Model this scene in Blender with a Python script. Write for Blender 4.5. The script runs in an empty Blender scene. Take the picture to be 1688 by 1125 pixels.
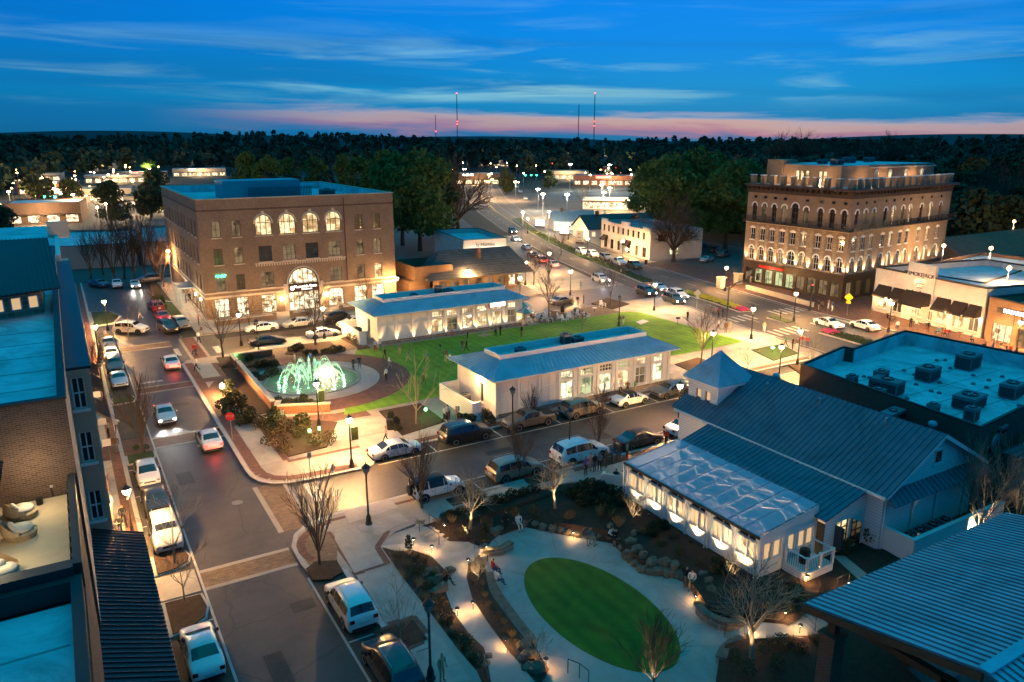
import bpy, math, random
import numpy as np
from mathutils import Vector, Matrix
from mathutils.geometry import tessellate_polygon
R = math.radians
S = bpy.context.scene
COL = S.collection
random.seed(7)

# ------------------------------------------------------------------ camera
CAM_H, CAM_F = 27.0, 1250.0 / 1688.0 * 36.0
PITCH, YAW = math.atan(331.5 / 1250.0), R(30.7)
cd = bpy.data.cameras.new('camera'); cam = bpy.data.objects.new('camera', cd); COL.objects.link(cam)
cam.location = (0, 0, CAM_H); cam.rotation_euler = (math.pi / 2 - PITCH, 0, -YAW)
cd.sensor_width = 36.0; cd.lens = CAM_F; cd.clip_start = 0.5; cd.clip_end = 30000.0
S.camera = cam

# ------------------------------------------------------------------ dusk sky
SUN_AZ = R(30.7 + 14)          # the afterglow, clockwise from +Y
wd = bpy.data.worlds.new('World'); S.world = wd; wd.use_nodes = True
nt = wd.node_tree; N = nt.nodes; L = nt.links
for n in list(N): N.remove(n)
def nd(t, **k):
    n = N.new(t)
    for a, b in k.items(): setattr(n, a, b)
    return n
def mth(op, a=None, b=None, c=None, clamp=False):
    n = nd('ShaderNodeMath', operation=op); n.use_clamp = clamp
    for i, v in enumerate((a, b, c)):
        if v is None: continue
        if isinstance(v, (int, float)): n.inputs[i].default_value = v
        else: L.new(v, n.inputs[i])
    return n.outputs[0]
def ramp(fac, stops, interp='EASE'):
    n = nd('ShaderNodeValToRGB'); n.color_ramp.interpolation = interp
    e = n.color_ramp.elements
    while len(e) < len(stops): e.new(0.5)
    for i, (p, c) in enumerate(stops):
        e[i].position = p; e[i].color = (*c, 1) if len(c) == 3 else c
    L.new(fac, n.inputs[0]); return n.outputs[0]
def mixc(f, a, b, bt='MIX'):
    n = nd('ShaderNodeMixRGB', blend_type=bt)
    for i, v in enumerate((f, a, b)):
        if isinstance(v, (int, float)): n.inputs[i].default_value = v
        elif isinstance(v, tuple): n.inputs[i].default_value = (*v, 1)
        else: L.new(v, n.inputs[i])
    return n.outputs[0]
tc = nd('ShaderNodeTexCoord'); sp = nd('ShaderNodeSeparateXYZ'); L.new(tc.outputs['Generated'], sp.inputs[0])
elev = mth('MULTIPLY', mth('ARCSINE', sp.outputs[2]), 180 / math.pi)          # degrees
az = mth('MULTIPLY', mth('ARCTAN2', sp.outputs[0], sp.outputs[1]), 180 / math.pi)
el01 = mth('DIVIDE', elev, 90.0, clamp=True)
base = ramp(el01, [(0.0, (0.006, 0.11, 0.27)), (0.035, (0.002, 0.18, 0.45)), (0.075, (0.0, 0.165, 0.58)),
                   (0.115, (0.0, 0.155, 0.64)), (0.35, (0.003, 0.35, 0.70)), (1.0, (0.004, 0.50, 0.72))], 'LINEAR')
# brighter and cyaner towards where the sun went down
da = mth('SUBTRACT', az, math.degrees(SUN_AZ)); glow = mth('MULTIPLY', mth('ADD', mth('COSINE', mth('MULTIPLY', da, math.pi / 180)), 1.0), 0.5)
glow = mth('POWER', glow, 6.0)
base = mixc(1.0, base, ramp(glow, [(0.0, (0.7, 0.72, 0.74)), (1.0, (1.15, 1.35, 1.2))], 'LINEAR'), 'MULTIPLY')
# thin stratus: noise in (azimuth, elevation), long in azimuth
def cloud(sa, se, seed, det=6, rough=0.55, dist=0.4):
    cv = nd('ShaderNodeCombineXYZ')
    L.new(mth('MULTIPLY', az, sa), cv.inputs[0]); L.new(mth('MULTIPLY_ADD', elev, se, mth('MULTIPLY', az, 0.012)), cv.inputs[1]); cv.inputs[2].default_value = seed
    n = nd('ShaderNodeTexNoise'); n.inputs['Scale'].default_value = 1.0; n.inputs['Detail'].default_value = det
    n.inputs['Roughness'].default_value = rough; n.inputs['Distortion'].default_value = dist
    L.new(cv.outputs[0], n.inputs['Vector']); return n.outputs[0]
c1 = ramp(cloud(0.06, 0.7, 3.4, 6, .55, .6), [(0.46, (0, 0, 0)), (0.72, (1, 1, 1))])
band = ramp(mth('DIVIDE', elev, 20.0, clamp=True), [(0.09, (0, 0, 0)), (0.19, (1, 1, 1)), (0.28, (0.8, 0.8, 0.8)), (0.37, (0.16,) * 3), (0.6, (0.08,) * 3)])
side = ramp(mth('DIVIDE', mth('ABSOLUTE', mth('SUBTRACT', az, 33.0)), 60.0, clamp=True), [(0.0, (1, 1, 1)), (0.42, (0.5,) * 3), (1.0, (0.25,) * 3)])
cf = mth('MULTIPLY', mth('MULTIPLY', c1, band), side)
base = mixc(mth('MULTIPLY', cf, 0.95), base, (0.30, 0.62, 0.66))
c2 = ramp(cloud(0.03, 0.5, 9.1, 4), [(0.42, (0, 0, 0)), (0.7, (1, 1, 1))])
base = mixc(mth('MULTIPLY', c2, 0.38), base, (0.004, 0.12, 0.34))
# long pink bar above the horizon
pe = mth('ADD', elev, mth('MULTIPLY', mth('SUBTRACT', cloud(0.10, 1.1, 21.0, 6), 0.5), 2.2))
pe = mth('MULTIPLY_ADD', mth('SUBTRACT', az, 30.7), 0.022, pe)
pk = ramp(mth('DIVIDE', pe, 5.0, clamp=True), [(0.03, (0, 0, 0)), (0.17, (0.75,) * 3), (0.33, (1, 1, 1)), (0.43, (0, 0, 0))], 'LINEAR')
pa = ramp(mth('DIVIDE', mth('ABSOLUTE', mth('SUBTRACT', az, math.degrees(SUN_AZ))), 60.0, clamp=True), [(0.0, (1, 1, 1)), (0.38, (0.75,) * 3), (0.66, (0, 0, 0))])
pcol = ramp(mth('DIVIDE', pe, 5.0, clamp=True), [(0.03, (0.20, 0.12, 0.27)), (0.16, (0.62, 0.20, 0.20)), (0.26, (0.66, 0.36, 0.27)), (0.42, (0.38, 0.40, 0.50))])
base = mixc(mth('MULTIPLY', mth('MULTIPLY', pk, pa), 0.8), base, pcol)
sky = nd('ShaderNodeTexSky', sky_type='NISHITA'); sky.sun_disc = False; sky.sun_elevation = R(1.0); sky.sun_rotation = SUN_AZ
base = mixc(1.0, base, mixc(1.0, (0.0006, 0.0010, 0.0012), sky.outputs[0], 'MULTIPLY'), 'ADD')
bg = nd('ShaderNodeBackground'); bg.inputs[1].default_value = 1.0; L.new(base, bg.inputs[0])
wo = nd('ShaderNodeOutputWorld'); L.new(bg.outputs[0], wo.inputs[0])
SKY_BG = bg

S.view_settings.view_transform = 'Standard'; S.view_settings.look = 'None'
S.view_settings.exposure = 0.2; S.view_settings.gamma = 1.0; S.view_settings.use_curve_mapping = False
S.cycles.use_denoising = True
try: S.cycles.denoiser = 'OPENIMAGEDENOISE'
except Exception: pass
S.cycles.max_bounces = 5; S.cycles.diffuse_bounces = 2; S.cycles.glossy_bounces = 2; S.cycles.transmission_bounces = 4
S.cycles.transparent_max_bounces = 8; S.cycles.sample_clamp_indirect = 3.0
S.cycles.caustics_reflective = False; S.cycles.caustics_refractive = False

# ------------------------------------------------------------------ helpers
CY, SY = math.cos(YAW), math.sin(YAW)
def W(px, py, z=0.0):
    """the point at height z that the photograph shows at pixel px, py"""
    a = (px - 844.0) / 1250.0; b = (py - 562.5) / 1250.0
    dy = math.cos(PITCH) - b * math.sin(PITCH); dz = -math.sin(PITCH) - b * math.cos(PITCH)
    t = (z - CAM_H) / dz
    X, Y = a * t, dy * t
    return Vector((X * CY + Y * SY, -X * SY + Y * CY, z))
def W2(px, py, z=0.0):
    p = W(px, py, z); return (p.x, p.y)

class MB:
    def __init__(s): s.v = []; s.f = []; s.m = []
    def add(s, vs, fs, mi=0):
        o = len(s.v); s.v += [tuple(v) for v in vs]
        s.f += [tuple(i + o for i in f) for f in fs]; s.m += [mi] * len(fs); return s
    def box(s, x0, y0, z0, x1, y1, z1, mi=0):
        vs = [(x0, y0, z0), (x1, y0, z0), (x1, y1, z0), (x0, y1, z0), (x0, y0, z1), (x1, y0, z1), (x1, y1, z1), (x0, y1, z1)]
        return s.add(vs, [(0, 3, 2, 1), (4, 5, 6, 7), (0, 1, 5, 4), (1, 2, 6, 5), (2, 3, 7, 6), (3, 0, 4, 7)], mi)
    def cbox(s, c, d, rz=0.0, mi=0, bev=0.0):
        hx, hy, hz = d[0] / 2, d[1] / 2, d[2] / 2; ca, sa = math.cos(rz), math.sin(rz)
        vs = [(c[0] + x * ca - y * sa, c[1] + x * sa + y * ca, c[2] + z) for z in (-hz, hz) for x, y in ((-hx, -hy), (hx, -hy), (hx, hy), (-hx, hy))]
        return s.add(vs, [(0, 3, 2, 1), (4, 5, 6, 7), (0, 1, 5, 4), (1, 2, 6, 5), (2, 3, 7, 6), (3, 0, 4, 7)], mi)
    def sheet(s, poly, z=None, mi=0, flip=False):
        vs = [Vector((p[0], p[1], p[2] if z is None else z)) for p in poly]
        tr = tessellate_polygon([[Vector((v.x, v.y, 0)) for v in vs]])
        fs = []
        for t in tr:
            a, b, c = (vs[i] for i in t)
            up = (b - a).cross(c - a).z > 0
            fs.append(t if up != flip else t[::-1])
        return s.add(vs, fs, mi)
    def prism(s, poly, z0, z1, mi=0, bottom=False):
        n = len(poly)
        ar = sum(poly[i][0] * poly[(i + 1) % n][1] - poly[(i + 1) % n][0] * poly[i][1] for i in range(n))
        if ar < 0: poly = list(poly)[::-1]
        s.sheet(poly, z1, mi)
        if bottom: s.sheet(poly, z0, mi, True)
        vs = [(p[0], p[1], z0) for p in poly] + [(p[0], p[1], z1) for p in poly]
        return s.add(vs, [(i, (i + 1) % n, n + (i + 1) % n, n + i) for i in range(n)], mi)
    def tube(s, pts, r, n=6, mi=0, cap=True):
        pts = [Vector(p) for p in pts]; k = len(pts)
        if not isinstance(r, (list, tuple)): r = [r] * k
        vs = []; ref = Vector((0.31, 0.17, 0.93))
        for i, p in enumerate(pts):
            t = (pts[min(i + 1, k - 1)] - pts[max(i - 1, 0)])
            t = t.normalized() if t.length > 1e-9 else Vector((0, 0, 1))
            if abs(t.dot(ref)) > 0.97: ref = Vector((1, 0.1, 0))
            a = t.cross(ref).normalized(); b = t.cross(a)
            vs += [p + (a * math.cos(6.28318 * j / n) + b * math.sin(6.28318 * j / n)) * r[i] for j in range(n)]
        fs = [(i * n + j, i * n + (j + 1) % n, (i + 1) * n + (j + 1) % n, (i + 1) * n + j) for i in range(k - 1) for j in range(n)]
        if cap: fs += [tuple(range(n))[::-1], tuple((k - 1) * n + j for j in range(n))]
        return s.add(vs, fs, mi)
    def lathe(s, prof, n=12, c=(0, 0, 0), mi=0, sx=1.0, sy=1.0):
        vs = [(c[0] + r * math.cos(6.28318 * j / n) * sx, c[1] + r * math.sin(6.28318 * j / n) * sy, c[2] + z) for r, z in prof for j in range(n)]
        k = len(prof)
        fs = [(i * n + j, i * n + (j + 1) % n, (i + 1) * n + (j + 1) % n, (i + 1) * n + j) for i in range(k - 1) for j in range(n)]
        fs += [tuple(range(n))[::-1], tuple((k - 1) * n + j for j in range(n))]
        return s.add(vs, fs, mi)
    def quad(s, a, b, c, d, mi=0): return s.add([a, b, c, d], [(0, 1, 2, 3)], mi)
    def mesh(s, name, mats, smooth=False):
        me = bpy.data.meshes.new(name); me.from_pydata([tuple(v) for v in s.v], [], s.f)
        if not isinstance(mats, (list, tuple)): mats = [mats]
        for m in mats: me.materials.append(M(m) if isinstance(m, str) else m)
        if len(mats) > 1: me.polygons.foreach_set('material_index', s.m)
        if smooth: me.polygons.foreach_set('use_smooth', [True] * len(me.polygons))
        me.update(); return me
    def build(s, name, mats, parent=None, loc=None, rz=0.0, smooth=False, **tags):
        return obj(name, s.mesh(name, mats, smooth), parent, loc, rz, **tags)
def obj(name, me, parent=None, loc=None, rz=0.0, **tags):
    o = bpy.data.objects.new(name, me); COL.objects.link(o)
    if parent is not None: o.parent = parent
    if loc is not None: o.location = loc
    o.rotation_euler[2] = rz
    for k, v in tags.items():
        if v is not None: o[k] = v
    return o
def tag(o, label, category, group=None):
    o['label'] = label; o['category'] = category
    if group: o['group'] = group
    return o
def thing(name, label, category, loc=(0, 0, 0), rz=0.0, group=None):
    o = obj(name, None, None, loc, rz); o.empty_display_size = 0.3
    return tag(o, label, category, group)
def struct(name, mb, mats, **k):
    return mb.build(name, mats, kind='structure', **k)
def copy_tree(o, parent=None, loc=None, rz=None, label=None, group=None):
    c = o.copy(); COL.objects.link(c); c.parent = parent
    if loc is not None: c.location = loc
    if rz is not None: c.rotation_euler[2] = rz
    if label: c['label'] = label
    if group: c['group'] = group
    for ch in o.children: copy_tree(ch, c)
    return c
def local(poly, o): return [(p[0] - o[0], p[1] - o[1]) for p in poly]
LF = 3.0
def light(kind, parent, loc, watt, col=(1.0, 0.55, 0.21), size=0.15, spot=None, target=None, blend=0.6):
    d = bpy.data.lights.new(kind.lower() + '_light', kind); d.energy = watt * LF; d.color = col
    if kind == 'SPOT': d.spot_size = R(spot or 70); d.spot_blend = blend
    d.shadow_soft_size = size
    o = bpy.data.objects.new('light', d); COL.objects.link(o); o.parent = parent; o.location = loc
    if target is not None:
        o.rotation_euler = (Vector(target) - Vector(loc)).to_track_quat('-Z', 'Y').to_euler()
    return o
WARM = (1.0, 0.55, 0.21)

# ------------------------------------------------------------------ materials
_M = {}
def M(name): return _M[name]
def mat(name, col, rough=0.8, metal=0.0, spec=0.3, var=0.0, vs=1.0, col2=None, bump=0.0, bs=20.0, emit=None, es=0.0, coat=0.0, alpha=None, trans=0.0, extra=None, dirt=0.0):
    m = bpy.data.materials.new(name); m.use_nodes = True; t = m.node_tree; b = t.nodes['Principled BSDF']
    b.inputs['Roughness'].default_value = rough; b.inputs['Metallic'].default_value = metal
    b.inputs['Specular IOR Level'].default_value = spec; b.inputs['Base Color'].default_value = (*col, 1)
    if coat: b.inputs['Coat Weight'].default_value = coat; b.inputs['Coat Roughness'].default_value = 0.08
    if trans: b.inputs['Transmission Weight'].default_value = trans
    if alpha is not None: b.inputs['Alpha'].default_value = alpha
    if emit: b.inputs['Emission Color'].default_value = (*emit, 1); b.inputs['Emission Strength'].default_value = es
    if var or col2 or bump or extra:
        g = t.nodes.new('ShaderNodeNewGeometry'); pos = g.outputs['Position']
        src = None
        if extra == 'brick' or extra == 'block' or extra == 'siding':
            sp = t.nodes.new('ShaderNodeSeparateXYZ'); t.links.new(pos, sp.inputs[0])
            ad = t.nodes.new('ShaderNodeMath'); t.links.new(sp.outputs[0], ad.inputs[0]); t.links.new(sp.outputs[1], ad.inputs[1])
            cb = t.nodes.new('ShaderNodeCombineXYZ'); t.links.new(ad.outputs[0], cb.inputs[0]); t.links.new(sp.outputs[2], cb.inputs[1])
            br = t.nodes.new('ShaderNodeTexBrick'); t.links.new(cb.outputs[0], br.inputs['Vector'])
            br.inputs['Color1'].default_value = (*col, 1); br.inputs['Color2'].default_value = (*(col2 or tuple(c * 0.7 for c in col)), 1)
            br.inputs['Mortar'].default_value = (*[min(1, c * 1.35 + 0.03) for c in col], 1)
            br.inputs['Scale'].default_value = 1.0; br.inputs['Bias'].default_value = -0.2
            w, h, ms = {'brick': (0.27, 0.09, 0.012), 'block': (0.62, 0.33, 0.03), 'siding': (40.0, 0.22, 0.02)}[extra]
            br.inputs['Brick Width'].default_value = w; br.inputs['Row Height'].default_value = h; br.inputs['Mortar Size'].default_value = ms
            src = br.outputs['Color']
        elif extra == 'paver':
            br = t.nodes.new('ShaderNodeTexBrick'); t.links.new(pos, br.inputs['Vector']); br.inputs['Scale'].default_value = 1.0
            br.inputs['Color1'].default_value = (*col, 1); br.inputs['Color2'].default_value = (*(col2 or tuple(c * 0.65 for c in col)), 1)
            br.inputs['Mortar'].default_value = (*[c * 0.5 for c in col], 1); br.inputs['Brick Width'].default_value = 0.34
            br.inputs['Row Height'].default_value = 0.17; br.inputs['Mortar Size'].default_value = 0.012
            src = br.outputs['Color']
        elif extra == 'mow':
            wv = t.nodes.new('ShaderNodeTexWave'); wv.inputs['Scale'].default_value = .28; wv.inputs['Distortion'].default_value = 1.2; wv.inputs['Detail'].default_value = 3; t.links.new(pos, wv.inputs['Vector'])
            mw = t.nodes.new('ShaderNodeMixRGB'); mw.inputs[1].default_value = (*col, 1); mw.inputs[2].default_value = (*col2, 1); t.links.new(wv.outputs['Fac'], mw.inputs[0]); src = mw.outputs[0]
        n = t.nodes.new('ShaderNodeTexNoise'); n.inputs['Scale'].default_value = vs; n.inputs['Detail'].default_value = 6; n.inputs['Roughness'].default_value = 0.65
        t.links.new(pos, n.inputs['Vector'])
        mx = t.nodes.new('ShaderNodeMixRGB'); cr = t.nodes.new('ShaderNodeValToRGB')
        cr.color_ramp.elements[0].position = 0.3; cr.color_ramp.elements[1].position = 0.72; t.links.new(n.outputs[0], cr.inputs[0])
        if src is None:
            c2 = col2 or tuple(c * (1 - var) for c in col)
            mx.inputs[1].default_value = (*col, 1); mx.inputs[2].default_value = (*c2, 1); t.links.new(cr.outputs[0], mx.inputs[0])
        else:
            mx.blend_type = 'MULTIPLY'; mx.inputs[0].default_value = 1.0; t.links.new(src, mx.inputs[1])
            c3 = t.nodes.new('ShaderNodeMixRGB'); t.links.new(cr.outputs[0], c3.inputs[0]); v0 = var or 0.3
            c3.inputs[1].default_value = (1, 1, 1, 1); c3.inputs[2].default_value = (1 - v0, 1 - v0, 1 - v0, 1); t.links.new(c3.outputs[0], mx.inputs[2])
        out = mx.outputs[0]
        if dirt:
            n3 = t.nodes.new('ShaderNodeTexNoise'); n3.inputs['Scale'].default_value = 0.23; n3.inputs['Detail'].default_value = 8; n3.inputs['Roughness'].default_value = 0.75; n3.inputs['Distortion'].default_value = 1.5
            t.links.new(pos, n3.inputs['Vector']); r3 = t.nodes.new('ShaderNodeValToRGB'); r3.color_ramp.elements[0].position = 0.45; r3.color_ramp.elements[1].position = 0.7
            r3.color_ramp.elements[0].color = (1, 1, 1, 1); r3.color_ramp.elements[1].color = (1 - dirt, 1 - dirt, 1 - dirt, 1)
            t.links.new(n3.outputs[0], r3.inputs[0]); m3 = t.nodes.new('ShaderNodeMixRGB'); m3.blend_type = 'MULTIPLY'; m3.inputs[0].default_value = 1
            t.links.new(out, m3.inputs[1]); t.links.new(r3.outputs[0], m3.inputs[2]); out = m3.outputs[0]
        if name == 'asphalt':
            vo = t.nodes.new('ShaderNodeTexVoronoi'); vo.feature = 'DISTANCE_TO_EDGE'; vo.inputs['Scale'].default_value = .17; ad = t.nodes.new('ShaderNodeVectorMath'); ad.operation = 'ADD'; ns = t.nodes.new('ShaderNodeTexNoise'); ns.inputs['Scale'].default_value = .6; ns.inputs['Detail'].default_value = 6; t.links.new(pos, ns.inputs['Vector']); t.links.new(pos, ad.inputs[0]); t.links.new(ns.outputs['Color'], ad.inputs[1]); t.links.new(ad.outputs[0], vo.inputs['Vector'])
            rc = t.nodes.new('ShaderNodeValToRGB'); rc.color_ramp.elements[0].color = (.35, .35, .35, 1); rc.color_ramp.elements[1].position = .012; t.links.new(vo.outputs['Distance'], rc.inputs[0]); mc = t.nodes.new('ShaderNodeMixRGB'); mc.blend_type = 'MULTIPLY'; mc.inputs[0].default_value = 1; t.links.new(out, mc.inputs[1]); t.links.new(rc.outputs[0], mc.inputs[2]); out = mc.outputs[0]
        t.links.new(out, b.inputs['Base Color'])
        if bump:
            n2 = t.nodes.new('ShaderNodeTexNoise'); n2.inputs['Scale'].default_value = bs; n2.inputs['Detail'].default_value = 4; t.links.new(pos, n2.inputs['Vector'])
            bp = t.nodes.new('ShaderNodeBump'); bp.inputs['Strength'].default_value = bump; bp.inputs['Distance'].default_value = 0.05
            t.links.new(n2.outputs[0], bp.inputs['Height']); t.links.new(bp.outputs[0], b.inputs['Normal'])
    _M[name] = m; return m
def lit(name, col, es, vs=2.2, dark=0.12, col2=None):
    """a lit pane: what the bright room behind it shows, in blocks and blots"""
    m = bpy.data.materials.new(name); m.use_nodes = True; t = m.node_tree; b = t.nodes['Principled BSDF']
    b.inputs['Base Color'].default_value = (0.02, 0.02, 0.02, 1); b.inputs['Roughness'].default_value = 0.1
    g = t.nodes.new('ShaderNodeNewGeometry'); v = t.nodes.new('ShaderNodeTexVoronoi'); v.distance = 'CHEBYCHEV'; v.inputs['Scale'].default_value = vs
    t.links.new(g.outputs['Position'], v.inputs['Vector'])
    n = t.nodes.new('ShaderNodeTexNoise'); n.inputs['Scale'].default_value = vs * 0.9; n.inputs['Detail'].default_value = 5; t.links.new(g.outputs['Position'], n.inputs['Vector'])
    sp = t.nodes.new('ShaderNodeSeparateColor'); t.links.new(v.outputs['Color'], sp.inputs[0])
    mu = t.nodes.new('ShaderNodeMath'); mu.operation = 'MULTIPLY_ADD'; t.links.new(sp.outputs[0], mu.inputs[0]); mu.inputs[1].default_value = 0.55; t.links.new(n.outputs[0], mu.inputs[2])
    r = t.nodes.new('ShaderNodeValToRGB'); e = r.color_ramp.elements; t.links.new(mu.outputs[0], r.inputs[0])
    e[0].position = 0.45; e[0].color = (*[c * dark for c in (col2 or col)], 1); e[1].position = 0.85; e[1].color = (*col, 1)
    x = e.new(0.62); x.color = (*[c * 0.5 for c in (col2 or col)], 1)
    t.links.new(r.outputs[0], b.inputs['Emission Color']); b.inputs['Emission Strength'].default_value = es
    _M[name] = m; return m
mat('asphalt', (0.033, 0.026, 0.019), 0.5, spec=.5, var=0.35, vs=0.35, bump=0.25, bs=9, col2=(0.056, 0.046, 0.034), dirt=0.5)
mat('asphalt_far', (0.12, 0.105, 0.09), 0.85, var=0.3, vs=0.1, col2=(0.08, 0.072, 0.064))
mat('bay_paver', (0.07, 0.066, 0.056), 0.85, extra='paver', col2=(0.06, 0.06, 0.056), var=0.35, vs=0.6)
mat('concrete', (0.36, 0.315, 0.26), 0.85, var=0.22, vs=0.7, bump=0.15, bs=25, dirt=0.22)
mat('concrete_slab', (0.41, 0.365, 0.305), 0.85, var=0.2, vs=0.9, bump=0.12, bs=30, dirt=0.25)
mat('concrete_dark', (0.25, 0.235, 0.21), 0.9, var=0.25, vs=0.8, dirt=0.2)
mat('kerb', (0.45, 0.42, 0.38), 0.85, var=0.25, vs=1.5)
mat('brick_paver', (0.22, 0.105, 0.07), 0.85, extra='paver', col2=(0.13, 0.07, 0.055), var=0.35, vs=0.7)
mat('tan_paver', (0.27, 0.18, 0.11), 0.85, extra='paver', col2=(0.18, 0.12, 0.08), var=0.35, vs=0.7)
mat('paint', (0.50, 0.48, 0.44), 0.7, var=0.3, vs=2.5, col2=(0.22, 0.21, 0.19))
mat('paint_yellow', (0.65, 0.42, 0.06), 0.7, var=0.3, vs=2.5)
mat('soil', (0.055, 0.042, 0.03), 0.95, var=0.4, vs=0.02, col2=(0.03, 0.035, 0.02))
mat('mulch', (0.07, 0.038, 0.022), 0.95, var=0.5, vs=3.0, bump=1.0, bs=16, col2=(0.034, 0.02, 0.012))
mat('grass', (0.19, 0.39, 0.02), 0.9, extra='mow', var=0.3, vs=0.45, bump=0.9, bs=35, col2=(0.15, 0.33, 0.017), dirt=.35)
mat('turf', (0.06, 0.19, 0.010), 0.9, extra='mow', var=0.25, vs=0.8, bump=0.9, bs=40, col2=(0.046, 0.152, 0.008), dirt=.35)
mat('verge', (0.05, 0.075, 0.02), 0.95, var=0.4, vs=0.4, bump=0.6, bs=8)
mat('stone', (0.23, 0.175, 0.12), 0.9, var=0.45, vs=2.6, bump=1.0, bs=9, col2=(0.10, 0.078, 0.055), dirt=.4)
mat('stone_wall', (0.30, 0.24, 0.18), 0.9, extra='block', col2=(0.19, 0.15, 0.11), var=0.4, vs=1.5, bump=0.5, bs=8)
mat('brick_tan', (0.235, 0.165, 0.11), 0.9, extra='brick', col2=(0.125, 0.085, 0.058), var=0.25, vs=0.3)
mat('brick_brown', (0.115, 0.068, 0.045), 0.9, extra='brick', col2=(0.06, 0.037, 0.027), var=0.3, vs=0.3)
mat('brick_red', (0.27, 0.10, 0.05), 0.9, extra='brick', col2=(0.17, 0.065, 0.038), var=0.25, vs=0.5)
mat('brick_hotel', (0.28, 0.19, 0.12), 0.9, extra='brick', col2=(0.16, 0.108, 0.068), var=0.3, vs=0.5)
mat('fieldstone', (0.36, 0.27, 0.17), 0.9, extra='block', col2=(0.19, 0.135, 0.085), var=0.35, vs=0.9)
mat('limestone', (0.55, 0.46, 0.35), 0.85, var=0.15, vs=0.8)
mat('white_trim', (0.74, 0.71, 0.66), 0.7, var=0.1, vs=0.8)
mat('white_siding', (0.72, 0.69, 0.64), 0.75, extra='siding', col2=(0.68, 0.65, 0.60), var=0.12, vs=0.5)
mat('white_brick', (0.58, 0.54, 0.48), 0.85, extra='brick', col2=(0.50, 0.46, 0.41), var=0.2, vs=0.6)
mat('stucco', (0.36, 0.31, 0.25), 0.9, var=0.12, vs=0.6, bump=0.2, bs=20)
mat('stucco_grey', (0.42, 0.33, 0.23), 0.9, var=0.15, vs=0.6)
mat('roof_membrane', (0.62, 0.70, 0.71), 0.8, var=0.18, vs=0.35, col2=(0.44, 0.52, 0.54), dirt=0.5)
mat('roof_grey', (0.33, 0.34, 0.35), 0.8, var=0.3, vs=0.25, dirt=0.3)
mat('metal_light', (0.30, 0.50, 0.58), 0.5, metal=0.0, spec=0.15, var=0.15, vs=0.4, dirt=.35)
mat('metal_mid', (0.24, 0.32, 0.36), 0.5, metal=0.0, spec=0.2, var=0.12, vs=0.4)
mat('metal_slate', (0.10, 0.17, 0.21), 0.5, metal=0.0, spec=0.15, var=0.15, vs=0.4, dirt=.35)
mat('metal_dark', (0.020, 0.024, 0.032), 0.45, metal=0.2, spec=0.4)
mat('shingle', (0.10, 0.095, 0.085), 0.95, extra='block', col2=(0.06, 0.06, 0.055), var=0.35, vs=0.8)
mat('coping', (0.035, 0.032, 0.03), 0.6)
mat('dark_bronze', (0.055, 0.036, 0.024), 0.55)
mat('iron', (0.014, 0.014, 0.014), 0.45, spec=0.5)
mat('steel', (0.42, 0.43, 0.44), 0.4, metal=0.7)
mat('unit_grey', (0.20, 0.205, 0.21), 0.6, metal=0.3, var=0.2, vs=2)
mat('timber', (0.16, 0.075, 0.035), 0.75, var=0.4, vs=2.5)
mat('planks', (0.22, 0.13, 0.07), 0.85, extra='siding', col2=(0.16, 0.095, 0.05), var=0.3, vs=1.0)
mat('awning', (0.03, 0.022, 0.017), 0.9)
mat('glass_dark', (0.02, 0.024, 0.028), 0.06, spec=0.9)
mat('glass_warm', (0.02, 0.02, 0.018), 0.1, spec=0.8, emit=(1.0, 0.62, 0.25), es=0.05)
lit('lit_shop', (1.0, 0.84, 0.56), 1.7, 1.6, 0.10, (0.9, 0.55, 0.25))
lit('lit_room', (1.0, 0.78, 0.42), 1.25, 1.1, 0.22, (0.9, 0.52, 0.2))
lit('lit_pale', (1.0, 0.93, 0.62), 1.5, 1.3, 0.15, (0.5, 0.55, 0.22))
lit('lit_dim', (1.0, 0.70, 0.36), 0.2, 0.8, 0.03)
lit('lit_green', (0.70, 0.80, 0.40), 0.8, 1.0, 0.2)
mat('curtain', (0.5, 0.38, 0.24), 0.9, emit=(1.0, 0.62, 0.28), es=0.6, var=0.3, vs=4)
mat('globe_on', (1, 0.9, 0.7), 0.5, emit=(1.0, 0.54, 0.19), es=2300.0)
mat('globe_small', (1, 0.9, 0.7), 0.5, emit=(1.0, 0.62, 0.28), es=45.0)
mat('globe_far', (1, 0.9, 0.7), 0.5, emit=(1.0, 0.68, 0.32), es=40.0)
mat('globe_orange', (1, 0.7, 0.4), 0.5, emit=(1.0, 0.48, 0.14), es=30.0)
mat('globe_white', (1, 1, 1), 0.5, emit=(0.92, 1.0, 0.92), es=40.0)
mat('globe_off', (0.22, 0.22, 0.2), 0.1, spec=0.7)
mat('em_green', (0.1, 0.9, 0.3), 0.5, emit=(0.12, 1.0, 0.18), es=14.0)
mat('em_traffic', (0.1, 0.9, 0.5), 0.5, emit=(0.02, 1.0, 0.42), es=22.0)
mat('em_red', (0.9, 0.1, 0.1), 0.5, emit=(1.0, 0.06, 0.04), es=10.0)
mat('em_head', (1, 1, 1), 0.3, emit=(1.0, 0.93, 0.80), es=30.0)
mat('em_tail', (0.6, 0.02, 0.02), 0.3, emit=(1.0, 0.03, 0.02), es=9.0)
mat('em_sign', (1, 1, 1), 0.5, emit=(1.0, 0.92, 0.82), es=3.0)
mat('em_purple', (1, 0.9, 1), 0.5, emit=(0.95, 0.78, 1.0), es=5.0)
mat('em_green_sign', (0.1, 0.7, 0.3), 0.5, emit=(0.02, 0.62, 0.25), es=1.0)
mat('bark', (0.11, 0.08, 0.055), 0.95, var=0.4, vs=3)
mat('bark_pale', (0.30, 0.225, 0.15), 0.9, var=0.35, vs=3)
mat('twig', (0.095, 0.062, 0.04), 0.95, var=0.3, vs=2)
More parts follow.
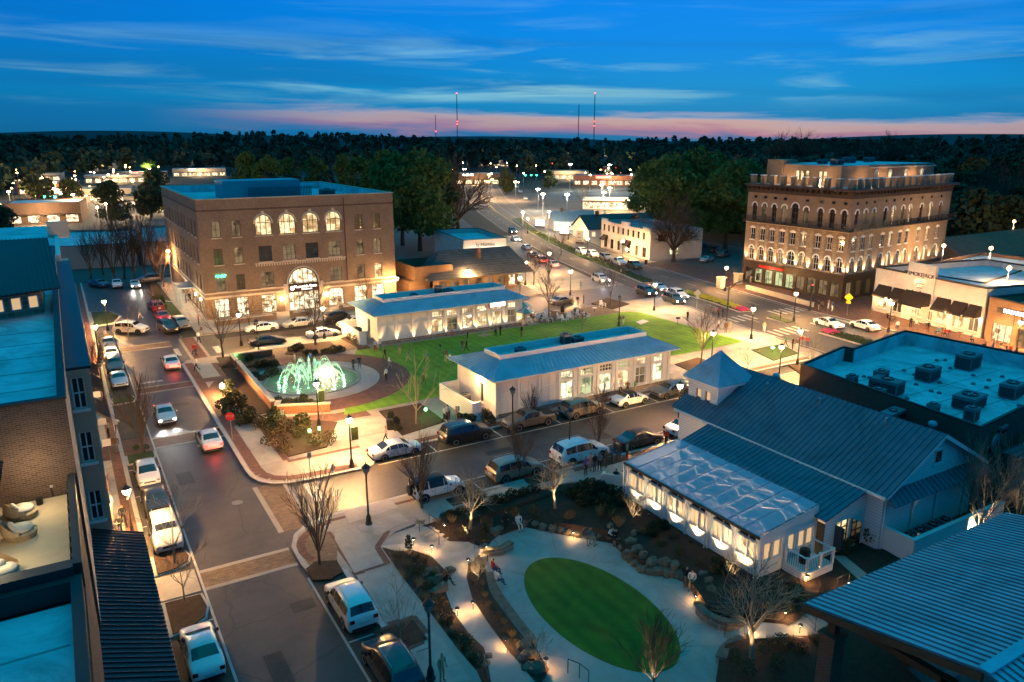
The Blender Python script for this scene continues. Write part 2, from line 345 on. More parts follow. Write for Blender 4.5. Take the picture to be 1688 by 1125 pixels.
mat('leaf_green', (0.10, 0.15, 0.03), 0.9, var=0.5, vs=0.5, col2=(0.055, 0.095, 0.02))
mat('leaf_dark', (0.055, 0.075, 0.028), 0.9, var=0.5, vs=0.3, col2=(0.03, 0.042, 0.018))
mat('leaf_far', (0.065, 0.09, 0.05), 0.95, var=0.5, vs=0.03, col2=(0.03, 0.048, 0.03))
mat('shrub_dark', (0.030, 0.036, 0.014), 0.9, var=0.5, vs=4, col2=(0.016, 0.02, 0.008))
mat('shrub_brown', (0.12, 0.082, 0.035), 0.9, var=0.4, vs=4)
mat('shrub_green', (0.05, 0.07, 0.02), 0.9, var=0.4, vs=4)
mat('straw', (0.30, 0.215, 0.10), 0.9, var=0.3, vs=4)
mat('flower_yellow', (0.55, 0.50, 0.04), 0.8, var=0.3, vs=9, col2=(0.10, 0.16, 0.02))
mat('flower_pink', (0.55, 0.05, 0.16), 0.8, var=0.3, vs=9)
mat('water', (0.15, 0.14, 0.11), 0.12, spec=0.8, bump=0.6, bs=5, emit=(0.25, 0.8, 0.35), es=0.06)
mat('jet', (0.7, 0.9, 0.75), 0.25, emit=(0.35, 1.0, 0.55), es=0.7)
mat('lightbulb', (1, 0.8, 0.5), 0.5, emit=(1.0, 0.66, 0.40), es=6.0)
mat('poly_roof', (0.40, 0.47, 0.56), 0.2, spec=0.3, alpha=0.58, var=0.15, vs=0.5)
mat('red_sign', (0.55, 0.02, 0.02), 0.5); mat('yellow_sign', (0.85, 0.62, 0.02), 0.5, emit=(0.9, 0.65, 0.02), es=0.15)
mat('black', (0.012, 0.012, 0.012), 0.5); mat('rubber', (0.018, 0.018, 0.018), 0.85)
mat('letter_dark', (0.05, 0.035, 0.025), 0.7)
mat('teal', (0.10, 0.34, 0.30), 0.8); mat('wicker', (0.42, 0.31, 0.18), 0.85, var=0.4, vs=14); mat('cushion', (0.48, 0.42, 0.33), 0.9)
mat('canvas', (0.62, 0.58, 0.50), 0.9); mat('terrace', (0.52, 0.40, 0.25), 0.85, var=0.12, vs=0.8, dirt=0.15)
# ------------------------------------------------------------------ ground, streets, pavements
def PX(*pts, z=0.0): return [W2(a, b, z) for a, b in pts]
def arc(cx, cy, r, a0, a1, n=8): return [(cx + r * math.cos(R(a0 + (a1 - a0) * i / n)), cy + r * math.sin(R(a0 + (a1 - a0) * i / n))) for i in range(n + 1)]
PARK = PX((628, 903), (651, 880), (733, 846), (840, 822), (921, 800), (985, 793)) + [(35.35, 42.6), (35.35, 28.3), (38.6, 26.6), (44.5, 23.5), (44.5, 8), (13.5, 8), (14.6, 26)] + PX((786, 1110), (755, 1074), (709, 1013), (666, 958))
big = [(-9000, -2000), (12000, -2000), (12000, 14000), (-9000, 14000)]
g = MB(); vs = [Vector((*p, -0.04)) for p in big] + [Vector((*p, -0.04)) for p in PARK]
tr = tessellate_polygon([[Vector((*p, 0)) for p in big], [Vector((*p, 0)) for p in PARK]])
g.add(vs, [t if (vs[t[1]] - vs[t[0]]).cross(vs[t[2]] - vs[t[0]]).z > 0 else t[::-1] for t in tr])
struct('ground', g, 'soil')
def zone(name, poly, z, m, parent=None):
    o = MB().sheet(poly, z).build(name, m, parent)
    if parent is None: o['kind'] = 'structure'
    return o
def rect(x0, y0, x1, y1): return [(x0, y0), (x1, y0), (x1, y1), (x0, y1)]
zone('road', rect(2.3, 8, 12.9, 168), 0.0, 'asphalt')
zone('road', [(12.9, 48.4), (84, 48.4), (86, 60.2), (10.6, 60.2), (10.6, 50)], 0.004, 'asphalt')
zone('road', rect(10.9, 100.2, 93, 112.6), 0.004, 'asphalt')
# arterial: near kerb, far kerb
NK = [(80.5, 20), (82, 45), (83.6, 59), (85.4, 75), (88.7, 92), (91.2, 117), (98, 145), (108, 175), (118, 205), (140, 262), (170, 330), (225, 440), (300, 580), (420, 800)]
FK = [(100, 20), (101.3, 45), (102.5, 62), (103.6, 83), (107.3, 104), (111, 126), (118, 152), (128, 180), (138, 208), (160, 262), (190, 326), (245, 432), (320, 570), (440, 790)]
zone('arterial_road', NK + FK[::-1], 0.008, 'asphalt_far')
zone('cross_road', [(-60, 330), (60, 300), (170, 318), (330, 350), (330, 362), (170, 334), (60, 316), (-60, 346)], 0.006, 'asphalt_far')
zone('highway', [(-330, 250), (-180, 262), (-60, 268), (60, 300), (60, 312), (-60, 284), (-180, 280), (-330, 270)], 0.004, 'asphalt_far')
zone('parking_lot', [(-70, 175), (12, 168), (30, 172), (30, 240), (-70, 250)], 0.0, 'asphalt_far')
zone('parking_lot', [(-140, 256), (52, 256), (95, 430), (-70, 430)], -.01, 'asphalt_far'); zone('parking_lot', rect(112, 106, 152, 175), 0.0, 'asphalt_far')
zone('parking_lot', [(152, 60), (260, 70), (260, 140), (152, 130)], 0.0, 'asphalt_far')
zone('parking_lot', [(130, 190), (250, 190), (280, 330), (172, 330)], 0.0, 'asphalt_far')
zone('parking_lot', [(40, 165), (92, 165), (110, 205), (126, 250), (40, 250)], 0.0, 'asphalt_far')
# lines on the arterial
def along(pts, off):
    out = []
    for i, p in enumerate(pts):
        a = pts[max(i - 1, 0)]; b = pts[min(i + 1, len(pts) - 1)]
        d = Vector((b[0] - a[0], b[1] - a[1])).normalized(); out.append((p[0] + d.y * off, p[1] - d.x * off))
    return out
def lerp_path(pts, step):
    out = []; 
    for a, b in zip(pts, pts[1:]):
        n = max(1, int(math.hypot(b[0] - a[0], b[1] - a[1]) / step))
        out += [(a[0] + (b[0] - a[0]) * i / n, a[1] + (b[1] - a[1]) * i / n) for i in range(n)]
    return out + [pts[-1]]
def strip(mb, pts, w, z, dash=None):
    for i, (a, b) in enumerate(zip(pts, pts[1:])):
        if dash and i % dash: continue
        d = Vector((b[0] - a[0], b[1] - a[1])).normalized() * (w / 2)
        mb.quad((a[0] + d.y, a[1] - d.x, z), (b[0] + d.y, b[1] - d.x, z), (b[0] - d.y, b[1] + d.x, z), (a[0] - d.y, a[1] + d.x, z))
mid = [((a[0] + b[0]) / 2, (a[1] + b[1]) / 2) for a, b in zip(NK, FK)]
m1 = MB()
for off in (0.5,): strip(m1, lerp_path(along(NK, off), 4), 0.14, 0.014)
strip(m1, lerp_path(along(NK, 4.2), 3), 0.16, 0.014, 3); strip(m1, lerp_path(along(FK, -4.2), 3), 0.16, 0.014, 3)
strip(m1, lerp_path(along(FK, -0.5), 4), 0.14, 0.014); strip(m1, lerp_path(along(mid, 1.9)[8:], 4), 0.14, 0.014)
struct('lane_markings', m1, 'paint')
m1 = MB(); strip(m1, lerp_path(along(mid, -1.9)[8:], 4), 0.16, 0.014); strip(m1, lerp_path(along(mid, -1.6)[8:], 4), 0.16, 0.014); struct('centre_line', m1, 'paint_yellow')
# zebra crossings over the arterial
m1 = MB()
for i in range(13):
    for y0 in (79.5, 70.3):
        x = (85.9 if y0 > 75 else 84.9) + i * 1.38
        if 92.6 < x < 95.6: continue
        m1.quad((x, y0, 0.016), (x + 0.62, y0, 0.016), (x + 1.05, y0 + 3.2, 0.016), (x + 0.43, y0 + 3.2, 0.016))
struct('zebra_crossing', m1, 'paint')
# parking bays
for i, (r_, z) in enumerate(((rect(2.32, 8, 4.72, 122), .004), (rect(10.78, 8, 12.88, 43.2), .004), (rect(20.9, 57.75, 80, 60.1), .008), (rect(24.0, 48.5, 52, 51.0), .008), (rect(20.5, 100.3, 33, 104.6), .008), (rect(17, 109.6, 60, 112.5), .008))):
    zone('parking_bay', r_, z, 'bay_paver')
ln = MB()
ln.box(4.72, 8, 0.0, 4.86, 122, 0.012); ln.box(10.62, 8, 0.0, 10.76, 43.5, 0.012); ln.box(20.9, 57.6, 0, 80, 57.74, 0.014); ln.box(24, 51.0, 0, 52, 51.14, 0.014)
for y in (28.5, 35.4, 42, 56, 61.5, 67.2): ln.box(2.34, y, 0, 4.7, y + .12, 0.012)
for y in (29.4, 35.9): ln.box(10.8, y, 0, 12.86, y + .12, 0.012)
for x in (26.4, 33.2, 39.9, 46.4, 52.4): ln.box(x, 57.76, 0, x + .12, 60.0, 0.014)
for x in (26.2, 33.0, 39.7, 46.2): ln.box(x, 48.6, 0, x + .12, 50.98, 0.014)
struct('bay_lines', ln, 'kerb')
# crosswalks: brick band between pale borders
def crosswalk(x0, y0, x1, y1, m, alongx=True):
    b = MB(); zt = 0.016
    if alongx: b.box(x0, y0, 0, x1, y0 + .38, zt); b.box(x0, y1 - .38, 0, x1, y1, zt); i = (x0, y0 + .39, x1, y1 - .39)
    else: b.box(x0, y0, 0, x0 + .38, y1, zt); b.box(x1 - .38, y0, 0, x1, y1, zt); i = (x0 + .39, y0, x1 - .39, y1)
    o = struct('crosswalk', b, 'concrete'); MB().box(i[0], i[1], 0, i[2], i[3], 0.014).build('brick_band', m, o)
crosswalk(4.87, 45.3, 10.6, 47.9, 'tan_paver'); crosswalk(10.55, 50.2, 13.2, 58.6, 'tan_paver', False)
crosswalk(4.87, 71.2, 10.9, 74.2, 'brick_paver'); crosswalk(4.87, 88.6, 10.9, 91.2, 'brick_paver'); crosswalk(4.87, 108.5, 11.0, 111.6, 'tan_paver')
crosswalk(12.2, 100.3, 14.6, 112.4, 'brick_paver', False)
sb = MB(); sb.box(5.5, 92.6, 0, 8.0, 93.2, .014); sb.box(14.2, 53.6, 0, 15.1, 57.2, .014); sb.box(8.2, 69.7, 0, 10.5, 70.3, .014); sb.box(15.6, 102, 0, 16.4, 105.6, .014); sb.box(10.9, 103, 0, 11.5, 107, 0.014)
struct('stop_lines', sb, 'paint')
for i, (a, b, c, d) in enumerate(((5.6, 62, 1.2, 2.6), (8.9, 40.2, 1.4, 1.1), (7.2, 82.5, 2.2, .9), (30, 54.6, 2.6, .8), (41, 52.4, 1.2, 1.6), (6.4, 33, 1.0, 4.2), (24, 106.5, 3, .9))): MB().box(a, b, 0, a + c, b + d, .0065 + .0045 * (a > 13)).build('asphalt_patch', 'black' if i % 3 == 0 else 'bay_paver', kind='structure')
mh = MB().lathe([(0.42, 0.0), (0.42, 0.012), (0.0, 0.013)], 14, (9.0, 56.6, 0)).build('manhole_cover', 'unit_grey'); tag(mh, 'round iron manhole cover in the street by the brick crosswalk', 'manhole cover')

KZ = 0.13
def pavement(name, poly, m='concrete', kerb=True, z0=-0.3):
    o = MB().prism(poly, z0, KZ).build(name, m); o['kind'] = 'structure'
    return o
# square between the streets
SQ = [(10.9, 98.6), (10.9, 62.0), (11.0, 60.6), (11.4, 59.3), (12.2, 58.4), (13.4, 57.9), (14.8, 57.7), (19.5, 57.55), (20.3, 57.75), (20.75, 58.4), (20.9, 60.1),
      (80, 60.1), (83.0, 60.6), (83.5, 62), (85.2, 75), (88.4, 92), (89.6, 99.2), (88.6, 100.2), (70, 100.2), (33.2, 104.6), (33.0, 104.6), (20.5, 104.6), (20.2, 101.2), (19, 100.3), (13.2, 100.2), (11.6, 99.9)]
sq = pavement('square_pavement', SQ)
def band(par, pts, w, z, m='brick_paver'):
    b = MB(); strip(b, pts, w, z); return b.build('brick_band', m, par)
ins = lambda pts, d: along(pts, d)
kb = MB(); strip(kb, SQ[0:11] + [(80, 60.1)], 0.32, KZ + .004); kb.build('kerb_stone', 'kerb', sq)
band(sq, [(11.6, 98.4), (11.6, 62)] , 0.9, KZ + .004); band(sq, [(11.6, 62), (11.75, 60.6), (12.3, 59.5), (13.4, 58.75), (15, 58.45), (19.2, 58.3)], 0.9, KZ + .006)
band(sq, [(20.9, 60.7), (80, 60.7)], 0.8, KZ + .004); band(sq, [(14.3, 97), (14.3, 62.4)], 0.55, KZ + .004); band(sq, [(14.3, 62.1), (25.5, 62.1)], 0.5, KZ + .006)
for y in (66.2, 74.0, 90.0): band(sq, [(12.05, y), (14.0, y)], 1.6 if y != 66.2 else .3, KZ + .005)
# concrete slabs with open joints
def slabs(par, x0, y0, x1, y1, nx, ny, z, m='concrete_slab', gap=0.03):
    dx, dy = (x1 - x0) / nx, (y1 - y0) / ny
    me = MB().box(0, 0, 0, dx - gap, dy - gap, 0.022).mesh('slab', m)
    for i in range(nx):
        for j in range(ny): obj('slab', me, par, (x0 + i * dx, y0 + j * dy, z))
slabs(sq, 12.1, 62.4, 14.0, 73.1, 1, 4, KZ - .01); slabs(sq, 12.1, 74.9, 14.0, 89.1, 1, 5, KZ - .01); slabs(sq, 12.1, 91, 14.0, 97.6, 1, 2, KZ - .01)
slabs(sq, 14.7, 58.9, 20.4, 61.8, 3, 1, KZ - .01); slabs(sq, 20.8, 61.2, 33.4, 64.2, 4, 1, KZ - .01)
slabs(sq, 18.6, 64.5, 25.2, 68.6, 2, 1, KZ - .01); slabs(sq, 37.0, 60.95, 60, 61.55, 10, 1, KZ - .012)
slabs(sq, 60, 61.4, 82, 70, 7, 3, KZ - .012); slabs(sq, 79, 70, 84.6, 92, 2, 7, KZ - .012); slabs(sq, 62, 94, 80, 99.6, 6, 2, KZ - .012)
FC = (22.8, 83.6)
def ring(r0, r1, z, n=48, c=FC):
    b = MB()
    for i in range(n):
        a0, a1 = 6.28318 * i / n, 6.28318 * (i + 1) / n
        p = lambda r, a: (c[0] + r * math.cos(a), c[1] + r * math.sin(a), z)
        b.quad(p(r0, a0), p(r1, a0), p(r1, a1), p(r0, a1))
    return b
lawn = [(22.2, 70.6), (35, 70.9), (59.5, 71.0), (68, 70.0), (78.6, 70.4), (79.0, 71.5), (78.6, 92), (77.4, 93.4), (31.5, 93.3)]
lz = zone('lawn', lawn, KZ + .05, 'grass'); 
ring(7.7, 11.2, KZ + .062).build('brick_ring', 'brick_paver', sq); ring(5.6, 7.68, KZ + .075).build('concrete_ring', 'concrete_slab', sq)
zone('paver_walk', [(17, 93), (33, 94), (33, 100), (20, 100)], KZ + .006, 'tan_paver'); zone('paver_walk', [(21.6, 71.6), (14.5, 74), (14.5, 71.8), (21.0, 69.4), (24.6, 69.2), (24.6, 71.6)], KZ + .008, 'brick_paver')
zone('paver_walk', rect(60.5, 93.5, 76, 99.8), KZ + .03, 'tan_paver')
def bed(poly, z=KZ + .09, m='mulch', name='planting_bed'):
    o = MB().prism(poly, 0.0, z).build(name, m); o['kind'] = 'structure'; return o
bed([(14.6, 63.0), (18.2, 63.4), (21.0, 69.0), (16.2, 73.2), (14.6, 73.2)]); bed([(14.6, 75.2), (16.1, 75.2), (16.1, 92.4), (14.6, 96.6)]); bed([(14.8, 93.5), (16.2, 93.2), (16.4, 97.3), (20.8, 97), (20.6, 98.6), (15, 99)])
bed([(17.0, 92.4), (20.8, 92.2), (21.6, 96), (16.8, 96)], KZ + .3); bed([(16.6, 74.2), (21.2, 72.4), (21.6, 75.2), (18.2, 77.6), (16.6, 78)], KZ + .3)
bed(PX((470, 586), (481, 572), (543, 565), (567, 582), (513, 592))); bed(PX((625, 681), (693, 668), (734, 698), (663, 721)))
bed([(33.6, 64.5), (35.2, 62), (36.8, 62), (36.8, 64), (35.6, 66.2), (33.8, 68.5)]); bed(PX((577, 555), (600, 569), (590, 575), (562, 560))); bed([(31.8, 93.6), (33.6, 93.6), (33.6, 95), (32.2, 95)])
bed(PX((880, 524), (905, 513), (935, 520), (905, 532))); bed(PX((975, 502), (1000, 493), (1038, 503), (1010, 512)))
bed(PX((1238, 579), (1288, 570), (1316, 585), (1275, 597)), m='verge'); bed(PX((1112, 603), (1150, 592), (1175, 600), (1135, 614)))
bed(PX((1300, 605), (1335, 598), (1360, 612), (1330, 625)))
# medians of the arterial
def med(pts_n, w, m):
    b = MB(); pts = lerp_path(pts_n, 3); l = along(pts, -w / 2); r_ = along(pts, w / 2); poly = l + r_[::-1]
    o = MB().prism(poly, 0, 0.16).build('median', 'kerb'); o['kind'] = 'structure'; MB().prism(along(pts, -w / 2 + .25) + along(pts, w / 2 - .25)[::-1], .1, .24).build('median_planting', m, o)
med([(94.0, 84), (95.6, 92), (96.8, 101.5)], 2.6, 'verge'); med([(92.0, 40), (92.6, 58), (93.6, 68.5)], 2.8, 'verge'); med([(97.6, 112), (101.5, 126), (107, 147), (115, 172), (124, 196), (140, 232)], 3.2, 'verge'); med([(93.9, 75), (94.4, 79)], 2.2, 'verge')
# west pavement along the left-hand buildings
wp = pavement('west_pavement', rect(-3, 8, 2.3, 168)); kb = MB(); strip(kb, [(2.14, 8), (2.14, 168)], .3, KZ + .004); kb.build('kerb_stone', 'kerb', wp)
band(wp, [(1.6, 8), (1.6, 168)], .75, KZ + .004); slabs(wp, -1.0, 26, 1.2, 122, 1, 34, KZ - .01)
for y in (70.2, 90): MB().box(-1, y, KZ, 1.2, y + 4, KZ + .024).build('brick_band', 'brick_paver', wp)
def island(poly, m='mulch', label=None):
    k = MB().prism(poly, 0, KZ).build('traffic_island', 'kerb'); k['kind'] = 'structure'
    c = (sum(p[0] for p in poly) / len(poly), sum(p[1] for p in poly) / len(poly)); MB().prism([(c[0] + (p[0] - c[0]) * .86, c[1] + (p[1] - c[1]) * .9) for p in poly], .05, KZ + .07).build('island_bed', m, k); return c
island([(2.3, 48.4), (3.6, 48.6), (4.5, 49.2), (4.7, 50), (4.5, 50.9), (2.3, 51.1)]); island([(2.3, 41.3), (3.4, 41.5), (4.4, 42.2), (4.75, 43.4), (4.6, 45.0), (2.3, 45.1)])
MB().prism([(2.3, 45.3), (4.6, 45.3), (4.6, 48.2), (2.3, 48.2)], 0, .1).build('kerb_ramp', 'concrete_slab', kind='structure')
island([(2.3, 68.4), (4.2, 68.4), (4.7, 69.2), (4.7, 70.6), (2.3, 70.6)], 'verge'); island([(2.3, 86.0), (4.4, 86.2), (4.7, 87), (4.5, 88.2), (2.3, 88.4)], 'verge')
MB().prism([(2.3, 70.8), (4.7, 70.8), (4.7, 74.6), (2.3, 74.6)], 0, .1).build('kerb_ramp', 'brick_paver', kind='structure')
island([(2.3, 114.6), (4.2, 114.8), (5.0, 116), (4.6, 117.4), (2.3, 117.6)], 'verge'); island([(2.3, 126), (5.2, 127), (6.6, 132), (5.2, 137), (2.3, 138)], 'verge')
island([(12.9, 121), (14.6, 119.6), (15.2, 122), (15.0, 140), (13.6, 142), (12.4, 140)], 'verge')
# north pavement, in front of the brick block
np_ = pavement('north_pavement', [(15.2, 112.6), (70, 112.6), (92, 112.6), (94, 122), (50, 124), (50, 166), (15.0, 166), (15.0, 114)])
slabs(np_, 16, 113, 50, 116.2, 17, 1, KZ - .01); slabs(np_, 15.3, 121, 17.5, 160, 1, 12, KZ - .01); band(np_, [(15.4, 112.9), (80, 112.9)], .5, KZ + .004)
# pavement by the hotel and shops across the arterial
hp = pavement('east_pavement', [(100.6, 20)] + FK[1:6] + [(118, 128), (122, 112), (122, 60), (122, 20)], 'brick_paver'); kb = MB(); strip(kb, FK[0:6], .4, KZ + .004); kb.build('kerb_stone', 'kerb', hp)
fe = pavement('far_pavement', [(112, 131), (118.8, 152), (128.6, 180), (139, 208), (146, 205), (150, 190), (136, 150), (124, 130)], 'concrete'); pavement('far_pavement', [(76, 122), (90.8, 122), (97, 145), (107, 175), (112, 190), (104, 192), (92, 160), (78, 140)], 'concrete_dark')

# ---------------------------------------------------------------- the sunken park
LV = -1.0; WZ = -0.45
pf = MB().sheet([(12.8, 8), (46, 8), (46, 30), (36, 50), (14, 50)], -1.45).build('park_floor', 'mulch', kind='structure')
# upper pavement beside the park
UP = [(12.9, 8), (14.2, 8), (14.9, 26)] + PX((786, 1110), (755, 1074), (709, 1013), (666, 958), (628, 903), (651, 880), (733, 846), (840, 822), (921, 800), (985, 793)) + [(35.3, 43.2), (52, 44.5), (52, 48.5), (24.3, 48.5), (23.9, 49.4), (23.2, 50.7), (21.5, 51.1), (15, 50.9), (12.6, 50.4), (11.4, 49.3), (10.8, 47.6), (10.75, 45.2), (10.95, 43.8), (12.9, 43.2)]
up = pavement('park_pavement', UP, z0=-0.5)
kb = MB(); strip(kb, [(12.95, 8), (12.95, 43.1), (11.0, 43.75), (10.85, 45.2), (10.9, 47.6), (11.5, 49.2), (12.7, 50.3), (15, 50.78), (21.5, 50.98), (23.1, 50.6), (23.8, 49.4), (24.3, 48.6), (52, 48.6)], .3, KZ + .004); kb.build('kerb_stone', 'kerb', up)
band(up, [(13.6, 8), (13.6, 42.6)], .75, KZ + .005); band(up, [(24.6, 48.0), (44, 48.0)], .7, KZ + .005)
MB().sheet(arc(14.0, 46.9, 3.0, 190, 100, 8) + [(13.5, 46.2), (12.6, 43.4), (11.2, 44.2)], KZ + .008).build('paver_apron', 'tan_paver', up)
band(up, arc(14.4, 46.6, 3.15, 205, 95, 10), .55, KZ + .012); band(up, [(13.9, 49.9), (23.2, 49.9)], .4, KZ + .009)
def pslab(px, z=KZ - .01, m='concrete_slab'): return MB().prism(PX(*px, z=KZ), z, z + .022).build('slab', m, up)
pslab([(566, 845), (642, 822), (657, 837), (576, 864)]); pslab([(586, 868), (659, 845), (676, 861), (648, 870), (625, 884), (596, 876)])
pslab([(552, 874), (584, 865), (620, 908), (632, 929), (584, 945), (552, 890)]); pslab([(587, 949), (646, 933), (693, 1000), (712, 1030), (702, 1034), (684, 1013), (636, 1027)])
pslab([(700, 1044), (718, 1040), (760, 1098), (776, 1122), (742, 1125), (704, 1125), (672, 1074), (700, 1062)]); pslab([(683, 871), (722, 858), (726, 845), (688, 857)]); pslab([(735, 841), (800, 820), (792, 812), (728, 833)]); pslab([(806, 818), (872, 800), (864, 793), (800, 811)]); pslab([(880, 797), (950, 781), (944, 774), (876, 790)])
band(up, PX((540, 880), (592, 950), (650, 1032), (706, 1112)), .45, KZ + .006); band(up, PX((640, 878), (622, 905), (640, 933)), .4, KZ + .007); band(up, PX((584, 948), (640, 931)), .4, KZ + .008)
MB().prism(PX((628, 1044), (680, 1024), (706, 1058), (652, 1078)), 0, KZ + .012).build('tree_pit', 'mulch', up); band(up, PX((620, 1046), (682, 1020), (712, 1058), (652, 1084), (620, 1046)), .35, KZ + .01)
MB().prism(PX((504, 938), (520, 926), (555, 924), (566, 942), (545, 955), (516, 957), z=KZ), 0, KZ + .014).build('tree_pit', 'mulch', up)
for x in (22.9, 30.0, 37.0): MB().prism([(x, 48.7), (x + 3.0, 48.7), (x + 3.0, 47.3), (x, 47.3)], 0, KZ + .014).build('tree_pit', 'mulch', up)
def bed3(pts, name='planting_bed', m='mulch'):
    o = MB().sheet([(*W2(a, b, c), c) for a, b, c in pts]).build(name, m); o['kind'] = 'structure'; return o
bed3([(628, 903, .1), (681, 907, -.1), (712, 918, -.4), (740, 946, -.42), (735, 976, -.42), (746, 1007, -.42), (773, 1044, -.42), (798, 1068, -.42), (806, 1104, -.42), (812, 1140, -.42), (786, 1110, .1), (755, 1074, .1), (709, 1013, .1), (666, 958, .1)])
bed3([(773, 927, -.36), (801, 939, -.5), (816, 979, -.52), (824, 988, -.52), (876, 1055, -.52), (896, 1090, -.6), (906, 1104, -.7), (892, 1128, -.5), (842, 1078, -.38), (836, 1070, -.36), (801, 1022, -.36), (779, 988, -.36), (769, 952, -.36)])
bed3([(651, 880, .1), (733, 846, .1), (840, 822, .1), (921, 800, .1), (985, 793, .1), (1034, 816, .05), (1150, 886, 0.0), (1256, 952, 0.0), (1320, 985, 0.0), (1345, 1000, -.1), (1300, 1032, -.28), (1240, 1012, -.3), (1196, 1012, -.35), (1166, 998, -.4), (1150, 975, -.4), (1128, 938, -.4), (1060, 925, -.4), (1036, 905, -.4), (1014, 880, -.4), (981, 870, -.4), (925, 862, -.4), (880, 850, -.35), (812, 852, -.35), (800, 880, -.35), (770, 890, -.4), (735, 890, -.42), (718, 872, -.1), (690, 868, .1)])
bed3([(735, 890, -.42), (770, 890, -.4), (800, 880, -.35), (812, 852, -.35), (880, 850, -.35), (925, 862, -.4), (981, 870, -.4), (1014, 880, -.4), (1036, 905, -.4), (1060, 925, -.4), (1128, 938, -.4), (1150, 975, -.4), (1166, 998, -.4), (1196, 1012, -.35), (1226, 1024, -1.1), (1168, 1020, -1.1), (1146, 996, -1.1), (1138, 968, -1.1), (1118, 952, -1.1), (1060, 948, -1.1), (1030, 920, -1.1), (1010, 900, -1.1), (930, 886, -1.1), (862, 872, -1.1), (818, 888, -1.1), (800, 905, -1.0), (770, 905, -.6)], 'bed_bank')
bed3([(1196, 1062, -.5), (1231, 1052, -.4), (1290, 1048, -.32), (1330, 1048, -.3), (1420, 1030, -.1), (1520, 1125, -.3), (1400, 1240, -.6), (1183, 1200, -.8), (1180, 1120, -.8), (1186, 1085, -.7)])
bed3([(1290, 985, 0), (1300, 965, 0), (1370, 905, .05), (1456, 905, .05), (1500, 930, .05), (1420, 985, 0), (1345, 1010, -.1)])
bed3([(624, 900, .125), (651, 879, .125), (690, 866, .125), (716, 872, -.02), (737, 892, -.43), (712, 917, -.43), (690, 909, -.2), (650, 908, .08)], 'park_ramp', 'concrete_slab')
wk = MB().sheet([(*W2(a, b, WZ), WZ) for a, b in ((655, 892), (700, 866), (770, 893), (800, 905), (782, 922), (774, 940), (773, 955), (783, 991), (805, 1025), (840, 1074), (880, 1122), (915, 1165), (830, 1190), (812, 1140), (796, 1090), (760, 1040), (725, 990), (735, 940), (700, 915))]).build('park_path', 'concrete_slab', kind='structure')
pz = MB().sheet([(*W2(a, b, LV), LV) for a, b in ((800, 900), (850, 862), (930, 862), (1000, 880), (1060, 925), (1140, 950), (1165, 1000), (1215, 1040), (1230, 1060), (1200, 1100), (1205, 1180), (1100, 1260), (900, 1240), (870, 1120), (810, 1000), (800, 940))]).build('park_plaza', 'concrete_slab', kind='structure')
MB().sheet([(*W2(a, b, -.32), -.32) for a, b in ((1228, 1024), (1300, 1030), (1345, 1008), (1378, 1030), (1345, 1052), (1290, 1050), (1236, 1054))]).build('park_path', 'concrete_slab', kind='structure')
MB().sheet([(*W2(a, b, 0.04), 0.04) for a, b in ((1345, 1010), (1375, 990), (1420, 960), (1360, 905), (1372, 900), (1440, 955), (1380, 1030))]).build('park_path', 'concrete_slab', kind='structure')
# joints of the plaza
jt = MB()
for a, b in (((905, 862), (915, 905)), ((1030, 930), (975, 925)), ((1035, 915), (1185, 1040)), ((866, 950), (800, 930)), ((870, 1010), (835, 1015)), ((935, 1085), (870, 1075)), ((1120, 1020), (1165, 1005)), ((1135, 1065), (1200, 1066)), ((880, 905), (842, 880))):
    strip(jt, [W2(*a, LV), W2(*b, LV)], 0.035, LV + .005)
struct('paving_joints', jt, 'concrete_dark')
ov = [(25.45 + 3.4 * math.cos(6.28318 * i / 64), 32.65 + 6.5 * math.sin(6.28318 * i / 64)) for i in range(64)]
MB().prism(ov, LV - .05, LV + .05).build('oval_lawn', 'turf', kind='structure')
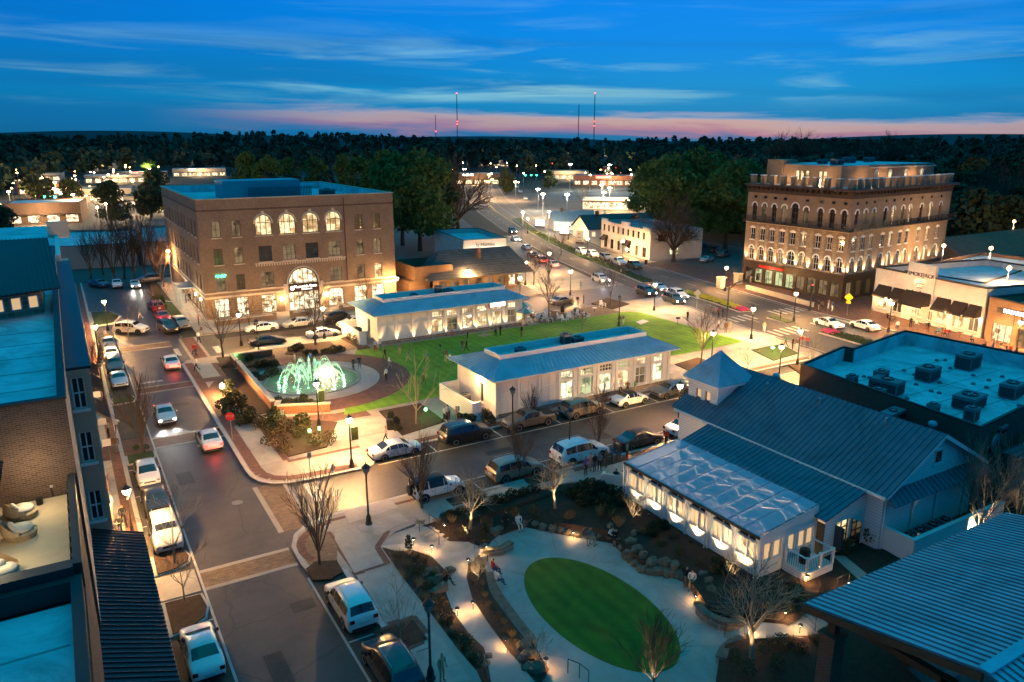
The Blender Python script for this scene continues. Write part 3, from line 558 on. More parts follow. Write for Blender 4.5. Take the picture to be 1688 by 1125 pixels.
# ------------------------------------------------------------------ building kit
ORD = 'first second third fourth fifth sixth seventh eighth ninth tenth eleventh twelfth thirteenth fourteenth fifteenth sixteenth seventeenth eighteenth nineteenth twentieth'.split()
def ordn(i): return ORD[i] if i < 20 else ('twenty ' + ORD[i - 20] if i < 29 else ('thirtieth' if i == 29 else 'thirty ' + ORD[i - 30]))
FACE = {'S': 0.0, 'W': -math.pi / 2, 'E': math.pi / 2, 'N': math.pi}
_win = {}
def arcpts(w, ah, n=10): return [(-w / 2 * math.cos(math.pi * i / n), ah * math.sin(math.pi * i / n)) for i in range(n + 1)]
def window(parent, pos, face, w, h, pane='glass_dark', cols=2, rows=2, arch=0.0, frame='dark_bronze', sill='limestone', head=None, depth=0.18, rz=None, name='window', keystone=False, bar=0.06):
    """window with its foot centre at pos; local x along the wall, -y outwards. parts: frame mesh > pane, sill, head"""
    key = (w, h, cols, rows, arch, frame, sill, head, depth, keystone, bar)
    if key not in _win:
        f = MB(); b = bar; y0, y1 = depth - .06, depth + .02; hs = h - arch
        for i in range(cols + 1):
            x = -w / 2 + w * i / cols; x = min(max(x, -w / 2 + b / 2), w / 2 - b / 2)
            f.box(x - b / 2, y0, 0, x + b / 2, y1, hs + (arch * math.sqrt(max(0, 1 - (2 * x / w) ** 2)) if arch else 0))
        for j in range(rows + 1):
            z = min(max(hs * j / rows, b / 2), hs - b / 2) if not (arch and j == rows) else hs
            f.box(-w / 2, y0 - .004, z - b / 2, w / 2, y1 - .004, z + b / 2)
        if arch:
            ap = [(x, hs + z) for x, z in arcpts(w, arch)]
            for (x0, z0), (x1, z1) in zip(ap, ap[1:]): f.add([(x0, y0, z0), (x1, y0, z1), (x1 * .92, y0, hs + (z1 - hs) * .92), (x0 * .92, y0, hs + (z0 - hs) * .92)], [(0, 1, 2, 3)])
        p = MB(); pts = [(-w / 2, 0), (w / 2, 0), (w / 2, hs)] + ([(x, hs + z) for x, z in arcpts(w, arch)][::-1][1:] if arch else [(-w / 2, hs)])
        p.add([(x, depth, z) for x, z in pts], [tuple(range(len(pts)))])
        s = MB().box(-w / 2 - .12, -.12, -.16, w / 2 + .12, depth, -.004) if sill else None
        hd = None
        if head:
            hd = MB(); t = 0.22 if h > 2 else .16
            if arch:
                o = [(x * (w + 2 * t) / w, hs + z * (arch + t) / arch) for x, z in arcpts(w, arch)]; i_ = [(x, hs + z) for x, z in arcpts(w, arch)]
                for k in range(10):
                    vs = [(o[k][0], -.09, o[k][1]), (o[k + 1][0], -.09, o[k + 1][1]), (i_[k + 1][0], -.09, i_[k + 1][1]), (i_[k][0], -.09, i_[k][1])]; vs += [(x, .003, z) for x, y, z in vs]
                    hd.add(vs, [(3, 2, 1, 0), (0, 1, 5, 4), (2, 3, 7, 6)])
                hd.box(-w / 2 - t, -.1, hs - .14, -w / 2 - .003, .0, hs + .003); hd.box(w / 2 + .003, -.1, hs - .14, w / 2 + t, .0, hs + .003)
            else:
                hd.box(-w / 2 - .15, -.09, h + .004, w / 2 + .15, .003, h + .24); hd.add([(-w / 2 - .15, -.09, h + .24), (w / 2 + .15, -.09, h + .24), (0, -.09, h + .5), (-w / 2 - .15, .003, h + .24), (w / 2 + .15, .003, h + .24), (0, .003, h + .5)], [(0, 1, 2), (1, 4, 5, 2), (3, 0, 2, 5)])
            if keystone: hd.box(-.22, -.16, h, .22, .003, h + .55)
        _win[key] = (f.mesh('window', frame), p, s.mesh('sill', sill) if s else None, hd.mesh('head', head) if hd else None, {})
    fm, p, sm, hm, panes = _win[key]
    if pane not in panes: panes[pane] = p.mesh('pane', pane)
    o = obj(name, fm, parent, pos, FACE[face] if rz is None else rz)
    obj('pane', panes[pane], o)
    if sm: obj('sill', sm, o)
    if hm: obj('head', hm, o)
    return o
def facade(parent, a, b, z0, z1, openings, m, face_name='wall', depth=0.3):
    """wall from a to b (seen from outside: a left, b right) with real openings (s, z, w, h, arch): s = foot centre along the wall"""
    a, b = Vector((*a, 0)), Vector((*b, 0)); L_ = (b - a).length; rz = math.atan2(b.y - a.y, b.x - a.x)
    mb = MB(); xs = {0.0, L_}; zs = {z0, z1}; R_ = []
    for s_, z, w, h, ar in openings: R_.append((s_ - w / 2, z, s_ + w / 2, z + h, ar)); xs |= {s_ - w / 2, s_ + w / 2}; zs |= {z, z + h}
    xs = sorted(x for x in xs if 0 <= x <= L_); zs = sorted(zs)
    for x0, x1 in zip(xs, xs[1:]):
        if x1 - x0 < 1e-5: continue
        run = None
        for q0, q1 in zip(zs, zs[1:]):
            cx, cz = (x0 + x1) / 2, (q0 + q1) / 2
            if any(r[0] < cx < r[2] and r[1] < cz < r[3] for r in R_):
                if run is not None: mb.quad((x0, 0, run), (x1, 0, run), (x1, 0, q0), (x0, 0, q0)); run = None
            elif run is None: run = q0
        if run is not None: mb.quad((x0, 0, run), (x1, 0, run), (x1, 0, z1), (x0, 0, z1))
    for x0, q0, x1, q1, ar in R_:
        d = depth
        mb.quad((x0, 0, q0), (x0, d, q0), (x0, d, q1 - ar), (x0, 0, q1 - ar)); mb.quad((x1, d, q0), (x1, 0, q0), (x1, 0, q1 - ar), (x1, d, q1 - ar))
        mb.quad((x0, d, q0), (x0, 0, q0), (x1, 0, q0), (x1, d, q0))
        if not ar: mb.quad((x0, 0, q1), (x0, d, q1), (x1, d, q1), (x1, 0, q1))
        else:
            ap = [((x0 + x1) / 2 + x, q1 - ar + z) for x, z in arcpts(x1 - x0, ar)]
            for (u0, v0), (u1, v1) in zip(ap, ap[1:]):
                mb.quad((u0, 0, v0), (u1, 0, v1), (u1, 0, q1), (u0, 0, q1)); mb.quad((u0, 0, v0), (u0, d, v0), (u1, d, v1), (u1, 0, v1))
    o = mb.build(face_name, m, parent, (a.x, a.y, 0)); o.rotation_euler[2] = rz
    return o, rz, (lambda s_, z: (a.x + (b.x - a.x) * s_ / L_, a.y + (b.y - a.y) * s_ / L_, z))
def roofplane(mb, a, b, c, d, n, rib=0.06, w=0.05, th=0.1, mi=0):
    """a-b eave, d-c ridge; n+1 ribs from eave to ridge"""
    a, b, c, d = (Vector(p) for p in (a, b, c, d)); nrm = (b - a).cross(d - a).normalized()
    if nrm.z < 0: nrm = -nrm
    dn = nrm * -th
    vs = [a, b, c, d] + [p + dn for p in (a, b, c, d)]
    mb.add(vs, [(0, 1, 2, 3), (7, 6, 5, 4), (0, 4, 5, 1), (1, 5, 6, 2), (2, 6, 7, 3), (3, 7, 4, 0)], mi)
    t = (b - a).normalized() * (w / 2)
    for i in range(n + 1):
        p, q = a.lerp(b, i / n), d.lerp(c, i / n)
        if (q - p).length < .15: continue
        vs = [p - t, p + t, q + t, q - t]; vs += [v + nrm * rib for v in vs]
        mb.add(vs, [(4, 5, 6, 7), (0, 1, 5, 4), (1, 2, 6, 5), (2, 3, 7, 6), (3, 0, 4, 7)], mi)
def text(parent, body, loc, size, m, rot=(math.pi / 2, 0, 0), ext=0.03, name='lettering', sx=1.0):
    c = bpy.data.curves.new(name, 'FONT'); c.body = body; c.size = size; c.extrude = ext; c.align_x = 'CENTER'; c.align_y = 'CENTER'; c.materials.append(M(m))
    tmp = bpy.data.objects.new(name, c); COL.objects.link(tmp); dg = bpy.context.evaluated_depsgraph_get(); me = bpy.data.meshes.new_from_object(tmp.evaluated_get(dg)); bpy.data.objects.remove(tmp)
    o = obj(name, me, parent, loc); o.rotation_euler = rot; o.scale = (sx, 1, 1); return o
def hollow(mb, x0, y0, x1, y1, z0, z1, t, mi=0):
    mb.box(x0, y0, z0, x1, y0 + t, z1, mi); mb.box(x0, y1 - t, z0, x1, y1, z1, mi); mb.box(x0, y0 + t, z0, x0 + t, y1 - t, z1, mi); mb.box(x1 - t, y0 + t, z0, x1, y1 - t, z1, mi)
def polywall(mb, poly, z0, z1, t=.3, mi=0):
    """thin upright wall that follows a ccw polygon"""
    n = len(poly)
    inn = []
    for i in range(n):
        p0, p1, p2 = Vector(poly[i - 1]), Vector(poly[i]), Vector(poly[(i + 1) % n]); d0 = (p1 - p0).normalized(); d1 = (p2 - p1).normalized()
        n0 = Vector((-d0.y, d0.x)); n1 = Vector((-d1.y, d1.x)); m_ = (n0 + n1); k = t / max(.3, m_.length_squared / 2); inn.append(p1 + m_ * k / 1.0 * .5 * 2 / 2)
    for i in range(n):
        j = (i + 1) % n; a, b, c, d = poly[i], poly[j], inn[j], inn[i]
        vs = [(p[0], p[1], z) for z in (z0, z1) for p in (a, b, c, d)]
        mb.add(vs, [(4, 5, 6, 7), (0, 1, 5, 4), (2, 3, 7, 6), (0, 3, 2, 1)], mi)
def roof_unit(name, label, x, y, z, sx, sy, sz, rz=0.0, fan=True, cat='rooftop unit', group=None):
    o = thing(name, label, cat, (x, y, z), rz, group)
    b = MB(); b.box(-sx / 2, -sy / 2, .12, sx / 2, sy / 2, sz); b.box(-sx / 2 + .1, -sy / 2 + .1, 0, sx / 2 - .1, sy / 2 - .1, .12); b.box(-sx / 2 - .03, -sy / 2 - .03, sz - .12, sx / 2 + .03, sy / 2 + .03, sz - .05); b.build('casing', 'unit_grey', o)
    l = MB(); n = 7
    for i in range(n): l.box(-sx / 2 + .1, -sy / 2 - .025, .2 + (sz - .45) * i / n, sx / 2 - .1, -sy / 2 - .003, .2 + (sz - .45) * (i + .55) / n); l.box(-sx / 2 - .025, -sy / 2 + .1, .2 + (sz - .45) * i / n, -sx / 2 - .003, sy / 2 - .1, .2 + (sz - .45) * (i + .55) / n)
    l.build('grille', 'black', o)
    if fan:
        f = MB(); r = min(sx, sy) * .36; f.lathe([(r, 0), (r, .1), (r * .86, .1), (r * .86, .02), (0.01, .02)], 14, (0, 0, sz)); f.build('fan_ring', 'iron', o)
        k = MB(); k.box(-r * .85, -.04, sz + .05, r * .85, .04, sz + .08); k.box(-.04, -r * .85, sz + .055, .04, r * .85, sz + .075); k.build('fan_blades', 'steel', o)
    return o
def seams(parent, x0, y0, x1, y1, z, n, m='roof_grey'):
    q = MB()
    for i in range(1, n): y = y0 + (y1 - y0) * i / n; q.box(x0, y - .05, z, x1, y + .05, z + .012)
    q.box((x0 + x1) / 2 - .05, y0, z, (x0 + x1) / 2 + .05, y1, z + .014); P_(parent, q, 'membrane_seam', m)
def vent(label, x, y, z, kind=0, group=None):
    if kind == 0: b = MB().lathe([(.16, 0), (.16, .55), (.3, .6), (.36, .75), (.26, .95), (.05, 1.0)], 10)
    elif kind == 1: b = MB().lathe([(.055, 0), (.055, .5), (.1, .5), (.1, .6), (.0, .62)], 8)
    else: b = MB().lathe([(.22, 0), (.2, .12), (.12, .2), (.05, .22)], 8)
    o = b.build('roof_vent', 'metal_light' if kind < 2 else 'unit_grey', None, (x, y, z), smooth=True); return tag(o, label, 'roof vent', group)
def awning(parent, x0, x1, y, zt, zb, out, m='awning'):
    b = MB(); a = [(x0, y, zt), (x1, y, zt), (x1, y - out, zb), (x0, y - out, zb)]
    b.quad(a[3], a[2], a[1], a[0]); b.add([(x0, y, zt), (x0, y - out, zb), (x0, y, zb)], [(0, 1, 2)]); b.add([(x1, y, zt), (x1, y - out, zb), (x1, y, zb)], [(2, 1, 0)])
    b.box(x0, y - out - .02, zb - .25, x1, y - out, zb + .02); n = 10
    for i in range(n): xx = x0 + (x1 - x0) * i / n; b.quad((xx, y - out - .03, zb - .25), (xx + (x1 - x0) / n * .5, y - out - .03, zb - .25), (xx + (x1 - x0) / n * .5, y - .012, zt + .012), (xx, y - .012, zt + .012))
    return b.build('awning', m, parent)
def uplight(parent, loc, target, watt, spot=60, col=WARM):
    f = MB().lathe([(.1, 0), (.1, .12), (.07, .16), (.0, .16)], 8).build('uplight', 'iron', parent, loc)
    light('SPOT', f, (0, 0, .2), watt, col, .06, spot, Vector(target) - Vector(loc)); return f

# ------------------------------------------------------------------ four-storey brick block
BX0, BX1, BY0, BY1, BH = 17.8, 49.0, 122.0, 162.5, 18.35
bb = thing('brick_building', 'four storey brown brick block with a tall arched doorway and lit arcade on top', 'building', (BX0, BY0, 0))
def P_(o, mb, name, m, **k): mb.v = [(v[0] - o.location.x, v[1] - o.location.y, v[2] - o.location.z) for v in mb.v]; return mb.build(name, m, o, **k)
def at(o, p): return (p[0] - o.location.x, p[1] - o.location.y, p[2] - o.location.z)
class Bld:
    """collects facades of one building; positions are world, parts are children"""
    def __init__(s, o): s.o = o
    def face(s, a, b, z0, z1, ops, m, name='wall'):
        op = [(q['s'], q['z'], q['w'], q['h'], q.get('arch', 0)) for q in ops]
        f, rz, at_ = facade(s.o, at(s.o, (*a, 0))[:2], at(s.o, (*b, 0))[:2], z0, z1, op, m, name)
        for q in ops:
            k = {x: q[x] for x in q if x not in ('s', 'z')}
            window(s.o, at_(q['s'], q['z']), 'S', rz=rz, **k)
        return at_
rows = [(4.35, 2.45), (8.45, 2.5), (12.6, 2.5)]
ops = []; rnd = random.Random(3)
side4 = [20.3, 23.25]; right4 = [42.8, 45.9]; mid4 = [27.35, 31.05, 34.75, 38.5]
for ri, (z, h) in enumerate(rows):
    for x in side4 + right4:
        p = {(2, 43): 'glass_warm'}.get((ri, int(x)), 'lit_dim' if rnd.random() < .45 else 'glass_warm'); 
        if (ri, int(x)) in ((0, 45), (1, 45), (1, 42)): p = 'lit_room' if ri == 0 else 'lit_dim'
        ops.append(dict(s=x - BX0, z=z, w=1.3, h=h, pane=p, cols=2, rows=2))
    for i, x in enumerate(mid4):
        if ri == 2: ops.append(dict(s=x - BX0, z=12.6, w=2.55, h=3.2, arch=1.25, pane='lit_room', cols=3, rows=1, keystone=True, head='limestone', bar=.1))
        elif ri == 1: ops.append(dict(s=x - BX0, z=z, w=2.05, h=h, pane='lit_dim' if i in (1, 3) else 'glass_dark', cols=3, rows=3))
        elif i in (0, 3): ops.append(dict(s=x - BX0, z=z, w=2.05, h=h, pane='lit_dim', cols=3, rows=3))
for x, w in ((20.15, 2.1), (23.25, 1.75), (27.3, 2.3), (38.3, 2.5), (42.6, 2.2), (45.7, 2.2)): ops.append(dict(s=x - BX0, z=.25, w=w, h=2.9, pane='lit_shop', cols=3, rows=3, sill='limestone'))
ops.append(dict(s=32.95 - BX0, z=.1, w=4.9, h=7.0, arch=2.45, pane='lit_shop', cols=6, rows=3, sill=None, head='limestone', bar=.09))
B1 = Bld(bb); B1.face((BX0, BY0), (BX1, BY0), 0, BH, ops, 'brick_tan')
ops = []
for z, h in rows:
    for i in range(11): ops.append(dict(s=2.0 + i * 3.55, z=z, w=1.3, h=h, pane='glass_dark' if (i * 7 + int(z)) % 4 else 'lit_dim', cols=2, rows=2))
for i in range(7): ops.append(dict(s=14 + i * 3.6, z=.3, w=2.2, h=2.7, pane='lit_shop', cols=3, rows=2))
B1.face((BX0, BY1), (BX0, BY0), 0, BH, ops, 'brick_tan')
B1.face((BX1, BY0), (BX1, BY1), 0, BH, [dict(s=3 + i * 4.2, z=z, w=1.3, h=h, pane='glass_dark') for z, h in rows for i in range(8)], 'brick_tan'); B1.face((BX1, BY1), (BX0, BY1), 0, BH, [], 'brick_tan')
q = MB(); q.box(BX0 + .3, BY0 + .3, 17.0, BX1 - .3, BY1 - .3, 17.1); hollow(q, BX0 + .35, BY0 + .35, BX1 - .35, BY1 - .35, 17.1, BH - .02, .2); P_(bb, q, 'roof', 'roof_membrane')
seams(bb, BX0 + .6, BY0 + .6, BX1 - .6, BY1 - .6, 17.1, 14); q = MB(); hollow(q, BX0 - .12, BY0 - .12, BX1 + .12, BY1 + .12, BH + .003, BH + .12, .6); P_(bb, q, 'coping', 'limestone')
for nm, z, t, pr in (('band', 3.28, .32, .07), ('band', 4.02, .22, .1), ('band', 16.6, .25, .06)):
    q = MB(); x0, x1 = BX0 - pr, BX1 + pr
    if z < 5: q.box(x0, BY0 - pr, z, 30.2, BY0 + .02, z + t); q.box(35.7, BY0 - pr, z, x1, BY0 + .02, z + t)
    else: q.box(x0, BY0 - pr, z, x1, BY0 + .02, z + t)
    q.box(BX0 - pr, BY0 + .025, z, BX0 + .02, BY1, z + t); P_(bb, q, nm, 'limestone' if z < 5 else 'brick_brown')
q = MB(); q.box(25.6, BY0 - .1, 8.1, 40.3, BY0 + .02, 8.28); 
for i in range(36): q.box(25.7 + i * .405, BY0 - .07, 7.75, 25.9 + i * .405, BY0 + .02, 8.097)
P_(bb, q, 'corbel', 'limestone')
q = MB()
for x in (30.1, 35.8): q.box(x - .35, BY0 - .22, 0, x + .35, BY0 + .02, 4.6)
P_(bb, q, 'pier', 'limestone')
q = MB().box(30.55, BY0 - .13, 3.15, 35.35, BY0 + .1, 4.55); P_(bb, q, 'sign_board', 'dark_bronze')
text(bb, 'Macsmith Bank', (33.2 - BX0, -.17, 3.98), .62, 'em_sign'); text(bb, 'SOLUTIONS', (33.4 - BX0, -.17, 3.5), .32, 'em_sign')
q = MB().lathe([(.34, 0), (.34, .05), (0, .05)], 20); d_ = q.build('emblem', 'em_sign', bb, (31.05 - BX0, -.14, 3.82)); d_.rotation_euler = (math.pi / 2, 0, 0)
q = MB(); q.box(40.3, BY0 - .14, 4.3, 40.42, BY0 + .0, 18); P_(bb, q, 'downpipe', 'dark_bronze')
q = MB()
for x in (29.2, 36.6): q.box(x - .18, BY0 - .32, 2.0, x + .18, BY0 - .02, 2.6)
P_(bb, q, 'wall_lantern', 'globe_small')
for x in (29.2, 36.6): light('POINT', bb, (x - BX0, -.7, 2.3), 120, WARM, .2)
for x in (19, 24.8, 41): light('POINT', bb, (x - BX0, -1.8, 2.6), 90, WARM, .2)
q = MB(); q.box(BX0 - 2.4, 133, 3.3, BX0 - .02, 139, 3.5); q.box(BX0 - 2.3, 133.2, 0, BX0 - 2.0, 133.5, 3.3); q.box(BX0 - 2.3, 138.5, 0, BX0 - 2.0, 138.8, 3.3); P_(bb, q, 'entrance_canopy', 'metal_mid')
for y in (126, 131, 136, 142): light('POINT', bb, (-1.4, y - BY0, 2.9), 130, (1, .7, .4), .2)
q = MB()
for y in (126, 131, 142): q.box(BX0 - .2, y - .12, 2.5, BX0 - .02, y + .12, 2.9)
P_(bb, q, 'wall_lantern', 'globe_small')
q = MB(); q.tube([(x_ * .16 + 19.6, BY0 - .1, 6.75 + .2 * math.sin(x_ * 2.3)) for x_ in range(10)], .05, 5); P_(bb, q, 'neon_scroll', 'em_traffic')
# roof plant
pl = thing('rooftop_plant_screen', 'tall ribbed metal plant screen on the roof of the brick block', 'plant screen', (31.5, 140, 17.1))
q = MB(); q.box(-6.5, 0, 0, 7.0, 7, 3.0); q.build('housing', 'metal_mid', pl)
q = MB()
for i in range(40): q.box(-2.4 + i * .28, -1.2, 0, -2.25 + i * .28, -1.0, 1.9)
q.build('louvre', 'metal_slate', pl)
roof_unit('rooftop_unit', 'boxy dark unit at the right end of the plant on the brick block roof', 43.2, 139.5, 17.1, 2.6, 1.6, 1.2)
# low brick forecourt wall with planters and steps
fw = thing('forecourt_wall', 'low brick forecourt wall with iron railing in front of the brick block', 'wall', (18, 117, 0))
q = MB()
for x0, x1 in ((0, 8.6), (11.6, 14.2), (19.6, 29)): q.box(x0, 0, 0, x1, .35, .85)
for x in (8.6, 11.2, 14.2, 19.2): q.box(x, -.1, 0, x + .5, .45, 1.15)
q.build('brickwork', 'brick_tan', fw); q = MB()
for x0, x1 in ((0, 8.6), (11.6, 14.2), (19.6, 29)): q.box(x0, -.05, .853, x1, .4, .93)
q.build('coping', 'limestone', fw); q = MB()
for i in range(44): q.tube([(.1 + i * .195, .18, .93), (.1 + i * .195, .18, 1.75)], .012, 4)
q.box(.05, .16, 1.75, 8.5, .2, 1.79); q.build('railing', 'iron', fw)

# ------------------------------------------------------------------ two white pavilions
def pavilion(label, x0, y0, x1, y1, front_win, lit_pane, sign=None, base='stone_wall'):
    o = thing('white_pavilion', label, 'pavilion', (x0, y0, 0)); B = Bld(o); WH = 4.15
    ops = []
    for i_, x in enumerate(front_win):
        ops.append(dict(s=x - x0, z=.75, w=1.62, h=1.95, pane=lit_pane[i_ % len(lit_pane)], cols=2, rows=2, frame='white_trim', sill='white_trim', bar=.07))
        ops.append(dict(s=x - x0, z=2.95, w=1.62, h=.8, pane=lit_pane[(i_ * 2) % len(lit_pane)], cols=4, rows=2, frame='white_trim', sill=None, bar=.07))
    B.face((x0, y0), (x1, y0), 0, WH, ops, 'white_trim'); B.face((x1, y0), (x1, y1), 0, WH, [dict(s=2 + 2.6 * i, z=.75, w=1.6, h=1.95, pane=lit_pane[0], frame='white_trim') for i in range(3)], 'white_trim')
    B.face((x1, y1), (x0, y1), 0, WH, [], 'white_siding'); B.face((x0, y1), (x0, y0), 0, WH, [dict(s=5.4, z=.9, w=.9, h=2.1, pane='glass_dark', frame='white_trim', cols=1, rows=1, name='door')], 'white_siding')
    q = MB(); q.box(x0 - .06, y0 - .08, 0, x1 + .06, y0 - .003, .55); P_(o, q, 'plinth', base)
    nb = 9; pit = (x1 - x0) / nb
    for i in range(nb + 1): P_(o, MB().box(x0 + i * pit - .17, y0 - .1, .55, x0 + i * pit + .17, y0 - .002, WH - .02), 'pilaster', 'white_trim')
    for i in range(3):
        q = MB()
        a = x0 + i * pit + .3; b_ = a + pit - .6
        for k in range(3): q.box(a + (b_ - a) * k / 2 - .05, y0 - .05, .7, a + (b_ - a) * k / 2 + .05, y0 - .004, 3.9)
        q.box(a, y0 - .055, 2.55, b_, y0 - .004, 2.65); q.box(a, y0 - .055, 3.75, b_, y0 - .004, 3.9); P_(o, q, 'shutter_panel', 'white_trim')
    ex0, ex1, ey0, ey1, ez = x0 - .85, x1 + .95, y0 - .75, y1 + .8, 4.3; rx0, rx1, ry0, ry1, rz_ = x0 + 1.9, x1 - 1.1, y0 + 2.7, y1 - 2.6, 5.25
    q = MB(); q.box(ex0 + .1, ey0 + .1, WH, ex1 - .1, ey1 - .1, ez - .02); P_(o, q, 'soffit', 'white_trim')
    q = MB(); E_ = [(ex0, ey0, ez), (ex1, ey0, ez), (ex1, ey1, ez), (ex0, ey1, ez)]; T_ = [(rx0, ry0, rz_), (rx1, ry0, rz_), (rx1, ry1, rz_), (rx0, ry1, rz_)]
    for i, n in ((0, 44), (1, 17), (2, 44), (3, 17)): j = (i + 1) % 4; roofplane(q, E_[i], E_[j], T_[j], T_[i], n, .07, .045)
    P_(o, q, 'roof', 'metal_light')
    q = MB(); hollow(q, rx0, ry0, rx1, ry1, rz_ - .3, 5.75, .18); P_(o, q, 'parapet', 'white_trim'); q = MB().box(rx0 + .18, ry0 + .18, 5.0, rx1 - .18, ry1 - .18, 5.05); P_(o, q, 'roof_well', 'roof_membrane')
    q = MB(); q.tube([(ex0, ey0 - .05, ez - .06), (ex1, ey0 - .05, ez - .06)], .07, 6); q.tube([(x0 + .05, y0 - .14, ez - .1), (x0 + .05, y0 - .14, .3)], .05, 6); P_(o, q, 'gutter', 'white_trim')
    return o
w2 = [43.45, 45.95, 48.5, 50.9, 53.3, 55.75]
p2 = pavilion('long white pavilion with pale blue metal roof nearest the parked convertible', 35.0, 61.9, 57.4, 70.5, w2, ('lit_pale', 'lit_green', 'lit_pale', 'lit_room', 'lit_dim'))
w1 = [44.0, 46.3, 48.75, 51.15, 53.6, 56.0]
p1 = pavilion('long white pavilion with pale blue metal roof and a red framed sign, beyond the lawn', 35.2, 94.6, 57.7, 103.6, w1, ('lit_room', 'lit_dim', 'lit_shop', 'lit_room'))
for i in range(10): uplight(p1, (.15 + i * 2.45, -.35, .2), (.15 + i * 2.45, -.02, 3.2), 170, 55)
q = MB(); q.box(-1.45, -.12, -.42, 1.45, 0, .42); sg = q.build('sign_board', 'red_sign', p1, (53.6 - 35.2, -.12, 3.75)); q = MB().box(-1.25, -.14, -.3, 1.25, -.122, .3); q.build('sign_face', 'em_sign', sg); text(sg, 'KILWINS', (0, -.15, 0), .46, 'red_sign')
uplight(p2, (-.35, 1.2, .2), (0, 1.2, 3), 60); light('POINT', p2, (-.7, 3.4, 3.2), 120, WARM, .15); light('POINT', p2, (-2.0, 1.0, 2.2), 90, WARM, .15)
# service yards at the west ends
for p, lab, gx in ((p2, 'white service yard wall with steps at the end of the near pavilion', 32.6), (p1, 'white service yard wall at the street end of the far pavilion', 32.8)):
    by = 61.9 if p is p2 else 95.0
    o = thing('service_yard', lab, 'yard wall', (gx, by + .6, 0)); q = MB(); q.box(0, 0, 0, .2, 7.6, 2.0); q.box(.2, 7.4, 0, 2.3, 7.6, 2.0); q.box(.2, 0, 0, 1.0, .2, 2.0); q.build('wall', 'white_siding', o)
    q = MB()
    for i in range(4): q.box(1.05, -.2 + i * .3, 0, 2.3, .1 + i * .3, .18 * (i + 1))
    q.build('steps', 'concrete', o); q = MB(); q.tube([(1.0, -.3, 0), (1.0, -.3, .9), (1.0, .9, 1.6), (2.2, 1.2, 1.6)], .025, 6); q.build('handrail', 'steel', o)
    roof_unit('condenser', 'pale condenser standing in the service yard of the ' + ('near' if p is p2 else 'far') + ' pavilion', gx + 1.2, by + 4.5, 0.13, .9, .9, 1.5, cat='condenser')
for p, by, nm in ((p2, 61.9, 'near'), (p1, 94.6, 'far')):
    roof_unit('rooftop_unit', 'tall dark unit in the roof well of the %s pavilion' % nm, 46.6, by + 5.0, 5.05, .9, .9, 1.25); roof_unit('rooftop_unit', 'low wide unit beside the tall one in the roof well of the %s pavilion' % nm, 48.2, by + 5.0, 5.05, 1.3, .9, .7)
    roof_unit('rooftop_unit', 'small unit near the street end of the %s pavilion roof well' % nm, 40.4 + (0 if p is p2 else 2), by + 4.4, 5.05, 1.0, .8, .65)
# ------------------------------------------------------------------ hotel-like stone and brick block across the arterial
ho = thing('corner_hotel', 'five storey brick and stone block with arched windows, balconies and crenellated roofline', 'building', (114.5, 81.4, 0)); BH2 = Bld(ho)
A_, C_, D_, E2 = (114.5, 104.0), (114.5, 81.4), (150.5, 85.5), (149.5, 108)
def hotel_face(a, b, ss, tall=None, litset=(), dim=()):
    L_ = math.hypot(b[0] - a[0], b[1] - a[1]); ops = []
    for i, s_ in enumerate(ss):
        dk = 'lit_room' if i in litset else ('lit_dim' if i in dim else 'glass_dark'); w = 1.05 if i != tall else 1.5
        ops.append(dict(s=s_, z=4.75, w=w, h=2.6, arch=w / 2, pane=dk, cols=2, rows=2, frame='white_trim', sill='limestone', head='white_trim'))
        ops.append(dict(s=s_, z=8.55, w=1.05, h=2.15, pane=dk if i % 3 else 'glass_dark', cols=2, rows=2, frame='white_trim', sill='white_trim', head='white_trim'))
        ops.append(dict(s=s_, z=12.3 if i != tall else 12.3, w=w, h=3.2 if i != tall else 3.7, arch=w / 2, pane='lit_dim' if (i in dim or i % 4 == 1) else ('lit_room' if i in litset else 'glass_dark'), cols=2, rows=3, frame='dark_bronze', sill=None, head='white_trim'))
        if i != tall: ops.append(dict(s=s_, z=16.35, w=.8, h=.5, pane='glass_dark', cols=1, rows=1, sill=None))
    at_ = BH2.face(a, b, 4.2, 17.4, ops, 'brick_hotel')
    return L_, at_
sW = [104.0 - y for y in (102.15, 99.8, 97.5, 95.2, 92.8, 90.4, 87.4, 85.0, 82.65)]
LW, atW = hotel_face(A_, C_, sW, tall=4, litset=(), dim=(3, 5)); sS = [1.9, 4.7, 7.4, 11.4, 14.2, 17.6, 20.2, 24.6, 28.2, 32.2]
LS, atS = hotel_face(C_, D_, sS, litset=(4, 6, 8), dim=(2, 9)); hotel_face(D_, E2, [3, 7, 11, 15, 19]); hotel_face(E2, A_, [3, 8, 13, 18, 23, 28])
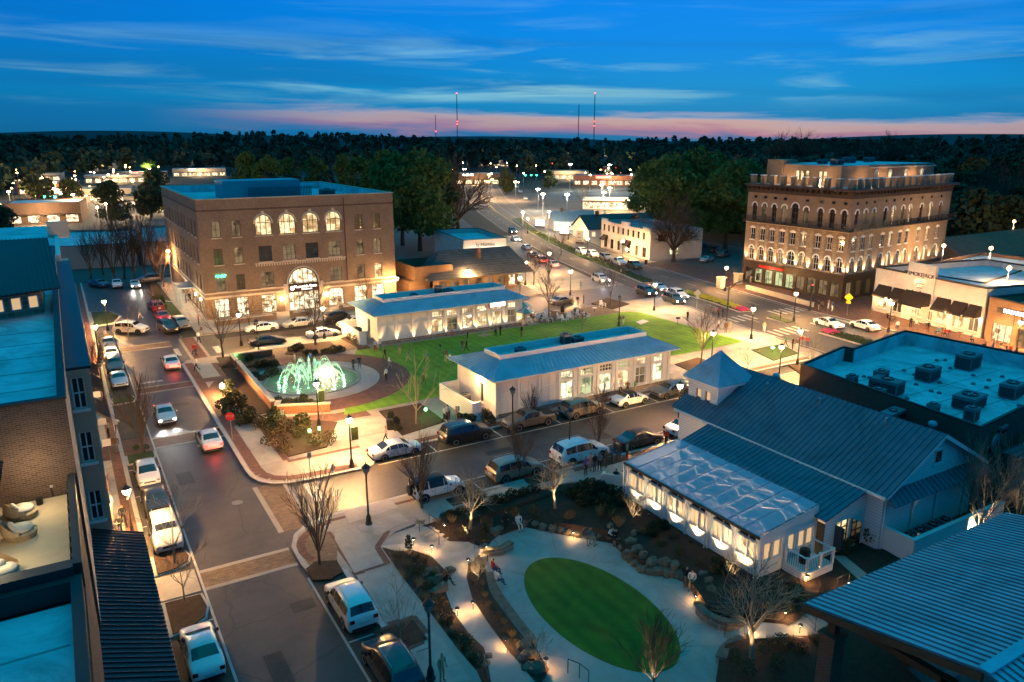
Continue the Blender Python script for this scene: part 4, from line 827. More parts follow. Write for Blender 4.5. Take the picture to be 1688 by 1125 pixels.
# ground floor: dark timber shopfront with lit glass
for a, b, L_, ss in ((A_, C_, LW, [1.6 + i * 2.42 for i in range(9)]), (C_, D_, LS, [2 + i * 3.3 for i in range(10)])):
    BH2.face(a, b, 0, 4.2, [dict(s=s_, z=.5, w=1.75, h=2.6, pane=('lit_green' if i in (1, 2, 3, 4) else 'lit_dim') if a is A_ else ('glass_warm' if i else 'lit_dim'), cols=2, rows=1, frame='dark_bronze', sill='dark_bronze', name='shop_window') for i, s_ in enumerate(ss)], 'dark_bronze', 'shopfront')
q = MB()
for a, b in ((D_, E2), (E2, A_)): q.quad((*a, 0), (*b, 0), (*b, 4.2), (*a, 4.2))
P_(ho, q, 'rear_wall', 'brick_hotel')
def course(name, z0, z1, out, m, pts=(A_, C_, D_), step=None):
    q = MB()
    for a, b in zip(pts, pts[1:]):
        d = Vector((b[0] - a[0], b[1] - a[1])).normalized(); n = Vector((d.y, -d.x)) * out; e = d * out
        p = [Vector(a) - e * (a is not A_), Vector(b) + e, Vector(b) + e + n, Vector(a) - e * (a is not A_) + n]
        q.prism([(v.x, v.y) for v in p], z0, z1, bottom=True)
    return P_(ho, q, name, m)
course('shopfront_cornice', 4.0, 4.45, .35, 'dark_bronze'); course('string_course', 11.75, 11.95, .18, 'limestone'); course('frieze', 17.4, 18.6, .12, 'dark_bronze'); course('cornice', 18.6, 19.0, .95, 'dark_bronze')
course('balcony_floor', 11.95, 12.1, .95, 'dark_bronze')
for (a, b, L_, at_, ss) in ((A_, C_, LW, atW, sW), (C_, D_, LS, atS, sS)):
    d = Vector((b[0] - a[0], b[1] - a[1])).normalized(); n = Vector((d.y, -d.x)); rz = math.atan2(d.y, d.x)
    q = MB(); k = int(L_ / .28)
    for i in range(k): p = Vector(a) + d * (i + .5) * L_ / k + n * .9; q.cbox((p.x, p.y, 12.6), (.05, .05, 1.0), rz)
    for z in (12.15, 13.12): p = Vector(a) + d * L_ / 2 + n * .9; q.cbox((p.x, p.y, z), (L_, .07, .07), rz)
    k = int(L_ / 2.4)
    for i in range(k + 1): p = Vector(a) + d * i * L_ / k + n * .9; q.cbox((p.x, p.y, 12.65), (.14, .14, 1.2), rz)
    P_(ho, q, 'balcony_railing', 'iron')
    me = None
    for i in range(int(L_ / 1.1)):
        p = Vector(a) + d * (i + .5) * 1.1 + n * .42
        me = me or MB().box(-.12, -.42, 0, .12, .3, .55).mesh('bracket', 'dark_bronze'); obj('bracket', me, ho, at(ho, (p.x, p.y, 18.04)), rz)
    mm = MB(); mm.box(-.42, -.35, 0, .42, .35, 1.55, 0); mm.box(-.5, -.42, 1.553, .5, .42, 1.72, 1); mm = mm.mesh('merlon', ['brick_hotel', 'roof_membrane'])
    for i in range(int(L_ / 2.35) + 1): p = Vector(a) + d * (.6 + i * 2.35) - n * .5; obj('merlon', mm, ho, at(ho, (p.x, p.y, 19.0)), rz)
    # uplights between the arched windows
    cuts = [(ss[i] + ss[i + 1]) / 2 for i in range(len(ss) - 1)] + [ss[0] - 1.1, ss[-1] + 1.1]
    for s_ in cuts:
        p = at_(s_, 4.47); pn = (p[0] + n.x * .3, p[1] + n.y * .3, 4.47); uplight(ho, pn, (p[0], p[1], 6.6), 520, 62, (1, .78, .48))
# stone quoins and rough stone of the middle storeys
q = MB()
for a, b, L_, ss in ((A_, C_, LW, sW), (C_, D_, LS, sS[:3])):
    d = Vector((b[0] - a[0], b[1] - a[1])).normalized(); n = Vector((d.y, -d.x)); rz = math.atan2(d.y, d.x)
    for i in range(len(ss) - 1):
        s_ = (ss[i] + ss[i + 1]) / 2; w = (ss[i + 1] - ss[i]) - 1.7
        p = Vector(a) + d * s_ + n * .03; q.cbox((p.x, p.y, 8.1), (w, .07, 7.2), rz)
P_(ho, q, 'stone_pier', 'fieldstone')
q = MB(); q.prism([(114.9, 81.9), (150.2, 85.9), (149.2, 107.6), (114.9, 103.6)], 18.7, 19.02); P_(ho, q, 'roof', 'roof_grey')
q = MB(); q.prism([(126.5, 88), (150.0, 89.4), (149.2, 107), (126.5, 104)], 19.0, 22.6); P_(ho, q, 'penthouse', 'brick_hotel')
q = MB(); q.prism([(126.3, 87.8), (150.4, 89.2), (149.6, 107.3), (126.3, 104.3)], 22.0, 22.25, bottom=True); P_(ho, q, 'penthouse_cornice', 'limestone'); q = MB(); q.prism([(126.8, 88.4), (149.7, 89.8), (149, 106.6), (126.8, 103.6)], 22.58, 22.64); P_(ho, q, 'penthouse_roof', 'roof_membrane')
q = MB(); q.box(118.5, 87, 19.0, 126.4, 102, 22.6); q.box(118.2, 99.5, 19, 122.2, 103.2, 23.4); P_(ho, q, 'stair_tower', 'brick_hotel')
q = MB(); q.box(118.6, 87.1, 22.6, 126.3, 99.4, 22.66); P_(ho, q, 'stair_tower_roof', 'roof_membrane')
for i, x in enumerate((130, 134.5, 140, 145.5)): window(ho, at(ho, (x, 88 + (x - 126.5) * .0596 - .02, 20.1)), 'S', .95, 1.5, 'lit_room' if i else 'glass_warm', 2, 1, .47, 'white_trim', 'limestone', 'white_trim', depth=-.02, rz=math.atan2(1.4, 23.5))
for y in (96.2, 95.1, 94, 91.2, 90.2): window(ho, at(ho, (118.48, y, 19.9)), 'W', .75, 1.7, 'lit_room', 1, 2, 0, 'dark_bronze', None, depth=-.02)
P_(ho, MB().box(114.1, 94, 3.5, 114.45, 99.6, 3.92), 'sign_board', 'red_sign')
light('POINT', ho, at(ho, (113.2, 97, 3.2)), 90, WARM, .2); light('POINT', ho, at(ho, (113.0, 92.5, 3.0)), 70, WARM, .2)
for i, (x, y, s_) in enumerate(((121, 90, 1.5), (123.5, 95, 1.2), (134, 97, 1.6), (143, 99, 1.4))): roof_unit('rooftop_unit', ['boxy unit on the hotel stair tower roof, street end', 'smaller unit on the hotel stair tower roof', 'unit in the middle of the hotel penthouse roof', 'unit at the far end of the hotel penthouse roof'][i], x, y, 22.66, s_ * 1.3, s_, s_ * .7)

for p_ in ((116.6, 97.5, 20.6), (116.8, 90, 20.6), (124, 85, 20.6), (132, 86.6, 20.6), (142, 87.6, 20.6)): P_(ho, MB().box(p_[0] - .1, p_[1] - .1, 19.02, p_[0] + .1, p_[1] + .1, 20.2), 'added_terrace_lamp', 'globe_small'); light('POINT', ho, at(ho, p_), 60, WARM, .2)  # glowing posts and lights added to warm the roof terrace walls
# ------------------------------------------------------------------ white shop with dark awnings and the brewery next to it
def street_shop(name, label, a, b, h, m, depth=24, roofm='roof_membrane', par=.9):
    d = Vector((b[0] - a[0], b[1] - a[1])).normalized(); n = Vector((d.y, -d.x)); rz = math.atan2(d.y, d.x); L_ = math.hypot(b[0] - a[0], b[1] - a[1])
    o = thing(name, label, 'shop', (a[0], a[1], 0), rz)
    q = MB(); q.box(0, .02, 0, .3, depth, h); q.box(L_ - .3, .02, 0, L_, depth, h); q.box(.3, depth - .3, 0, L_ - .3, depth, h); q.build('side_wall', m, o)
    MB().box(.3, .3, h - par - .1, L_ - .3, depth - .3, h - par).build('roof', roofm, o); q = MB(); hollow(q, -.12, -.12, L_ + .12, depth + .1, h + .003, h + .22, .5); q.build('coping', 'dark_bronze', o)
    return o, L_
sj, LJ = street_shop('white_brick_shop', 'white painted brick restaurant with dark awnings and a raised name panel', (112.4, 74.2), (108.9, 55.0), 7.1, 'white_brick')
def sface(o, L_, h, ops, m):
    op = [(q['s'], q['z'], q['w'], q['h'], q.get('arch', 0)) for q in ops]; f, rz, at_ = facade(o, (0, 0), (L_, 0), 0, h, op, m)
    for q in ops: window(o, at_(q['s'], q['z']), 'S', **{x: q[x] for x in q if x not in ('s', 'z')})
sface(sj, LJ, 7.1, [dict(s=s_, z=.8, w=w, h=h_, pane=p, cols=2, rows=1, sill='limestone', frame='white_trim') for s_, w, h_, p in ((2.0, 1.9, 1.9, 'lit_shop'), (4.9, 1.8, 1.9, 'lit_dim'), (8.6, 2.0, 2.3, 'lit_room'), (11.0, .8, 1.4, 'lit_dim'), (13.0, 1.9, 2.0, 'lit_room'), (15.7, 1.9, 2.0, 'lit_room'), (18.2, 1.6, 2.0, 'lit_dim'))], 'white_brick')
MB().box(6.2, -.14, 4.0, 11.2, .28, 9.0).build('name_panel', 'white_brick', sj); text(sj, 'SMOKEJACK', (8.7, -.18, 7.3), .86, 'letter_dark')
q = MB(); 
for k in range(3): q.box(8.0 + k * .1, -.16, 5.9 - k * .3, 9.4 - k * .1, -.142, 6.05 - k * .3)
q.build('panel_emblem', 'letter_dark', sj)
for s0, s1, zt, zb, o_ in ((.9, 3.5, 4.6, 3.0, 1.2), (4.0, 6.1, 4.6, 3.1, 1.2), (6.4, 10.9, 4.75, 2.9, 1.6), (11.9, 14.3, 4.6, 3.0, 1.2), (14.7, 17.0, 4.6, 3.0, 1.2), (17.3, 19.2, 4.6, 3.0, 1.2)): awning(sj, s0, s1, -.15 if 6 < s0 < 7 else -.02, zt, zb, o_)
for s_ in (8.0, 9.4): uplight(sj, (s_, -.7, 4.85), (8.7, -.12, 6.4), 110, 75)
for s_ in (.4, 3.7, 11.6, 14.5, 17.1, 19.3): MB().box(s_ - .1, -.22, 2.5, s_ + .1, -.02, 2.9).build('wall_lantern', 'globe_small', sj)
for s_ in (2, 7.5, 14.5, 18.6): light('POINT', sj, (s_, -1.6, 2.5), 150, WARM, .2)
br, LB = street_shop('brewery', 'brown plank fronted brewery with a glowing pale sign beside the white restaurant', (108.7, 54.4), (106.2, 40.5), 6.0, 'planks')
sface(br, LB, 6.0, [dict(s=2.4 + i * 3.6, z=.4, w=2.8, h=2.4, pane='lit_dim' if i % 2 else 'lit_room', cols=3, rows=1, sill=None) for i in range(4)], 'planks')
MB().box(1.4, -.12, 4.35, 10.4, .0, 5.05).build('sign_board', 'dark_bronze', br); text(br, 'SUGARHILL BREWING', (5.9, -.16, 4.7), .72, 'em_purple')
for i in range(3): MB().box(3.9 + i * 3.6, -.06, 2.9, 4.0 + i * 3.6, 0, 4.3).build('batten', 'dark_bronze', br)
for s_ in (2.5, 8): light('POINT', br, (s_, -1.5, 2.6), 180, WARM, .2)
# roofs behind the restaurant
for nm, lab, poly, h, m in (('flat_roofed_shop', 'low flat roofed shop with a pale roof behind the white restaurant', [(118, 74), (150, 78), (150, 66), (118, 60)], 6.4, 'roof_membrane'), ('flat_roofed_shop', 'low dark walled shop with a pale roof behind the brewery', [(118, 58), (150, 64), (152, 48), (116, 40)], 5.6, 'roof_membrane')):
    o = thing(nm, lab, 'shop', (poly[0][0], poly[0][1], 0)); q = MB(); polywall(q, poly[::-1], 0, h, .4); P_(o, q, 'wall', 'brick_brown'); q = MB().sheet(poly, h - .6); P_(o, q, 'roof', m)
org = thing('tiled_hall', 'long low hall with a lamplit reddish roof behind the corner hotel', 'hall', (155, 86, 0))
q = MB(); q.box(157, 84, 0, 196, 100, 3.6); P_(org, q, 'wall', 'stucco'); q = MB(); roofplane(q, (154.5, 82, 3.6), (197.5, 82, 3.6), (194, 92, 7.0), (158, 92, 7.0), 20); roofplane(q, (197.5, 102, 3.6), (154.5, 102, 3.6), (158, 92, 7), (194, 92, 7), 20); roofplane(q, (154.5, 102, 3.6), (154.5, 82, 3.6), (158, 92, 7), (158, 92, 7), 9); P_(org, q, 'roof', 'brick_red')
for i in range(9): window(org, at(org, (161 + i * 4, 84, .8)), 'S', 1.6, 2.0, 'glass_dark', 2, 2, depth=-.02)

# ------------------------------------------------------------------ white chapel with tower, lean-to and glazed sunroom
ch = thing('white_chapel', 'white chapel hall with slate blue ribbed metal roof and a square tower', 'chapel', (44.8, 26.9, 0)); BC = Bld(ch)
cx0, cx1, cy0, cy1, ce, cr = 45.0, 55.9, 27.1, 46.8, 4.35, 7.5
BC.face((cx0, cy0), (cx1, cy0), 0, ce, [], 'white_siding'); BC.face((cx1, cy0), (cx1, cy1), 0, ce, [dict(s=2 + i * 4, z=1, w=1.2, h=2.2) for i in range(4)], 'white_siding'); BC.face((cx1, cy1), (cx0, cy1), 0, ce, [], 'white_siding'); BC.face((cx0, cy1), (cx0, cy0), 0, ce, [], 'white_siding')
for y_ in (cy0, cy1): P_(ch, MB().add([(cx0, y_, ce), (cx1, y_, ce), ((cx0 + cx1) / 2, y_, cr - .12)], [(0, 1, 2)]), 'gable', 'white_siding')
q = MB(); xm = (cx0 + cx1) / 2; roofplane(q, (cx0 - .55, cy1 + .4, ce - .1), (cx0 - .55, cy0 - .5, ce - .1), (xm, cy0 - .5, cr), (xm, cy1 + .4, cr), 46, .06, .05); roofplane(q, (cx1 + .55, cy0 - .5, ce - .1), (cx1 + .55, cy1 + .4, ce - .1), (xm, cy1 + .4, cr), (xm, cy0 - .5, cr), 46, .06, .05); P_(ch, q, 'roof', 'metal_slate')
q = MB(); q.add([(cx0 - .6, cy0 - .55, ce - .15), (xm, cy0 - .55, cr), (xm, cy0 - .55, cr - .3), (cx0 - .6, cy0 - .55, ce - .42), (cx1 + .6, cy0 - .55, ce - .15), (cx1 + .6, cy0 - .55, ce - .42)], [(0, 3, 2, 1), (1, 2, 5, 4)]); q.box(cx0 - .66, cy0 - .5, ce - .34, cx0 - .56, cy1, ce - .12); P_(ch, q, 'bargeboard', 'white_trim')
q = MB(); roofplane(q, (cx0 - .2, cy0 - 1.0, ce - .75), (cx1 + .4, cy0 - 1.0, ce - .75), (cx1 + .3, cy0 - .02, ce - .1), (cx0, cy0 - .02, ce - .1), 22, .06, .05); P_(ch, q, 'pent_roof', 'metal_slate')
window(ch, at(ch, (xm + .3, cy0, 5.1)), 'S', .9, 1.0, 'glass_dark', 1, 1, 0, 'white_trim', 'white_trim', depth=-.02)
q = MB()
for x in (48.4, 51.2, 54.8): q.tube([(x, cy0 - .1, .1), (x, cy0 - .1, 3.4)], .07, 6)
q.tube([(cx0 + .1, cy0 - .12, .1), (cx0 + .1, cy0 - .12, 3.2), (cx0 - .4, cy0 - .4, 4.0)], .05, 6); P_(ch, q, 'downpipe', 'white_trim')
# lean-to
lx0, lx1, ly0, ly1 = 40.8, 45.0, 28.3, 42.6
q = MB(); roofplane(q, (lx0 - .4, ly1, 3.0), (lx0 - .4, ly0 - .3, 3.0), (lx1, ly0 - .3, 4.3), (lx1, ly1, 4.3), 34, .055, .045); P_(ch, q, 'lean_to_roof', 'metal_slate')
BC.face((lx0, ly0), (cx0, ly0), 0, 3.0, [dict(s=1.9, z=.5, w=1.3, h=1.8, pane='lit_room', cols=2, rows=3, frame='dark_bronze', sill=None)], 'white_siding', 'lean_to_wall'); q = MB(); q.add([(lx0, ly0, 3), (lx1, ly0, 3), (lx1, ly0, 4.2)], [(0, 1, 2)]); P_(ch, q, 'lean_to_gable', 'white_siding')
for x_ in (1.0, 2.75): P_(ch, MB().box(lx0 + x_, ly0 - .75, .55, lx0 + x_ + .05, ly0 - .05, 2.25), 'casement', 'glass_dark')
# tower
tx0, tx1, ty0, ty1, th_ = 46.1, 49.8, 43.5, 46.95, 6.95
BC.face((tx0, ty0), (tx1, ty0), 3.2, th_, [], 'white_siding', 'tower_wall'); BC.face((tx0, ty1), (tx0, ty0), 0, th_, [dict(s=s_, z=4.35, w=.62, h=1.7, pane='curtain', cols=1, rows=2, frame='dark_bronze', sill=None) for s_ in (1.2, 2.3)] + [dict(s=1.8, z=.8, w=1.6, h=1.5, pane='lit_dim', frame='dark_bronze', sill=None)], 'white_siding', 'tower_wall'); BC.face((tx1, ty0), (tx1, ty1), 3, th_, [], 'white_siding', 'tower_wall'); BC.face((tx1, ty1), (tx0, ty1), 0, th_, [], 'white_siding', 'tower_wall')
q = MB(); xm2, ym2 = (tx0 + tx1) / 2, (ty0 + ty1) / 2; e = [(tx0 - .42, ty0 - .42, th_ - .05), (tx1 + .42, ty0 - .42, th_ - .05), (tx1 + .42, ty1 + .42, th_ - .05), (tx0 - .42, ty1 + .42, th_ - .05)]
for i in range(4): roofplane(q, e[i], e[(i + 1) % 4], (xm2, ym2, 9.35), (xm2, ym2, 9.35), 12, .03, .03)
P_(ch, q, 'tower_roof', 'metal_light'); q = MB(); hollow(q, tx0 - .36, ty0 - .36, tx1 + .36, ty1 + .36, th_ - .32, th_ - .12, .34); P_(ch, q, 'tower_eaves', 'white_trim')
q = MB(); roofplane(q, (tx0 - 1.0, ty1, 3.0), (tx0 - 1.0, ty0, 3.0), (tx0, ty0, 3.6), (tx0, ty1, 3.6), 8, .05, .04); P_(ch, q, 'porch_roof', 'metal_slate')
for i, (x, y, k) in enumerate(((49.2, 41.0, 1), (49.4, 36.0, 1), (49.6, 30.5, 1), (53.2, 43.5, 0))): vent(['small vent pipe on the chapel roof nearest the tower', 'small vent pipe halfway along the chapel roof', 'small vent pipe near the chapel gable', 'mushroom vent behind the chapel ridge'][i], x, y, cr - abs(x - xm) * .56 - .02, k)
# sunroom
sr = thing('sunroom', 'white glazed sunroom with translucent roof strung with fairy lights beside the chapel', 'sunroom', (35.4, 28.9, 0)); BS = Bld(sr)
sx0, sx1, sy0, sy1, se = 35.4, 40.78, 28.9, 42.1, 2.95; nb = 6; pb = (sy1 - sy0) / nb
ops = []
for i in range(nb):
    c = (i + .5) * pb
    for k in (-1, 1): ops.append(dict(s=c + k * .47, z=.95, w=.82, h=1.2, pane='curtain' if (i * 2 + k) % 3 else 'lit_room', cols=2, rows=1, frame='white_trim', sill=None, bar=.06))
    ops.append(dict(s=c, z=2.22, w=1.7, h=.52, arch=.5, pane='glass_dark', cols=2, rows=1, frame='white_trim', sill=None, bar=.05))
BS.face((sx0, sy1), (sx0, sy0), -.3, se, ops, 'white_trim'); ops = [dict(s=s_, z=.95, w=.75, h=1.25, pane='curtain', cols=1, rows=1, frame='white_trim', sill=None) for s_ in (.75, 1.65, 3.0, 4.0, 4.8)]
BS.face((sx0, sy0), (sx1, sy0), -.3, se, ops, 'white_trim'); BS.face((sx1, sy1), (sx0, sy1), 0, se, [dict(s=1.2 + 1.4 * i, z=.2, w=1.1, h=2.2, pane='lit_dim', frame='white_trim') for i in range(3)], 'white_trim')
for y_ in (sy0, sy1): P_(sr, MB().add([(sx0, y_, se), (sx1, y_, se), (sx1, y_, 3.7)], [(0, 1, 2)]), 'end_gable', 'white_trim')
pm = MB(); roofplane(pm, (0, 0, 0), (0, -pb * 6 / 10 + .03, 0), (5.6, -pb * 6 / 10 + .03, .78), (5.6, 0, .78), 1, .04, .035, .03); pm = pm.mesh('roof_panel', 'poly_roof')
for i in range(10): obj('roof_panel', pm, sr, (-.28, (sy1 - sy0) * (10 - i) / 10 + .03, se + .0))
q = MB(); q.box(-.34, -.1, se - .16, -.22, sy1 - sy0 + .1, se + .02); q.build('gutter', 'coping', sr)
for i in range(nb + 1): MB().box(-.12, i * pb - .09, -.3, -.002, i * pb + .09, se - .05).build('post', 'white_trim', sr)
for i in range(0, nb + 1, 2): MB().tube([(-.26, i * pb + .15, se - .1), (-.2, i * pb + .15, 0), (-.5, i * pb + .2, -.5)], .04, 6).build('downpipe', 'white_trim', sr)
for i in range(nb): uplight(sr, (-.5, (i + .5) * pb, -.05), (-.02, (i + .5) * pb, 1.3), 85, 95, (1, .7, .38))
MB().box(.1, .1, -.02, sx1 - sx0 - .1, sy1 - sy0 - .1, .0).build('floor', 'planks', sr)
for k, (x0, z0) in enumerate(((1.0, 3.0), (3.0, 3.25), (4.4, 3.4))):
    q = MB(); n = 6
    for i in range(n):
        y0, y1 = .6 + i * 2.05, .6 + (i + 1) * 2.05; pts = [(x0 + .5 * math.sin(math.pi * j / 8) + .0, y0 + (y1 - y0) * j / 8, z0 - .3 + .12 * math.sin(math.pi * j / 8)) for j in range(9)]
        q.tube(pts, .011, 4)
    q.build('fairy_lights', 'lightbulb', sr)
for i in range(21): MB().add([(-.2, i * .66 - .03, se - .05), (-.2, i * .66 + .03, se - .05), (5.3, i * .66 + .03, se + .71), (5.3, i * .66 - .03, se + .71), (-.2, i * .66 - .03, se - .15), (-.2, i * .66 + .03, se - .15), (5.3, i * .66 + .03, se + .6), (5.3, i * .66 - .03, se + .6)], [(0, 1, 2, 3), (7, 6, 5, 4), (0, 3, 7, 4), (1, 5, 6, 2)]).build('rafter', 'white_trim', sr) if i % 2 == 0 else None
for i in range(4): MB().box(.9 + i * 1.2, 0, se + .02 + i * .17, .96 + i * 1.2, 13.2, se + .1 + i * .17).build('purlin', 'white_trim', sr)
for y in (2.2, 6.6, 11): light('POINT', sr, (2.7, y, 1.9), 150, (1.0, .72, .5), .3)
dk = thing('entrance_deck', 'small raised deck with white balustrade at the corner of the sunroom', 'deck', (37.6, 27.0, 0)); q = MB(); q.box(0, 0, -.2, 2.6, 1.85, .55); q.build('platform', 'white_siding', dk); q = MB()
for x, y in ((0.06, .06), (1.3, .06), (2.54, .06), (2.54, 1.6), (.06, 1.7)): q.box(x - .08, y - .08, .55, x + .08, y + .08, 1.65)
q.box(0, .02, 1.5, 2.6, .1, 1.58); q.box(2.5, .1, 1.5, 2.58, 1.6, 1.58); q.box(.02, .1, 1.5, .1, 1.7, 1.58); q.build('balustrade', 'white_trim', dk); q = MB()
for i in range(15): q.box(.15 + i * .165, .05, .6, .17 + i * .165, .07, 1.5)
for i in range(9): q.box(.05, .2 + i * .165, .6, .07, .22 + i * .165, 1.5)
q.build('balusters', 'iron', dk)
tag(MB().lathe([(.3, 0), (.34, .75), (.36, .8), (.3, .98), (.05, 1.0)], 12).build('waste_bin', 'black', None, (38.6, 28.0, .56)), 'black bin standing on the small deck by the sunroom', 'bin')
yw = thing('yard_wall', 'white yard wall around the machinery beside the chapel gable', 'wall', (45.4, 24.9, 0)); q = MB(); q.box(0, 0, -.2, .22, 2.2, 1.6); q.box(.22, 0, -.2, 11, .22, 1.6); q.build('wall', 'white_trim', yw); q = MB(); q.box(-.04, -.04, 1.603, .26, 2.2, 1.68); q.box(.26, -.04, 1.603, 11, .26, 1.68); q.build('coping', 'white_trim', yw)
for i in range(4): roof_unit('condenser', ['first', 'second', 'third', 'fourth'][i] + ' condenser from the near end in the white yard', 46.6 + i * 1.5, 26.1, 0, 1.0, .9, 1.1, cat='condenser', group='condensers in the yard')

# ------------------------------------------------------------------ flat-roofed brick shop with roof machinery
FP = [(57.6, 27.9), (82.6, 30.5), (82.2, 37.0), (81.1, 49.1), (69.2, 47.2), (69.0, 48.3), (59.8, 46.1)]
fs = thing('flat_roofed_building', 'long flat roofed brick building with a pale roof full of machinery', 'building', (57.6, 27.9, 0))
q = MB(); polywall(q, FP, 0, 6.0, .35); P_(fs, q, 'wall', 'brick_brown'); q = MB(); polywall(q, FP, 6.003, 6.15, .45); P_(fs, q, 'coping', 'coping'); q = MB().sheet(FP, 4.6); P_(fs, q, 'roof', 'roof_membrane')
c_ = Vector((70, 38)); q = MB(); polywall(q, [tuple(c_ + (Vector(p) - c_) * .972) for p in FP], 4.6, 5.98, .12); P_(fs, q, 'parapet_lining', 'roof_membrane'); seams(fs, 60.5, 30.2, 80.2, 45.2, 4.6, 6)
em = MB().lathe([(.75, 0), (.75, .06), (.58, .06), (.58, .1), (.0, .1)], 24).build('emblem', 'steel', fs, (2.6, .12, 4.3)); em.rotation_euler = (math.pi / 2, 0, .1); text(fs, 'L', (2.6, -.1, 4.3), .8, 'timber', rot=(math.pi / 2, 0, .1))
U = [(1450, 632, 1.3, .9, 1.5), (1460, 643, 1.6, 2.6, 1.3), (1528, 622, 2.2, 1.5, 1.3), (1594, 603, 2.4, 1.6, 1.5), (1446, 660, .9, .9, 1.3), (1403, 633, .8, .8, 1.1), (1536, 684, .8, .8, 1.2), (1600, 690, 1.0, .9, 1.2), (1666, 650, 2.2, 1.4, 1.3), (1596, 668, 2.6, 1.8, 1.2), (1470, 690, 2.4, 1.0, .9), (1645, 712, 1.2, .8, .8)]
ul = ['square unit left of the big pair', 'long unit of the near pair by the chapel side', 'wide unit in the middle of the roof', 'widest unit towards the street corner', 'narrow unit in front of the long one', 'small unit alone near the chapel ridge', 'narrow upright unit near the rear edge', 'narrow unit beside the flat duct', 'unit at the right edge of the roof', 'flat topped unit with ducts near the back', 'low boxy duct unit by the rear parapet', 'low unit in the back corner']
for (a, b, x, y, z), l_ in zip(U, ul): p = W(a, b + 4, 4.6); roof_unit('rooftop_unit', l_ + ' of the flat roofed building', p.x, p.y, 4.6, x, y, z, .12, fan=True, group='machinery on the flat roof')
for i, (a, b) in enumerate(sorted(((1424, 622), (1433, 624), (1490, 612), (1507, 619), (1544, 595), (1558, 595), (1566, 608), (1604, 620), (1630, 628), (1652, 622), (1549, 632), (1535, 646), (1548, 649), (1510, 635), (1482, 648), (1495, 658), (1604, 634), (1626, 640), (1680, 670), (1676, 652)))):
    p = W(a, b, 4.6); vent('little dark roof cap on the flat roof, %s from the left' % ordn(i), p.x, p.y, 4.6, 2, 'roof caps on the flat roof')
for i, (a, b, k) in enumerate(((1421, 655, 0), (1432, 668, 0), (1518, 712, 0), (1534, 700, 0))): p = W(a, b, 5.0); vent(['mushroom fan at the chapel side of the flat roof', 'second mushroom fan at the chapel side of the flat roof', 'pale mushroom fan at the rear corner of the flat roof', 'small mushroom fan at the rear of the flat roof'][i], p.x + 1.5, p.y, 4.6, 0)
lo = thing('rear_shed', 'low shed with dark ribbed metal roof behind the brick building', 'shed', (60, 18, 0)); q = MB(); roofplane(q, (59, 26.9, 4.2), (59, 14, 4.2), (80, 14, 4.6), (80, 27, 4.6), 24); P_(lo, q, 'roof', 'metal_dark'); q = MB().box(59.3, 14.5, 0, 79.5, 26.5, 4.0); P_(lo, q, 'wall', 'brick_brown')

# ------------------------------------------------------------------ timber pavilion, near right
tp = thing('timber_pavilion', 'open timber pavilion with pale blue standing seam roof over brick posts', 'pavilion', (29.0, 20.8, 0)); W0, W1, N0, RY, ez, rz_ = 29.0, 47.5, 20.75, 12.4, 5.0, 6.75
n = 46; dx = (W1 - W0) / n
def panel(dy, dz, sgn):
    m_ = MB(); m_.add([(0, 0, 0), (dx - .03, 0, 0), (dx - .03, dy, dz), (0, dy, dz), (0, 0, -.06), (dx - .03, 0, -.06), (dx - .03, dy, dz - .06), (0, dy, dz - .06)], [(0, 1, 2, 3) if sgn > 0 else (3, 2, 1, 0), (4, 5, 1, 0), (7, 6, 5, 4)])
    m_.add([(-.03, 0, 0), (.025, 0, 0), (.025, dy, dz), (-.03, dy, dz), (-.03, 0, .07), (.025, 0, .07), (.025, dy, dz + .07), (-.03, dy, dz + .07)], [(4, 5, 6, 7), (0, 4, 7, 3), (1, 2, 6, 5), (0, 1, 5, 4)], 1); return m_.mesh('roof_panel', ['metal_light', 'metal_slate'])  # ribs take a darker metal: shading of the seams put into the colour
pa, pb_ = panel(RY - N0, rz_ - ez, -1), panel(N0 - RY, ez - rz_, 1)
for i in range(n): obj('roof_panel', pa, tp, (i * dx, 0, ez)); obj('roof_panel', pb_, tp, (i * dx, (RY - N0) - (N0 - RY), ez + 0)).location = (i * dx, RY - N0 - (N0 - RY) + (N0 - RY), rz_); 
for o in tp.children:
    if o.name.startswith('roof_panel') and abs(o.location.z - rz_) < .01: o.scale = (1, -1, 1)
q = MB(); q.cbox((9.25, RY - N0, rz_ + .06), (18.5, .5, .1)); q.build('ridge_cap', 'metal_light', tp)
q = MB(); q.box(.02, -.05, ez - .42, 18.5, .06, ez - .1); q.add([(-.06, .06, ez - .08), (-.06, RY - N0, rz_ - .08), (-.06, RY - N0, rz_ - .45), (-.06, .06, ez - .45), (.06, .06, ez - .08), (.06, RY - N0, rz_ - .08), (.06, RY - N0, rz_ - .45), (.06, .06, ez - .45)], [(0, 1, 2, 3), (7, 6, 5, 4), (0, 4, 5, 1), (3, 2, 6, 7)]); q.build('fascia', 'timber', tp)
for x, y in ((1.3, -.9), (1.3, -6.5), (8, -.9), (15, -.9)):
    b_ = MB(); b_.box(x - .42, y - .42, -1.2, x + .42, y + .42, 3.3); b_.box(x - .5, y - .5, 3.303, x + .5, y + .5, 3.45); b_.build('brick_post', 'brick_red', tp); MB().box(x - .2, y - .2, 3.45, x + .2, y + .2, 4.7).build('timber_post', 'timber', tp)
q = MB(); q.box(.6, -1.15, 4.3, 18, -.75, 4.65); q.box(1.1, -8, 4.3, 1.5, -1.15, 4.65); q.build('beam', 'timber', tp)
MB().box(.4, -8, -.85, 18, -.2, -.8).build('floor', 'concrete_dark', tp)
for i in range(4): MB().box(2 + i * .1, -3.4 - i * 1.3, -.8, 9, -2.9 - i * 1.3, -.35).build('bench', 'concrete', tp)

